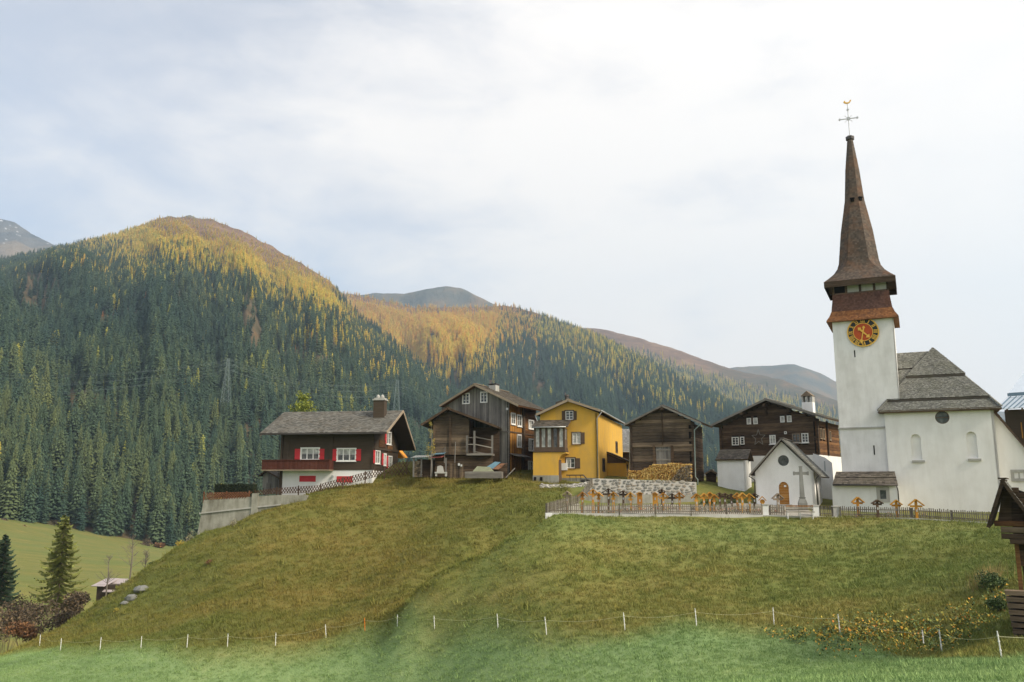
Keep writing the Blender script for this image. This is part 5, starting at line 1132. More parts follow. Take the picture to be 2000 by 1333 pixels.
for (wz, y), x in zip(pz, cax): prof.append((wz*dsc*1.03, hz(x, y), .415 if y < 700 else .46))
prof[4] = (prof[4][0], prof[4][1], .52)
sp = rings_mesh('spire', prof, S_SPIRE, tw, S_SPIRE, .16, .16, .012); htop = prof[-1][1]
b = MB(); b.loft([ring(.34, htop-.25, .415), ring(.36, htop, .415), ring(.2, htop+.12, .415)]); b.build('spire_cap', METAL_DK, tw)
for x, y in ((178, 568), (250, 565)):
    h = hz(200, y); Bf = Fac((cx.x, cx.y), -26+(0 if x == 178 else 45)); wv = np.interp(h, [p[1] for p in prof], [p[0] for p in prof]); b = MB(); b.box(Bf, -.28, .0, h-.12, h+.14, wv-.12, wv+.12); b.box(Bf, -.33, .05, h+.14, h+.2, wv-.2, wv+.2); b.build('spire_hatch', BLACK, tw)
b = MB(); hx = hz(168, 138); ht = hz(168, 62); b.tube([XF.P(0, htop, 0), XF.P(0, ht, 0)], .035, 8); b.build('finial_rod', METAL, tw)
Cf = Fac((cx.x, cx.y), -18); b = MB(); al = 44*dsc*2*1.0
b.bar(Cf.P(-al, hx, 0), Cf.P(al, hx, 0), .07, .07)
for a in (-al, al): b.prism(Cf, [(a-.12, hx), (a, hx-.13), (a+.12, hx), (a, hx+.13)], -.04, .04)
b.prism(Cf, [(-.12, hx+.85), (0, hx+.7), (.12, hx+.85), (0, hx+1.0)], -.04, .04); b.prism(Cf, circ(0, hx, .16, 12), -.05, .05)
for a, hh in ((-1, 1), (1, 1), (-1, -1), (1, -1)): b.bar(Cf.P(a*.08, hx+hh*.08, 0), Cf.P(a*.32, hx+hh*.32, 0), .03, .03)
b.build('finial_cross', METAL, tw)
rs_ = [(-.62,.20),(-.50,.02),(-.30,-.12),(-.05,-.18),(.20,-.14),(.42,.02),(.52,.20),(.62,.36),(.55,.42),(.66,.52),(.50,.60),(.40,.50),(.36,.30),(.22,.14),(.0,.10),(-.22,.14),(-.34,.30),(-.30,.48),(-.46,.50),(-.60,.36)]
b = MB(); b.prism(Cf, [(x*.52, ht+.10+y*.42) for x, y in rs_], -.05, .05); b.build('weathercock', GOLD, tw)
# clock
ca, chh = F.px(*Z6(250, 1227)); rc_ = 74.5/2.615/FOC*F.P(ca, chh).y*1.01
def cpt(ang, r): return (ca+r*math.sin(ang), chh+r*math.cos(ang))
ck = MB(); ck.prism(F, circ(ca, chh, rc_, 48), .01, .07); ck = ck.build('clock_face', CL_BLACK, tw)
def annulus(b, r0, r1, o0, o1, n=48):
    for i in range(n):
        t0, t1 = 2*math.pi*i/n, 2*math.pi*(i+1)/n; b.prism(F, [cpt(t0, r0), cpt(t0, r1), cpt(t1, r1), cpt(t1, r0)], o0, o1)
b = MB(); annulus(b, rc_*.95, rc_*1.02, .06, .12); annulus(b, rc_*.60, rc_*.645, .07, .11); b.build('gold_rim', GOLD, ck)
b = MB(); b.prism(F, circ(ca, chh, rc_*.605, 40), .07, .085); b.build('red_disc', CL_RED, ck)
NUM = ['XII','I','II','III','IIII','V','VI','VII','VIII','IX','X','XI']
for k, s in enumerate(NUM):
    ang = 2*math.pi*k/12; b = MB(); r0, r1 = rc_*.67, rc_*.93; wd = {'I': .085, 'V': .15, 'X': .16}; tot = sum(wd[c] for c in s)*rc_; x = -tot/2
    def np_(u, r): return (ca+r*math.sin(ang)+u*math.cos(ang), chh+r*math.cos(ang)-u*math.sin(ang))
    def stroke(u0, q0, u1, q1, w=.05*rc_):
        b.prism(F, [np_(u0-w/2, q0), np_(u1-w/2, q1), np_(u1+w/2, q1), np_(u0+w/2, q0)], .07, .10)
    for c in s:
        w = wd[c]*rc_; m_ = x+w/2
        if c == 'I': stroke(m_, r0, m_, r1)
        elif c == 'V': stroke(m_-w*.34, r1, m_, r0); stroke(m_+w*.34, r1, m_, r0, .03*rc_)
        else: stroke(m_-w*.34, r1, m_+w*.34, r0); stroke(m_+w*.34, r1, m_-w*.34, r0, .03*rc_)
        x += w
    b.build('numeral', GOLD, ck)
def hand(ang, L, tail, w, o):
    b = MB(); dirv = (math.sin(ang), math.cos(ang)); pr = (math.cos(ang), -math.sin(ang))
    def q(l, u): return (ca+dirv[0]*l+pr[0]*u, chh+dirv[1]*l+pr[1]*u)
    b.prism(F, [q(-tail, -w*.6), q(0, -w*.5), q(L*.62, -w*.35), q(L*.70, -w*1.6), q(L, 0), q(L*.70, w*1.6), q(L*.62, w*.35), q(0, w*.5), q(-tail, w*.6)], o, o+.03)
    b.prism(F, [q(-tail-w*1.4, 0), q(-tail, -w*1.3), q(-tail+w*1.2, 0), q(-tail, w*1.3)], o+.001, o+.032); return b
hand(2*math.pi*(32/60), rc_*.84, rc_*.32, .10, .115).build('minute_hand', GOLD, ck); hand(2*math.pi*(4.53/12), rc_*.58, rc_*.30, .13, .15).build('hour_hand', GOLD, ck)

# choir and nave
F, O = facade((1742, 1000), 66.6, -26); e = empty('church_choir', O, 'white church choir with hipped shingle roof and blind arched windows beside the tower', 'church')
hb = O.z-1.2; hE = (F.px(*Z7(475, 512))[1]+F.px(*Z7(1185, 488))[1])/2; aR = F.px(*Z7(1190, 520))[0]; Dk = 8.5
c = F.px(*Z7(830, 561)); rw = (F.px(*Z7(881, 561))[0]-F.px(*Z7(779, 561))[0])/2; n1 = zr(F, Z7, 605, 680, 690, 860); n2 = zr(F, Z7, 995, 662, 1085, 848)
b = MB(); b.wall(F, [(0, hb), (aR, hb), (aR, hE), (0, hE)], [circ(*c, rw, 28), arch(*n1), arch(*n2)], .22); S = F.side(aR); b.wall(S, [(0, hb), (Dk, hb), (Dk, hE), (0, hE)], [], .2)
b.prism(F, [(.02, hb), (aR-.03, hb), (aR-.03, hE-.03), (.02, hE-.03)], -Dk, -.22); b.build('wall', P_WHITE, e)
b = MB(); b.prism(F, circ(*c, rw*1.0, 28), -.21, -.12); rwo = b.build('round_window', GLASS_L, e); b = MB(); 
for i in range(28): p, q = circ(*c, rw*.97, 28)[i], circ(*c, rw*.97, 28)[(i+1) % 28]; b.bar(F.P(*p, -.06), F.P(*q, -.06), .09, .09)
b.bar(F.P(c[0]-rw, c[1], -.09), F.P(c[0]+rw, c[1], -.09), .05, .05); b.build('frame', W_SHUT, rwo)
for q in (n1, n2): b = MB(); b.box(F, q[0]-.03, q[1]+.17, q[2]-.2, q[2]-.03, -.1, .14); b.build('sill', P_STONE, e)
ov = .45; bEl, bEr = F.P(-.45, hE, ov), F.P(aR+.55, hE, ov); Rb = -4.6; AP = F.off(Rb).px(*Z7(765, 97)); APv = F.P(*AP, Rb)
El2, Er2 = F.P(-.45, hE, Rb*2), F.P(aR+.55, hE, Rb*2)
b = MB(); b.box(F, -.4, aR+.5, hE-.22, hE-.02, -.3, ov); b.box(S, -.3, Dk, hE-.22, hE-.02, 0, .5); b.build('eave_board', W_DARK, e)
fr = [0, .155, .50, 1.0]; Nn = (bEr-bEl).cross(APv-bEl).normalized()
for k in range(3):
    f0, f1 = fr[k], min(1, fr[k+1]+.02); up = Vector((0, 0, .24*k-.12)); A, B_, C, D = bEl.lerp(APv, f0)+up, bEr.lerp(APv, f0)+up, bEr.lerp(APv, f1)+up, bEl.lerp(APv, f1)+up
    roof_slope(e, A, B_, C, D, S_CHURCH, W_DARK, .17, .15, .13, 'roof_tier')
    if k: b = MB(); b.bar(A-Vector((0,0,.13)), B_-Vector((0,0,.13)), .08, .2); b.build('tier_shadow_bar', S_BROWN, e)  # dark bar added under each upper tier as its shadow line
    for E1, E2 in ((bEr, Er2), (El2, bEl)):
        A, B_, C, D = E1.lerp(APv, f0)+up, E2.lerp(APv, f0)+up, E2.lerp(APv, f1)+up, E1.lerp(APv, f1)+up; roof_slope(e, A, B_, C, D, S_CHURCH, W_DARK, .17, .15, .13, 'roof_tier')
b = MB(); b.bar(bEr+Vector((0,0,.02)), APv+Vector((0,0,.16)), .14, .1); b.bar(bEl+Vector((0,0,.02)), APv+Vector((0,0,.16)), .14, .1); b.build('hip_ridge', S_CHURCH, e)
# nave roof behind, ridge running left
r1 = F.off(Rb).px(*Z7(513, 117)); hr = r1[1]; aN0 = r1[0]-.6
for k in range(2):
    f0, f1 = ((0, .55), (.55, 1))[k]; A0, D0 = F.P(aN0, hr-3.4, -1.6), F.P(aN0, hr, Rb); B0, C0 = F.P(AP[0]+.3, hr-3.4, -1.6), F.P(AP[0]+.1, hr, Rb); up = Vector((0,0,.1*k)); roof_slope(e, A0.lerp(D0, f0)+up, B0.lerp(C0, f0)+up, B0.lerp(C0, f1)+up, A0.lerp(D0, f1)+up, S_CHURCH, W_DARK, .17, .15, .13, 'nave_roof')
A0, B0 = F.P(aN0, hr-3.4, Rb*2+1.6), F.P(AP[0]+.3, hr-3.4, Rb*2+1.6); roof_slope(e, A0, B0, C0, D0, S_CHURCH, W_DARK, .1, .25, .25, 'nave_roof')
# right annex with a roof falling to the right
An = Fac(F.P(aR, 0, -1.2).xy, -26); p0, p1 = An.px(*Z7(1195, 512)), An.px(*Z7(1410, 752)); b = MB(); b.prism(An, [(-.2, hb), (7, hb), (7, p0[1]+(p1[1]-p0[1])*7/max(.1, p1[0])*.999), p1, (0, p0[1])], -6, 0); b.build('annex_wall', P_WHITE, e)
dsl = (p1[1]-p0[1])/(p1[0]-p0[0]); P0 = (p0[0]-.1, p0[1]+.15); P1 = (7.2, P0[1]+dsl*(7.3)); roof_slope(e, An.P(*P1, .35), An.P(*P1, -6), An.P(*P0, -6), An.P(*P0, .35), S_BROWN, W_DARK, .14, .24, .24, 'annex_roof')
q = zr(An, Z7, 1322, 940, 1420, 1000); window(e, An, q, 2, 1, P_STONE, GLASS, .02, .05, .1, .05, P_STONE, trim=.12)
# lean-to below the tower
G, O = facade((1628, 1005), 66.2, -26); e = empty('church_lean_to', O, 'low white lean-to with brown roof at the foot of the church tower', 'annex')
q0 = G.px(*Z7(75, 1032)); a1 = G.px(*Z7(510, 1032))[0]; wq = zr(G, Z7, 385, 1068, 443, 1140); b = MB(); b.wall(G, [(0, O.z-1), (a1, O.z-1), (a1, q0[1]), (0, q0[1])], [rpoly(wq)], .25); b.prism(G, [(0, O.z-1), (a1, O.z-1), (a1, q0[1]), (0, q0[1])], -2.4, -.26); b.build('wall', P_WHITE2, e)
window(e, G, wq, 1, 1, P_STONE, GLASS_L, .01, .14, .05, .03, None, trim=.2)
pL, pR = G.off(.35).px(*Z7(58, 1030)), G.off(.35).px(*Z7(517, 1026)); hT = G.off(-1.9).px(*Z7(300, 946))[1]; hm_ = lerp(pL[1], hT, .45)
for k, (f0, f1) in enumerate(((0, .5), (.48, 1))):
    up = Vector((0, 0, .05*k)); A0, B0, C0, D0 = G.P(pL[0], pL[1], .35), G.P(pR[0], pL[1], .35), G.P(pR[0]-.2, hT, -1.9), G.P(pL[0]+.15, hT, -1.9); roof_slope(e, A0.lerp(D0, f0)+up, B0.lerp(C0, f0)+up, B0.lerp(C0, f1)+up, A0.lerp(D0, f1)+up, S_BROWN, W_DARK, .1, .25, .22)
pipe(e, [G.P(pL[0], pL[1]-.08, .4), G.P(pR[0], pL[1]-.08, .4)], .06, METAL_DK, 'gutter'); pipe(e, [G.P(pR[0]-.1, pL[1]-.1, .38), G.P(a1+.05, pL[1]-.5, .1), G.P(a1+.05, O.z-.3, .1)], .045, METAL_DK)

# ------------------------------------------------------------------ house with sheet-metal roof, cut by the right edge
Fm, O = facade((1990, 960), 76, -30); e = empty('metal_roofed_house', O, 'timber house with pale sheet metal roof cut off by the right edge', 'house')
blue = m_plain('pale_blue_sheet', (.55,.62,.70), .4, .08, 2, .5, .2); bl2 = m_plain('blue_fascia', (.16,.24,.32), .5, .1)
hE_ = Fm.px(*Z7(1205, 503)); hf = Fm.px(*Z7(1290, 400)); a0 = hE_[0]
P_ = lambda X, Y, o: Fm.P(*Fm.off(o).px(*Z7(X, Y)), o)
A, B_ = P_(1200, 506, .6), Fm.P(a0+6, hE_[1]+.2, .6); D = P_(1292, 418, -.4); C = Fm.P(a0+7.5, D.z+.1, -.4); b = MB(); slab(b, A, B_, C, D, .05); lo = b.build('eave_sheet', blue, e); b = MB()
for i in range(14):
    p, q = A.lerp(B_, (i+.5)/14), D.lerp(C, (i+.5)/14); b.bar(p+Vector((0,0,.03)), q+Vector((0,0,.03)), .08, .07)
b.build('seam', bl2, lo)
b = MB(); b.bar(P_(1288, 402, -.4), Fm.P(a0+7.5, hf[1]+.15, -.4), .08, .3); b.build('fascia', bl2, e)
A2 = P_(1300, 388, -.5); C2 = P_(1405, 285, -3.0); b = MB(); slab(b, A2, Fm.P(a0+7.5, A2.z+.1, -.5), Fm.P(a0+8.5, C2.z+1.5, -4.5), A2.lerp(C2, 1)+Vector((.7,.6,1.0)), .06); b.build('roof_sheet', blue, e)
for i in range(4): a = a0+.9+i*1.2; b = MB(); b.bar(Fm.P(a, hE_[1]-.2, .4), Fm.P(a+.1, hE_[1]+.5, -2), .14, .2); b.build('rafter', W_DARK, e)
b = MB(); b.box(Fm, a0+.75, a0+8, O.z-4, hE_[1]+.0, -4, -1.3); b.build('wall', W_BROWN, e)
b = MB(); q = zr(Fm, Z7, 1384, 590, 1400, 680); b.box(Fm, q[0], q[1], q[2]-.3, q[3], -1.28, -1.15); b.build('post', W_ORANGE, e)

# ------------------------------------------------------------------ near log hut at the right edge
Fm, O = facade((1965, 1240), 35, -32); e = empty('log_hut', O, 'near dark log hut with shingle roof and plank steps at the right edge', 'hut')
T_, L_ = Fm.px(1957, 936), Fm.px(1928, 1030); wdt = T_[0]-L_[0]; R_ = (T_[0]+wdt*1.9, L_[1]-.35)
gable_roof(e, Fm, L_, T_, R_, .0, -5, S_CHURCH, W_DARK, W_DARK, .1, .18, .2, .14)
wl = Fm.off(-.8).px(1985, 1100)[0]; Fi = Fm.off(-.8)
hbot = H(*Fi.P(wl, 0).xy)-.6
log_wall(e, Fi, [(wl, L_[1]-1.6), (wl+4, L_[1]-1.6), (wl+4, T_[1]-2.0), (T_[0]+.3, T_[1]-.35), (wl, L_[1]+.5)], .22, W_DARK)
b = MB(); b.prism(Fi, [(L_[0]+.35, L_[1]+.1), (T_[0]+wdt*1.6, L_[1]+.1), (T_[0], T_[1]-.25)], -.15, -.1); b.build('gable_board', W_DARK, e)
for (x0, y0, x1, y1, m_) in ((1941,1018,1983,1029,W_WARM), (1954,1030,1982,1042,W_BARN), (1955,1043,1980,1054,W_DARK), (1972,1054,1990,1064,W_DARK)):
    q = rect(Fm, (x0, y0), (x1, y1)); piece_F('log_end', 'log', m_, e, Fm, q[0], q[1]+.8, (q[2]+q[3])/2, q[3]-q[2], -.3, .25)
q = rect(Fi, (1984,1060), (1996,1150)); b = MB(); b.box(Fi, wl, wl+.16, L_[1]-4.0, L_[1]-.3, -.02, .14); b.build('corner_post', W_WARM, e)
b = MB(); b.box(Fi, wl+.2, wl+4, L_[1]-4.4, L_[1]-1.62, -3, -.3); b.build('lower_wall', W_DARK, e)
for i in range(9):
    q = rect(Fm, (1962+i*2.6, 1153+i*12.5), (2010, 1165+i*12.5)); piece_F('step_board', 'plank', W_BARN, e, Fm, q[0], q[1]+1.2, (q[2]+q[3])/2, (q[3]-q[2])*.95, -.15, .5)
b = MB(); q = rect(Fm, (1966,1160), (2010,1262)); b.box(Fm, q[0]+.15, q[1]+1.2, q[2]-.5, q[3], -.9, -.45); b.build('step_core', W_DARK, e)
# ------------------------------------------------------------------ churchyard: kerb wall, picket fences, pillars
def gpt(x, y, d): p = at(x, y, d); return p
def fence_run(label, p0, p1, n, hgt=.68, z0=None, z1=None, mat=W_FENCE, dense=True):
    p0, p1 = Vector(p0), Vector(p1); e = empty('picket_fence', p0, label, 'fence'); d = (p1-p0); dh = Vector((d.x, d.y, 0)).normalized(); nrm = Vector((dh.y, -dh.x, 0))
    for i in range(n):
        q = p0.lerp(p1, (i+.5)/n); h = hgt*random.uniform(.95, 1.05)
        piece_bar('picket', 'plank', mat, e, q+nrm*.03, q+nrm*.03+Vector((random.uniform(-.012,.012), random.uniform(-.01,.01), h)), .024, .066, up=dh)
    for f in (.22, .72): b = MB(); b.bar(p0+Vector((0,0,hgt*f)), p1+Vector((0,0,hgt*f)), .035, .06); b.build('rail', mat, e)
    k = max(1, int(d.length/2.4))
    for i in range(k+1): q = p0.lerp(p1, i/k); b = MB(); b.bar(q-nrm*.05+Vector((0,0,-.15)), q-nrm*.05+Vector((0,0,hgt*.95)), .08, .08, up=nrm); b.build('post', mat, e)
    return e
kerb = [(1068,1002,59.3),(1200,1003,59.8),(1350,1004,60.2),(1490,1006,60.4),(1640,1010,59.4),(1780,1012,57.6),(1935,1021,55.6)]
K = [gpt(*q) for q in kerb]
e = empty('churchyard_kerb', K[0], 'low pale concrete kerb wall under the churchyard picket fence', 'kerb')
for i in range(len(K)-1):
    a, c = K[i]-Vector((0,0,.0)), K[i+1]; b = MB(); dd = (c-a).normalized(); n_ = Vector((dd.y, -dd.x, 0)).normalized()*.13; lo = Vector((0,0,-.9))
    b.hexa([a+n_+lo, c+n_+lo, c-n_+lo, a-n_+lo, a+n_, c+n_, c-n_, a-n_]); b.build('kerb_block', m_plaster('kerb_concrete_%d' % i, (.50,.49,.46), (.28,.27,.23), .6), e)
b = MB(); Fk = Fac((K[0]-Vector((.05,.25,0))).xy, 2); b.box(Fk, -.1, .42, K[0].z-.75, K[0].z-.33, 0, .3); b.box(Fk, -.06, .4, K[0].z-.32, K[0].z+.0, -.02, .28); b.build('end_block', P_WHITE2, e)
R0 = gpt(1129, 984, 66.5); R1 = gpt(1157, 949, 72); b = MB(); a, c = K[0], R0; n_ = Vector((.13, .08, 0)); lo = Vector((0,0,-.8)); b.hexa([a-n_+lo, a+n_+lo, c+n_+lo, c-n_+lo, a-n_, a+n_, c+n_, c-n_]); b.build('kerb_block', P_CONC, e)
zz = Vector((0,0,.02))
fence_run('long weathered picket fence along the graveyard left of the bench', K[0]+zz, gpt(1489,1005,60.4)+zz, 106)
fence_run('picket fence running back from the left corner of the graveyard', K[0]+zz, R0+zz, 40)
fence_run('steep stair fence climbing to the top of the rubble wall', R0+zz, R1+zz, 22)
fence_run('short picket fence piece left of the bench', gpt(1504,1006,60.4)+zz, gpt(1532,1007,60.3)+zz, 8)
fence_run('short picket fence piece right of the bench', gpt(1601,1008,60)+zz, gpt(1627,1009,59.6)+zz, 7)
fence_run('picket fence below the church tower and choir', gpt(1641,1009,59.4)+zz, gpt(1780,1012,57.6)+zz, 35); 
fence_run('picket fence sloping to the near log hut at the right', gpt(1782,1012,57.6)+zz, gpt(1940,1021.5,55.5)+zz, 38)
for x, y, d, lb in ((1496,1007,60.4,'square white stone gate pillar left of the bench'), (1595,1009,60.0,'white stone gate pillar just right of the bench'), (1634,1011,59.5,'grey stone pillar between two picket fences below the tower')):
    p = gpt(x, y, d); Fp = Fac(p.xy, -8); w = 5.2/FOC*d; b = MB(); b.box(Fp, -w, w, p.z-.8, p.z+.72, -2*w, 0); e = b.build('pillar', P_STONE if x > 1600 else P_WHITE2, None, loc=p)
    r = empty('gate_pillar', p, lb, 'pillar'); e.parent = r; e.location = (0,0,0); e.name = 'pillar_shaft'; b = MB(); b.box(Fp, -w-.04, w+.04, p.z+.72, p.z+.8, -2*w-.04, .04); b.build('pillar_cap', P_STONE, r)
# rubble strip between yellow house and stair fence
b = MB(); rr = random.Random(41)
for _ in range(420):
    x = rr.uniform(1055, 1150); p = at(x, rr.gauss(951, 2.6), rr.uniform(74.6, 76.2)); p.z = H(p.x, p.y)+rr.uniform(-.02, .06); s = rr.uniform(.05, .17); k = 6
    R = [[p+Vector((math.cos(6.283*j/k)*s*w_*rr.uniform(.7,1.2), math.sin(6.283*j/k)*s*w_*rr.uniform(.7,1.2), s*hh)) for j in range(k)] for hh, w_ in ((-.4,.9), (.15,1.), (.5,.55))]
    b.loft(R)
tag(b.build('rubble', m_leaf('rubble_stone', [(.3, (.16,.15,.13)), (.6, (.36,.34,.30)), (.8, (.55,.53,.48))], noise_scale=2), kind='stuff'), 'strip of pale rubble below the yellow house')
# bench
Fb, O = facade(Z5(990, 1287), 59.0, -6); e = empty('park_bench', O, 'weathered slatted bench on the grass before the stone cross', 'bench')
for y0, y1, o_ in ((1168,1182,-.45), (1186,1200,-.42), (1204,1216,-.39)): q = zr(Fb, Z5, 856, y0, 1134, y1); piece_F('back_slat', 'plank', W_OCHRE if y0 == 1168 else W_FENCE, e, Fb, q[0], q[1], (q[2]+q[3])/2, q[3]-q[2], o_, .04)
for k in range(3): q = zr(Fb, Z5, 853, 1228, 1136, 1238); piece_F('seat_slat', 'plank', W_FENCE, e, Fb, q[0], q[1], (q[2]+q[3])/2, .05, -.02-.14*k, .12)
for x in (866, 990, 1118):
    q = zr(Fb, Z5, x-5, 1238, x+5, 1290); b = MB(); b.box(Fb, q[0], q[1], q[2]-.1, q[3], -.06, .02); b.build('leg', PAINT_WHITE if x != 990 else METAL, e); q2 = zr(Fb, Z5, x-5, 1172, x+5, 1290); b = MB(); b.box(Fb, q2[0], q2[1], q2[2]-.1, q2[3], -.52, -.46); b.build('back_leg', METAL, e)

# ------------------------------------------------------------------ grave markers
ORD = ['first','second','third','fourth','fifth','sixth','seventh','eighth','ninth','tenth','eleventh','twelfth','thirteenth','fourteenth','fifteenth','sixteenth','seventeenth','eighteenth','nineteenth','twentieth','twenty-first','twenty-second','twenty-third','twenty-fourth','twenty-fifth','twenty-sixth','twenty-seventh','twenty-eighth','twenty-ninth','thirtieth','thirty-first','thirty-second']
W_OR2 = m_wood('amber_larch', (.30,.13,.02), (.48,.23,.034), (.58,.32,.065), True, perpiece=.8)
GR = [(330,228,8,'pale'),(500,235,9,'roof'),(617,205,9,'cross'),(680,240,8,'roof'),(790,200,13,'dark'),(845,235,9,'roof'),(955,222,9,'dark'),(1035,240,9.5,'roof'),(1138,235,6,'panel'),(1310,240,6,'panel'),(1385,205,7,'dark'),(1400,245,9,'cross'),(1500,255,10,'dark'),(1582,240,9,'cross'),(1770,255,9,'roof'),(1852,250,8,'cross'),(1917,238,7,'roof'),(1966,262,8.5,'roof')]
GR = [(*Z8(x, y), w, k) for x, y, w, k in GR]
GR += [(*Z5(x, y), w, k) for x, y, w, k in [(180,1040,9,'dark'),(232,1045,8,'dark'),(297,1052,10,'dark'),(355,1040,8,'cross'),(405,1040,8,'cross'),(478,1048,9,'roof'),(527,1045,8,'dark'),(608,1077,6.5,'round'),(762,1048,10,'pale')]]
GR += [(*Z7(x, y), w, k) for x, y, w, k in [(232,1122,10.5,'cross'),(370,1142,9.5,'dark'),(503,1142,9.5,'cross'),(642,1137,12.5,'cross')]]
LBL = {'pale': 'pale weathered grave cross with a small gable roof', 'roof': 'orange wooden grave marker with a steep little roof', 'cross': 'amber wooden grave cross under a small gable roof', 'dark': 'dark weathered grave cross with a gable roof', 'panel': 'orange wooden grave panel with a curved top', 'round': 'amber oval grave shield on a post'}
GR.sort(); rr = random.Random(8)
# gravel between the graves
nu, nv = 60, 12; vv = []
for i in range(nu+1):
    f = i/nu; xk = lerp(1080, 1600, f); a = gpt(xk, 1004, 60.6 if xk < 1500 else 60.2); c = at(lerp(1150, 1560, f), 985, lerp(71.2, 68.2, f))
    for j in range(nv+1): q = a.lerp(c, j/nv); vv.append((q.x, q.y, 0))
vv = np.array(vv); vv[:, 2] = gridz(vv[:, 0], vv[:, 1])[0]+.035; ix = np.arange((nu+1)*(nv+1)).reshape(nu+1, nv+1)
gm2 = np_mesh('churchyard_gravel', vv, np.stack([ix[:-1, :-1].ravel(), ix[1:, :-1].ravel(), ix[1:, 1:].ravel(), ix[:-1, 1:].ravel()], 1)); gm2.materials.append(m_plain('gravel', (.30,.28,.24), .95, .3, 3, .1, 0, .5)); tag(link('churchyard_path', gm2), 'gravel ground between the graves', kind='structure')
for i, (x, y, hw, k) in enumerate(GR):
    d = (61.6 if i % 3 else 63.4) if x < 1600 else 59.2+.4*(i % 2)-(x-1640)*.012
    if k == 'dark' and x < 1500: d = 64.5
    p = at(x, y, d); gz = H(p.x, p.y); base = Vector((p.x, p.y, gz)); Hh = p.z-gz; w = hw*1.12/FOC*d
    side = 'left' if True else ''
    e = empty('grave_cross', base, '%s, %s grave marker from the left' % (LBL[k], ORD[i]), 'grave marker', 'wooden grave markers in the churchyard'); Fg = Fac(p.xy, rr.uniform(-16, 4)); m_ = {'dark': W_DARK, 'pale': W_TRIM}.get(k, rr.choice((W_ORANGE, W_OR2))); t_ = p.z
    lean = rr.uniform(-.02, .02); apex = t_
    if k in ('panel', 'round'):
        b = MB(); pw = w*.72
        if k == 'panel': b.prism(Fg, arch(-pw, pw, gz+.1, t_-.06, 8, .14), -.04, .04)
        else: b.prism(Fg, circ(0, t_-.38, w*.62, 16), -.04, .04); b.box(Fg, -.05, .05, gz-.1, t_-.5, -.05, .03)
        b.build('panel', m_, e); b = MB(); b.bar(Fg.P(-w*.95, t_-.16 if k == 'panel' else t_-.3, .0), Fg.P(0, t_, .0), .3, .035); b.bar(Fg.P(w*.95, t_-.16 if k == 'panel' else t_-.3, .0), Fg.P(0, t_+.001, .0), .3, .035); b.build('little_roof', m_, e)
        b = MB(); b.box(Fg, -.05, .05, (gz+t_)/2-.02, (gz+t_)/2+.15, .045, .06); b.build('plaque', GOLD if k == 'round' else P_STONE, e); continue
    b = MB(); b.bar(Fg.P(lean, gz-.15, 0), Fg.P(0, t_-.05, 0), .16, .10, up=Fg.n); b.build('post', m_, e)
    dr = w*(.62 if k == 'dark' else .85); b = MB()
    for s in (-1, 1): b.bar(Fg.P(s*w, t_-dr, .02), Fg.P(0, t_, .02+s*.0005), .30, .06)
    b.build('little_roof', m_ if k != 'dark' else W_DARK, e)
    if k in ('cross', 'dark', 'pale'): b = MB(); b.bar(Fg.P(-w*.78, t_-dr-.05, 0), Fg.P(w*.78, t_-dr-.05, 0), .09, .14); b.build('cross_arm', m_, e)
    else:
        b = MB(); b.prism(Fg, [(-w*.5, t_-dr*.95), (w*.5, t_-dr*.95), (0, t_-.1)], -.05, .0); b.build('gable_board', m_, e); b = MB(); b.box(Fg, -w*.42, w*.42, t_-dr-.22, t_-dr-.12, -.04, .045); b.build('cross_arm', m_, e)
    b = MB(); b.box(Fg, -.05, .05, t_-dr-.42, t_-dr-.26, .05, .06); b.build('plaque', P_STONE if k != 'dark' else METAL, e)
# grave flowers and evergreen cushions
def leaf_cloud(b, c, r, n, s, rr, flat=1.0, shell=.0):
    for _ in range(n):
        v = Vector((rr.gauss(0, 1), rr.gauss(0, 1), rr.gauss(0, 1))).normalized()*(rr.random()**.4); p = Vector(c)+Vector((v.x*r, v.y*r, v.z*r*flat))
        d1 = Vector((rr.uniform(-1,1), rr.uniform(-1,1), rr.uniform(-1,1))).normalized(); d2 = d1.cross(Vector((rr.uniform(-1,1), rr.uniform(-1,1), rr.uniform(-1,1)))).normalized(); q = s*rr.uniform(.6, 1.3)
        b.add([p-d1*q, p+d2*q*.5, p+d1*q, p-d2*q*.5], [(0,1,2,3)], rr.random())
M_GREEN = m_leaf('garden_leaf', [(.3, (.03,.055,.02)), (.6, (.075,.12,.035)), (.8, (.14,.18,.06))]); M_FLOW = m_leaf('grave_flowers', [(.30, (.05,.09,.03)), (.45, (.12,.16,.06)), (.5, (.5,.45,.4)), (.58, (.45,.05,.06)), (.66, (.6,.5,.15)), (.75, (.55,.3,.4))], noise_scale=3)
b = MB(); rr = random.Random(12)
for i, (x, y, hw, k) in enumerate(GR):
    p = at(x, y, 61.8 if x < 1600 else 59.0); gz = H(p.x, p.y)
    for _ in range(3): leaf_cloud(b, (p.x+rr.uniform(-.5,.5), p.y+rr.uniform(-.5,.3), gz+.15), rr.uniform(.15,.32), 45, .05, rr, .7)
fl = b.build('grave_flowers', M_FLOW, kind='stuff'); tag(fl, 'low grave flowers and greenery between the wooden crosses')
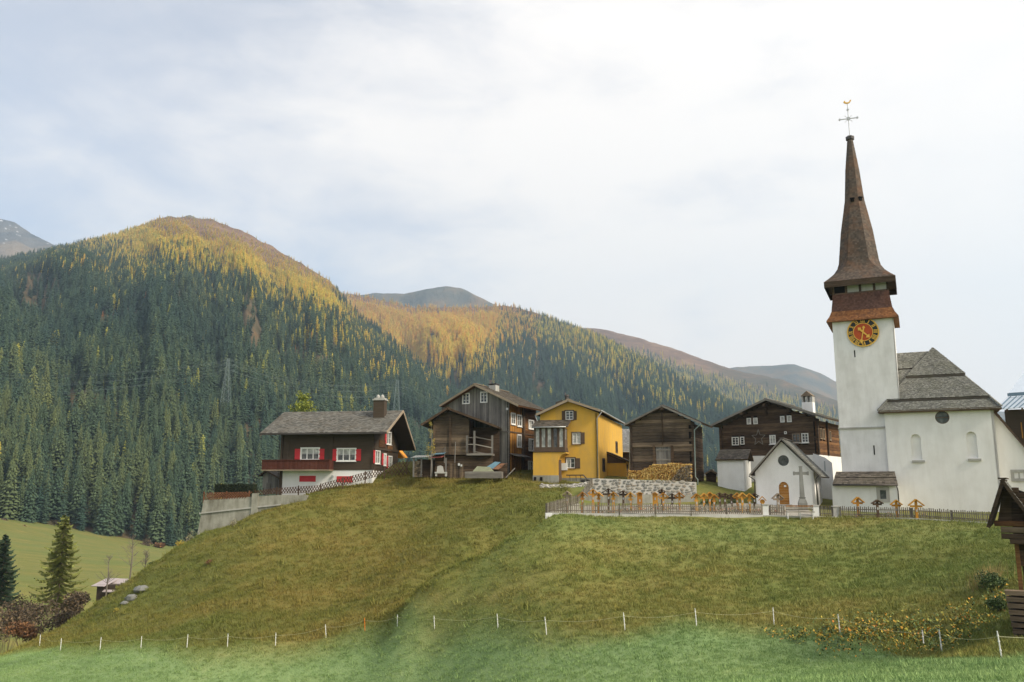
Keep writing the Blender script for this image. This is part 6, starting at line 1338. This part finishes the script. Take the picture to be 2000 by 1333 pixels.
def bush(label, x, y, d, r, n, s, mat, seed, flat=.8, name='bush', stems=5, sm=None):
    rr = random.Random(seed); c = at(x, y, d); gz = H(c.x, c.y); c.z = min(c.z, gz+r*.5) if x > 200 and d < 100 else c.z; e = empty(name, (c.x, c.y, gz), label, 'bush'); b = MB()
    for _ in range(6):
        o = Vector((rr.uniform(-.5,.5)*r, rr.uniform(-.5,.5)*r, rr.uniform(-.35,.45)*r*flat)); leaf_cloud(b, c+o, r*rr.uniform(.45,.7), n//6, s, rr, flat)
    b.build('leaves', mat, e, kind='stuff'); b = MB()
    for _ in range(stems): v = Vector((rr.uniform(-.6,.6)*r, rr.uniform(-.6,.6)*r, 0)); b.tube([(c.x, c.y, gz-.1), (c.x+v.x*.5, c.y+v.y*.5, (gz+c.z)/2), c+v+Vector((0,0,r*.4))], [.025,.018,.006], 5)
    b.build('stem', sm or M_TRUNK, e); return e
bush('grey green bush in the graveyard beside the log barn downpipe', 1382, 957, 70, .75, 700, .06, M_GREEN, 1); bush('small round green bush before the white annex', 1430, 957, 69, .5, 500, .05, M_GREEN, 2, 1)
M_ORBUSH = m_leaf('rusty_leaf', [(.3, (.08,.045,.025)), (.6, (.20,.095,.04)), (.8, (.30,.16,.06))]); M_STRAW = m_leaf('straw', [(.3, (.20,.16,.06)), (.6, (.36,.28,.10)), (.8, (.50,.40,.18))])
M_BROWN = m_leaf('brown_brush', [(.3, (.06,.045,.03)), (.6, (.13,.095,.06)), (.8, (.22,.15,.075))]); M_YEL = m_leaf('yellow_leaf', [(.3, (.22,.20,.04)), (.6, (.45,.36,.06)), (.8, (.60,.42,.07))]); M_PALEW = m_leaf('pale_weed', [(.3, (.16,.15,.08)), (.7, (.42,.38,.24))])
bush('small rust red bush alone on the left grass slope', 412, 1078, 72.6, .42, 420, .05, M_ORBUSH, 3)
bush('dark green bush below the near log hut steps', 1938, 1122, 44, .8, 1500, .06, M_GREEN, 4); bush('second leafy bush at the left of the plank steps', 1950, 1165, 40, .6, 900, .06, M_GREEN, 44)
bush('tuft of pale weeds beside the foot of the concrete wall', 372, 1040, 79, .8, 500, .05, M_PALEW, 5, 1.2); bush('yellowish shrub just below the concrete wall corner', 352, 1062, 78, .55, 500, .05, M_YEL, 6); bush('dried pale weeds above the grass edge under the concrete wall', 455, 1018, 77.5, .4, 260, .05, M_PALEW, 7, 1.3)
bush('small green shrubs at the slope edge left of the concrete wall', 300, 1100, 78, .55, 700, .06, M_GREEN, 8); bush('low plant with yellow leaves below the rock pile', 228, 1182, 71.5, .28, 200, .05, M_YEL, 9)
for i, (x, y, d, r, m_, lb) in enumerate([(20,1195,105,3.2,M_BROWN,'orange brown thicket at the lower left corner'),(70,1205,100,2.6,M_BROWN,'grey brown thicket left of the hill foot'),(115,1215,95,2.3,M_BROWN,'bare brown brush right against the hill edge'),(-5,1225,98,2.6,M_BROWN,'brown brush cut by the left edge'),(45,1235,94,1.8,M_ORBUSH,'low rusty brush at the bottom of the valley edge'),(150,1180,92,1.8,M_BROWN,'bare brown brush under the big larch')]):
    bush(lb, x, y, d, r, 1700, .16, m_, 20+i, .75, stems=9)
for i, (x, y, d, r, m_, lb) in enumerate([(50,1034,318,2.6,M_ORBUSH,'rust red shrub on the valley meadow by the wood edge'),(102,1046,330,3.2,M_BROWN,'pinkish brown shrubs at the edge of the wood'),(285,1064,345,4,M_BROWN,'wide brown thicket where the valley meadow meets the wood'),(310,1066,345,2.5,M_ORBUSH,'reddish shrub right of the brown thicket at the wood edge'),(8,1022,325,3,M_BROWN,'brown shrub at the far left edge of the valley meadow'),(190,1056,335,2.5,M_BROWN,'small brown shrub in the middle of the wood edge')]):
    bush(lb, x, y, d, r, 500, .4, m_, 40+i, .7)
# straw tuft
b = MB(); rr = random.Random(31)
for _ in range(420):
    p = at(rr.gauss(1925, 17), rr.gauss(1112, 5), rr.uniform(44.5, 46.5)); p.z = H(p.x, p.y); q = p+Vector((rr.uniform(-.25,.25), rr.uniform(-.2,.2), rr.uniform(.35,.8))); s = Vector((rr.uniform(-1,1), rr.uniform(-1,1), 0)).normalized()*.016
    b.add([p-s, p+s, q], [(0,1,2)], rr.random())
tag(b.build('dry_grass', M_STRAW, kind='stuff'), 'tall straw coloured grass above the near log hut')

# ------------------------------------------------------------------ broad leaves with yellow and orange tops at the foot of the bank
M_DOCK = m_leaf('dock_leaf', [(.22, (.035,.055,.025)), (.40, (.10,.15,.05)), (.55, (.20,.25,.06)), (.63, (.50,.40,.06)), (.72, (.66,.32,.04)), (.85, (.45,.10,.03))], noise_scale=1.3)
b = MB(); rr = random.Random(17)
for _ in range(7000):
    x = rr.uniform(1480, 1975); cy = 1222+8*math.sin(x*.021); sp_ = 26*sstep(1470, 1660, x)+5; y = rr.gauss(cy, sp_*.55)
    if rr.random() > sstep(1470, 1650, x)*.9+.08: continue
    if mnoise.noise((x*.03, y*.05, 2)) < -.28: continue
    d = np.interp(y, [1170, 1200, 1230, 1265, 1290], [46.5, 44.3, 42.4, 39.0, 36.5])-(x-1640)*.006; p = at(x, y, float(d)); p.z = H(p.x, p.y)+rr.uniform(.04, .22)
    s = rr.uniform(.045, .10); az = rr.random()*6.28; el = rr.uniform(-.2, 1.1); d1 = Vector((math.cos(az)*math.cos(el), math.sin(az)*math.cos(el), math.sin(el))); d2 = Vector((-math.sin(az), math.cos(az), rr.uniform(-.3,.3)))
    b.add([p, p+d1*s*.9+d2*s*.55, p+d1*s*2, p+d1*s*.9-d2*s*.55], [(0,1,2), (0,2,3)], rr.random())
tag(b.build('leaf_patch', M_DOCK, kind='stuff'), 'patch of broad leaves turning yellow and orange at the foot of the bank')

# ------------------------------------------------------------------ electric fence
e = empty('electric_fence', hp[0], 'thin white electric fence posts with tape along the foot of the slope', 'fence'); M_TAPE = m_plain('fence_tape', (.52,.50,.30), .6, .1); M_OPOST = m_plain('orange_plastic', (.75,.22,.03), .5, .05)
rr = random.Random(9); tops = []; LEAN = [0,0,.02,0,.01,0,-.01,-.07,-.06,-.01,-.05,-.06,-.08,-.06,-.05,-.01,-.04,-.02,-.04,-.06]
for i, (x, y, d, yt) in enumerate(EPOSTS):
    p = at(x, y, d); g = H(p.x, p.y); p.z = min(g, p.z+.1); hh = at(x, yt, d).z-p.z; q = p+Vector((LEAN[i]*hh*1.4, 0, hh)); b = MB(); b.tube([p-Vector((0,0,.2)), p.lerp(q, .5), q], [.026,.024,.02], 7)
    dq = (q-p).normalized()
    for f in (.3, .62, .84): c = p.lerp(q, f); b.tube([c-dq*.02, c+dq*.02], .036, 7)
    o = b.build('fence_post', M_OPOST if i == 8 else PAINT_WHITE, e)
    if i == 8: o['label'] = 'orange plastic post among the white ones'
    tops.append(p.lerp(q, .80))
b = MB()
for i in range(len(tops)-1):
    a, c = tops[i], tops[i+1]; n = 8; b.tube([a.lerp(c, k/n)-Vector((0, 0, .16*math.sin(math.pi*k/n))) for k in range(n+1)], .0055, 4)
a = tops[-1]; b.tube([a, a+Vector((1.5,-.4,-.02)), a+Vector((3.,-1.,-.05))], .0085, 4)
b.build('fence_tape', M_TAPE, e)

# ------------------------------------------------------------------ trees close by
def branchy_conifer(label, x, ytop, ybase, d, seed, rad, tint, name):
    rr = random.Random(seed); top = at(x, ytop, d); gz = at(x, ybase, d).z; base = Vector((top.x, top.y, gz)); Ht = top.z-gz; e = empty(name, base, label, 'tree')
    b = MB(); b.tube([base-Vector((0,0,.8)), base+Vector((.05,0,Ht*.5)), top], [Ht*.016, Ht*.010, .02], 8); b.build('trunk', M_TRUNK, e); b = MB(); bb = MB(); n = 105
    for i in range(n):
        f = .06+.93*(i/n)**.92; L = rad*(1-f)**.72*rr.uniform(.65, 1.15)+.12; az = i*2.4+rr.uniform(-.4,.4); p0 = base+Vector((0,0,Ht*f)); dirv = Vector((math.cos(az), math.sin(az), 0)); pts_ = []
        for k in range(8): t_ = k/7; pts_.append(p0+dirv*L*t_+Vector((0,0,-L*.38*t_+L*.22*t_*t_*t_*1.6)))
        bb.tube([pts_[0], pts_[3], pts_[7]], [.04*(1-f)+.015, .02, .005], 5)
        side = Vector((-dirv.y, dirv.x, 0))
        for k in range(1, 8):
            for m_ in range(13):
                c = pts_[k].lerp(pts_[k-1], rr.random()); sgn = rr.choice((-1, 1)); ln = (.16+.42*math.sin(math.pi*min(1, k/7*.85+.12)))*min(1, L*.45+.25)*rr.uniform(.5, 1.2)
                tip = c+side*sgn*ln+dirv*ln*.5+Vector((0,0,-ln*rr.uniform(.1,.75))); w_ = dirv*.05+Vector((0,0,.045)); mid = c.lerp(tip, .5)
                b.add([c, mid+w_*1.6, tip, mid-w_*1.6], [(0,1,2,3)], rr.random())
    bb.build('branch', M_TRUNK, e); o = b.build('crown', M_NEEDLE, e, kind='stuff'); o['tint'] = tint; return e
branchy_conifer('big loose larch standing on the valley edge left of the hill', 128, 1003, 1200, 104, 3, 3.9, .42, 'larch_tree')
branchy_conifer('dark spruce cut by the left edge of the picture', 12, 1042, 1190, 112, 5, 2.7, .18, 'spruce_tree'); branchy_conifer('slender spruce behind the one at the left edge', -22, 1030, 1185, 118, 6, 3, .22, 'spruce_tree')
def bare_tree(label, x, ytop, ybase, d, seed):
    rr = random.Random(seed); top = at(x, ytop, d); gz = at(x, ybase, d).z; base = Vector((top.x, top.y, gz)); Ht = top.z-gz; e = empty('bare_tree', base, label, 'tree'); b = MB(); b.tube([base-Vector((0,0,.5)), base+Vector((.1,0,Ht*.45)), top], [.09,.06,.012], 6); b.build('trunk', M_TRUNKPALE, e); b = MB()
    for i in range(26):
        f = rr.uniform(.25, .95); p = base.lerp(top, f)+Vector((.06,0,0)); az = rr.random()*6.28; L = Ht*.30*(1.05-f)*rr.uniform(.6,1.3)+.3; dv = Vector((math.cos(az), math.sin(az), rr.uniform(.5,1.3))).normalized(); q = p+dv*L; b.tube([p, p.lerp(q,.5)+Vector((0,0,-.05)), q], [.028,.018,.006], 4)
        for _ in range(4): c = p.lerp(q, rr.uniform(.3,1)); v = (dv+Vector((rr.uniform(-1,1), rr.uniform(-1,1), rr.uniform(-.2,.8)))).normalized()*L*.4; b.tube([c, c+v], [.012,.004], 4)
    b.build('branch', M_TRUNKPALE, e); return e
bare_tree('thin leafless tree beside the pale roof in the valley', 213, 1085, 1160, 94, 1); bare_tree('taller leafless tree rising behind the hill edge', 260, 1042, 1135, 90, 2); bare_tree('small leafless tree left of the hill edge behind the brush', 285, 1075, 1120, 92, 5)
def leafy_tree(label, x, ytop, ybase, d, seed, r, n, s, mat, name='young_tree'):
    rr = random.Random(seed); top = at(x, ytop, d); gz = at(x, ybase, d).z; base = Vector((top.x, top.y, gz)); Ht = top.z-gz; e = empty(name, base, label, 'tree'); b = MB(); b.tube([base-Vector((0,0,.3)), base+Vector((.05,0,Ht*.5)), top], [.05,.035,.008], 6)
    bl = MB()
    for i in range(16):
        f = rr.uniform(.25,.95); p = base.lerp(top, f); az = rr.random()*6.28; L = r*rr.uniform(.5,1.1)*(1.15-f*.6); q = p+Vector((math.cos(az)*L, math.sin(az)*L, L*1.1)); b.tube([p, q], [.02,.005], 4)
        for k in range(4): leaf_cloud(bl, p.lerp(q, .35+.22*k), r*.3, n//64, s, rr, 1)
    b.build('trunk', M_TRUNKPALE, e); bl.build('crown', mat, e, kind='stuff'); return e
leafy_tree('slim young tree with yellow leaves before the old log barn', 843, 826, 928, 77.5, 3, .62, 700, .045, M_YEL); leafy_tree('bright yellow green treetop behind the chalet roof', 590, 780, 850, 125, 4, 1.9, 2600, .16, m_leaf('lime_leaf', [(.3, (.10,.14,.02)), (.6, (.24,.27,.04)), (.8, (.36,.34,.06))]), 'lime_tree')
# rocks on the slope
SR = []
rr = random.Random(77)
def rock(label, x, y, d, s):
    p = at(x, y, d); p.z = H(p.x, p.y)+s*.15; b = MB(); n = 9; R = []
    for k, (h, w) in enumerate(((-.5,.8),(-.1,1.05),(.3,.9),(.55,.45))): R.append([Vector((p.x+math.cos(6.283*j/n)*w*s*rr.uniform(.75,1.15)*1.3, p.y+math.sin(6.283*j/n)*w*s*rr.uniform(.75,1.15), p.z+h*s*rr.uniform(.8,1.1))) for j in range(n)])
    b.loft(R); o = b.build('rock', sts[2], None, loc=p); tag(o, label, 'rock')
rock('largest grey rock of the pile on the left slope', 277, 1152, 73, .55); rock('dark rock below the largest in the slope rock pile', 258, 1163, 72.5, .45); rock('small rock at the lower end of the slope rock pile', 245, 1172, 72.2, .3)
# pale-roofed house down in the valley
Fv, O = facade((180, 1150), 116, -12); e = empty('valley_house', O, 'low house with pale pink roof half hidden behind the hill edge', 'house'); rp = m_plain('pale_roof_sheet', (.40,.34,.33), .5, .12, 1.5)
q = rect(Fv, (186,1142), (240,1170)); b = MB(); b.box(Fv, q[0]+.3, q[1], q[2]-1, q[3], -5, 0); b.build('wall', W_BROWN, e)
for x0, x1, y in ((183,208,1140), (205,244,1141)):
    a0, h0 = Fv.px(x0, y); a1, _ = Fv.px(x1, y); b = MB(); slab(b, Fv.P(a0, h0-.25-(.7 if x0 > 200 else 0), .5), Fv.P(a1, h0-.25-(.7 if x0 > 200 else 0), .5), Fv.P(a1, h0+.45, -2.6), Fv.P(a0, h0+.45, -2.6), .1); b.build('roof_sheet', rp, e)

# ------------------------------------------------------------------ power line
GALV = m_plain('galvanised_steel', (.20,.245,.24), .5, .1, 1, .4, .2)
def pylon(label, x, ytop, ybase, d):
    tp, bs = at(x, ytop, d), at(x, ybase, d); base = Vector((tp.x, tp.y, bs.z)); h = tp.z-bs.z; e = empty('pylon', base, label, 'pylon'); w0, w1 = h*.085, h*.018; lv = 9; b = MB(); t_ = .09
    def c(k, f): w = lerp(w0, w1, f**.8); s = ((-1,-1),(1,-1),(1,1),(-1,1))[k]; return base+Vector((s[0]*w, s[1]*w, h*f))
    for k in range(4):
        b2 = MB(); b2.bar(c(k, 0), c(k, 1), t_*1.3, t_*1.3, up=(1,0,0)); b2.build('leg', GALV, e)
        for i in range(lv): f0, f1 = i/lv, (i+1)/lv; b.bar(c(k, f0), c((k+1) % 4, f1), t_*.7, t_*.7, up=(1,0,0)); b.bar(c((k+1) % 4, f0), c(k, f1), t_*.7, t_*.7, up=(1,0,0))
    b.build('lattice', GALV, e); A = []
    for f, L in ((.72,.17), (.84,.22), (.95,.13)):
        b = MB(); z = base.z+h*f; b.bar(Vector((base.x-h*L, base.y, z)), Vector((base.x+h*L, base.y, z)), t_*1.2, t_*1.2); b.bar(Vector((base.x-h*L, base.y, z)), Vector((base.x, base.y, z+h*.05)), t_*.8, t_*.8); b.bar(Vector((base.x+h*L, base.y, z)), Vector((base.x, base.y, z+h*.05)), t_*.8, t_*.8); b.build('cross_arm', GALV, e)
        for s in (-1, 1): A.append(Vector((base.x+s*h*L, base.y, z-.6)))
    return A
A1 = pylon('steel lattice pylon standing clear on the wooded slope above the valley', 446, 700, 787, 470); A2 = pylon('faint second lattice pylon behind the chalet chimney', 776, 742, 840, 560)
Lp = [at(-420, 690+13*i, 430) for i in range(6)]; Rp = [at(1500, 925+9*i, 620) for i in range(6)]
NM = ['lowest left', 'lowest right', 'middle left', 'middle right', 'topmost left', 'topmost right']
for i in range(6):
    pts_ = []
    for a, c, sg in ((Lp[5-i], A1[i], 10), (A1[i], A2[i], 7), (A2[i], Rp[5-i], 14)):
        pts_ += [a.lerp(c, k/12)-Vector((0,0,sg*4*(k/12)*(1-k/12))) for k in range(12)]
    pts_.append(Rp[5-i]); b = MB(); b.tube([p for p in pts_], .036, 4, False); o = b.build('power_cable', GALV, None, loc=A1[i]); tag(o, '%s cable of the power line crossing the wooded slope' % NM[i], 'cable', 'power line cables')

# ------------------------------------------------------------------ grass: short tufts over bank and meadow
t = NT('grass_blade'); col, p3, p2 = grass_colour(t, t.attr('tint', 'INSTANCER')); r = t.attr('rnd')
M_BLADE = t.done(t.mix(t.math('MULTIPLY', r, .55), t.mix(1, col, (1.18,1.15,1.1), 'MULTIPLY'), t.mix(1, col, (.55,.6,.5), 'MULTIPLY')), .8, .2)
TU = []
for i in range(5):
    rr = random.Random(60+i); b = MB()
    for _ in range(20):
        a, r_ = rr.random()*6.28, rr.random()**.6*.20; p = Vector((math.cos(a)*r_, math.sin(a)*r_, -.03)); h = rr.uniform(.06, .17); q = p+Vector((rr.uniform(-.09,.09), rr.uniform(-.09,.09), h)); az = rr.random()*6.28; s = Vector((math.cos(az), math.sin(az), 0))*rr.uniform(.008,.018)
        b.add([p-s, p+s, q], [(0,1,2)], rr.random())
    m = bpy.data.meshes.new('grass_tuft'); m.from_pydata(b.v, [], b.f); m.update(); m.attributes.new('rnd', 'FLOAT', 'FACE').data.foreach_set('value', b.r); m.materials.append(M_BLADE); TU.append(bpy.data.objects.new('grass_tuft', m))
rng = np.random.default_rng(5); N = 430000
X = rng.uniform(-56, 44, N); Y = rng.uniform(11, 84, N)
pxs = 1000+FOC*X/(Y*CP-1.0); ok = (pxs > -60) & (pxs < 2060) & (rng.random(N) < np.clip(1.3-Y/75, .36, 1))
ok &= ~((Y > 60.5+X*-.05) & (X > 5)) ; X, Y = X[ok], Y[ok]; Z = Hgt(X, Y); mk = Z > -14; X, Y, Z = X[mk], Y[mk], Z[mk]
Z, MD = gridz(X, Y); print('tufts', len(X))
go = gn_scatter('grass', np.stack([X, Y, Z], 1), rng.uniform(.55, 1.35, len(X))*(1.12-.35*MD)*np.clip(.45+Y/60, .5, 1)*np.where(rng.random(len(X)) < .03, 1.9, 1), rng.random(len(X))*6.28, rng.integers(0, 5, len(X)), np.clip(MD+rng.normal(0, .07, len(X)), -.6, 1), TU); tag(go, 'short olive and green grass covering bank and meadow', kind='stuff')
# ------------------------------------------------------------------ haze
b = MB(); Fz = Fac((0, -400, 0), 0)
b.box(Fz, -4200, 4200, -140, 1180, -5000, 0)
t = NT('haze_air'); t.n.remove(t.bsdf); pv = t.node('ShaderNodeVolumePrincipled'); pv.inputs['Color'].default_value = (.58,.79,1,1); pv.inputs['Density'].default_value = .00017; pv.inputs['Anisotropy'].default_value = .2
t.link(pv.outputs[0], t.out.inputs['Volume'])
hz = b.build('haze', t.m); tag(hz, 'thin blue valley haze', kind='stuff')
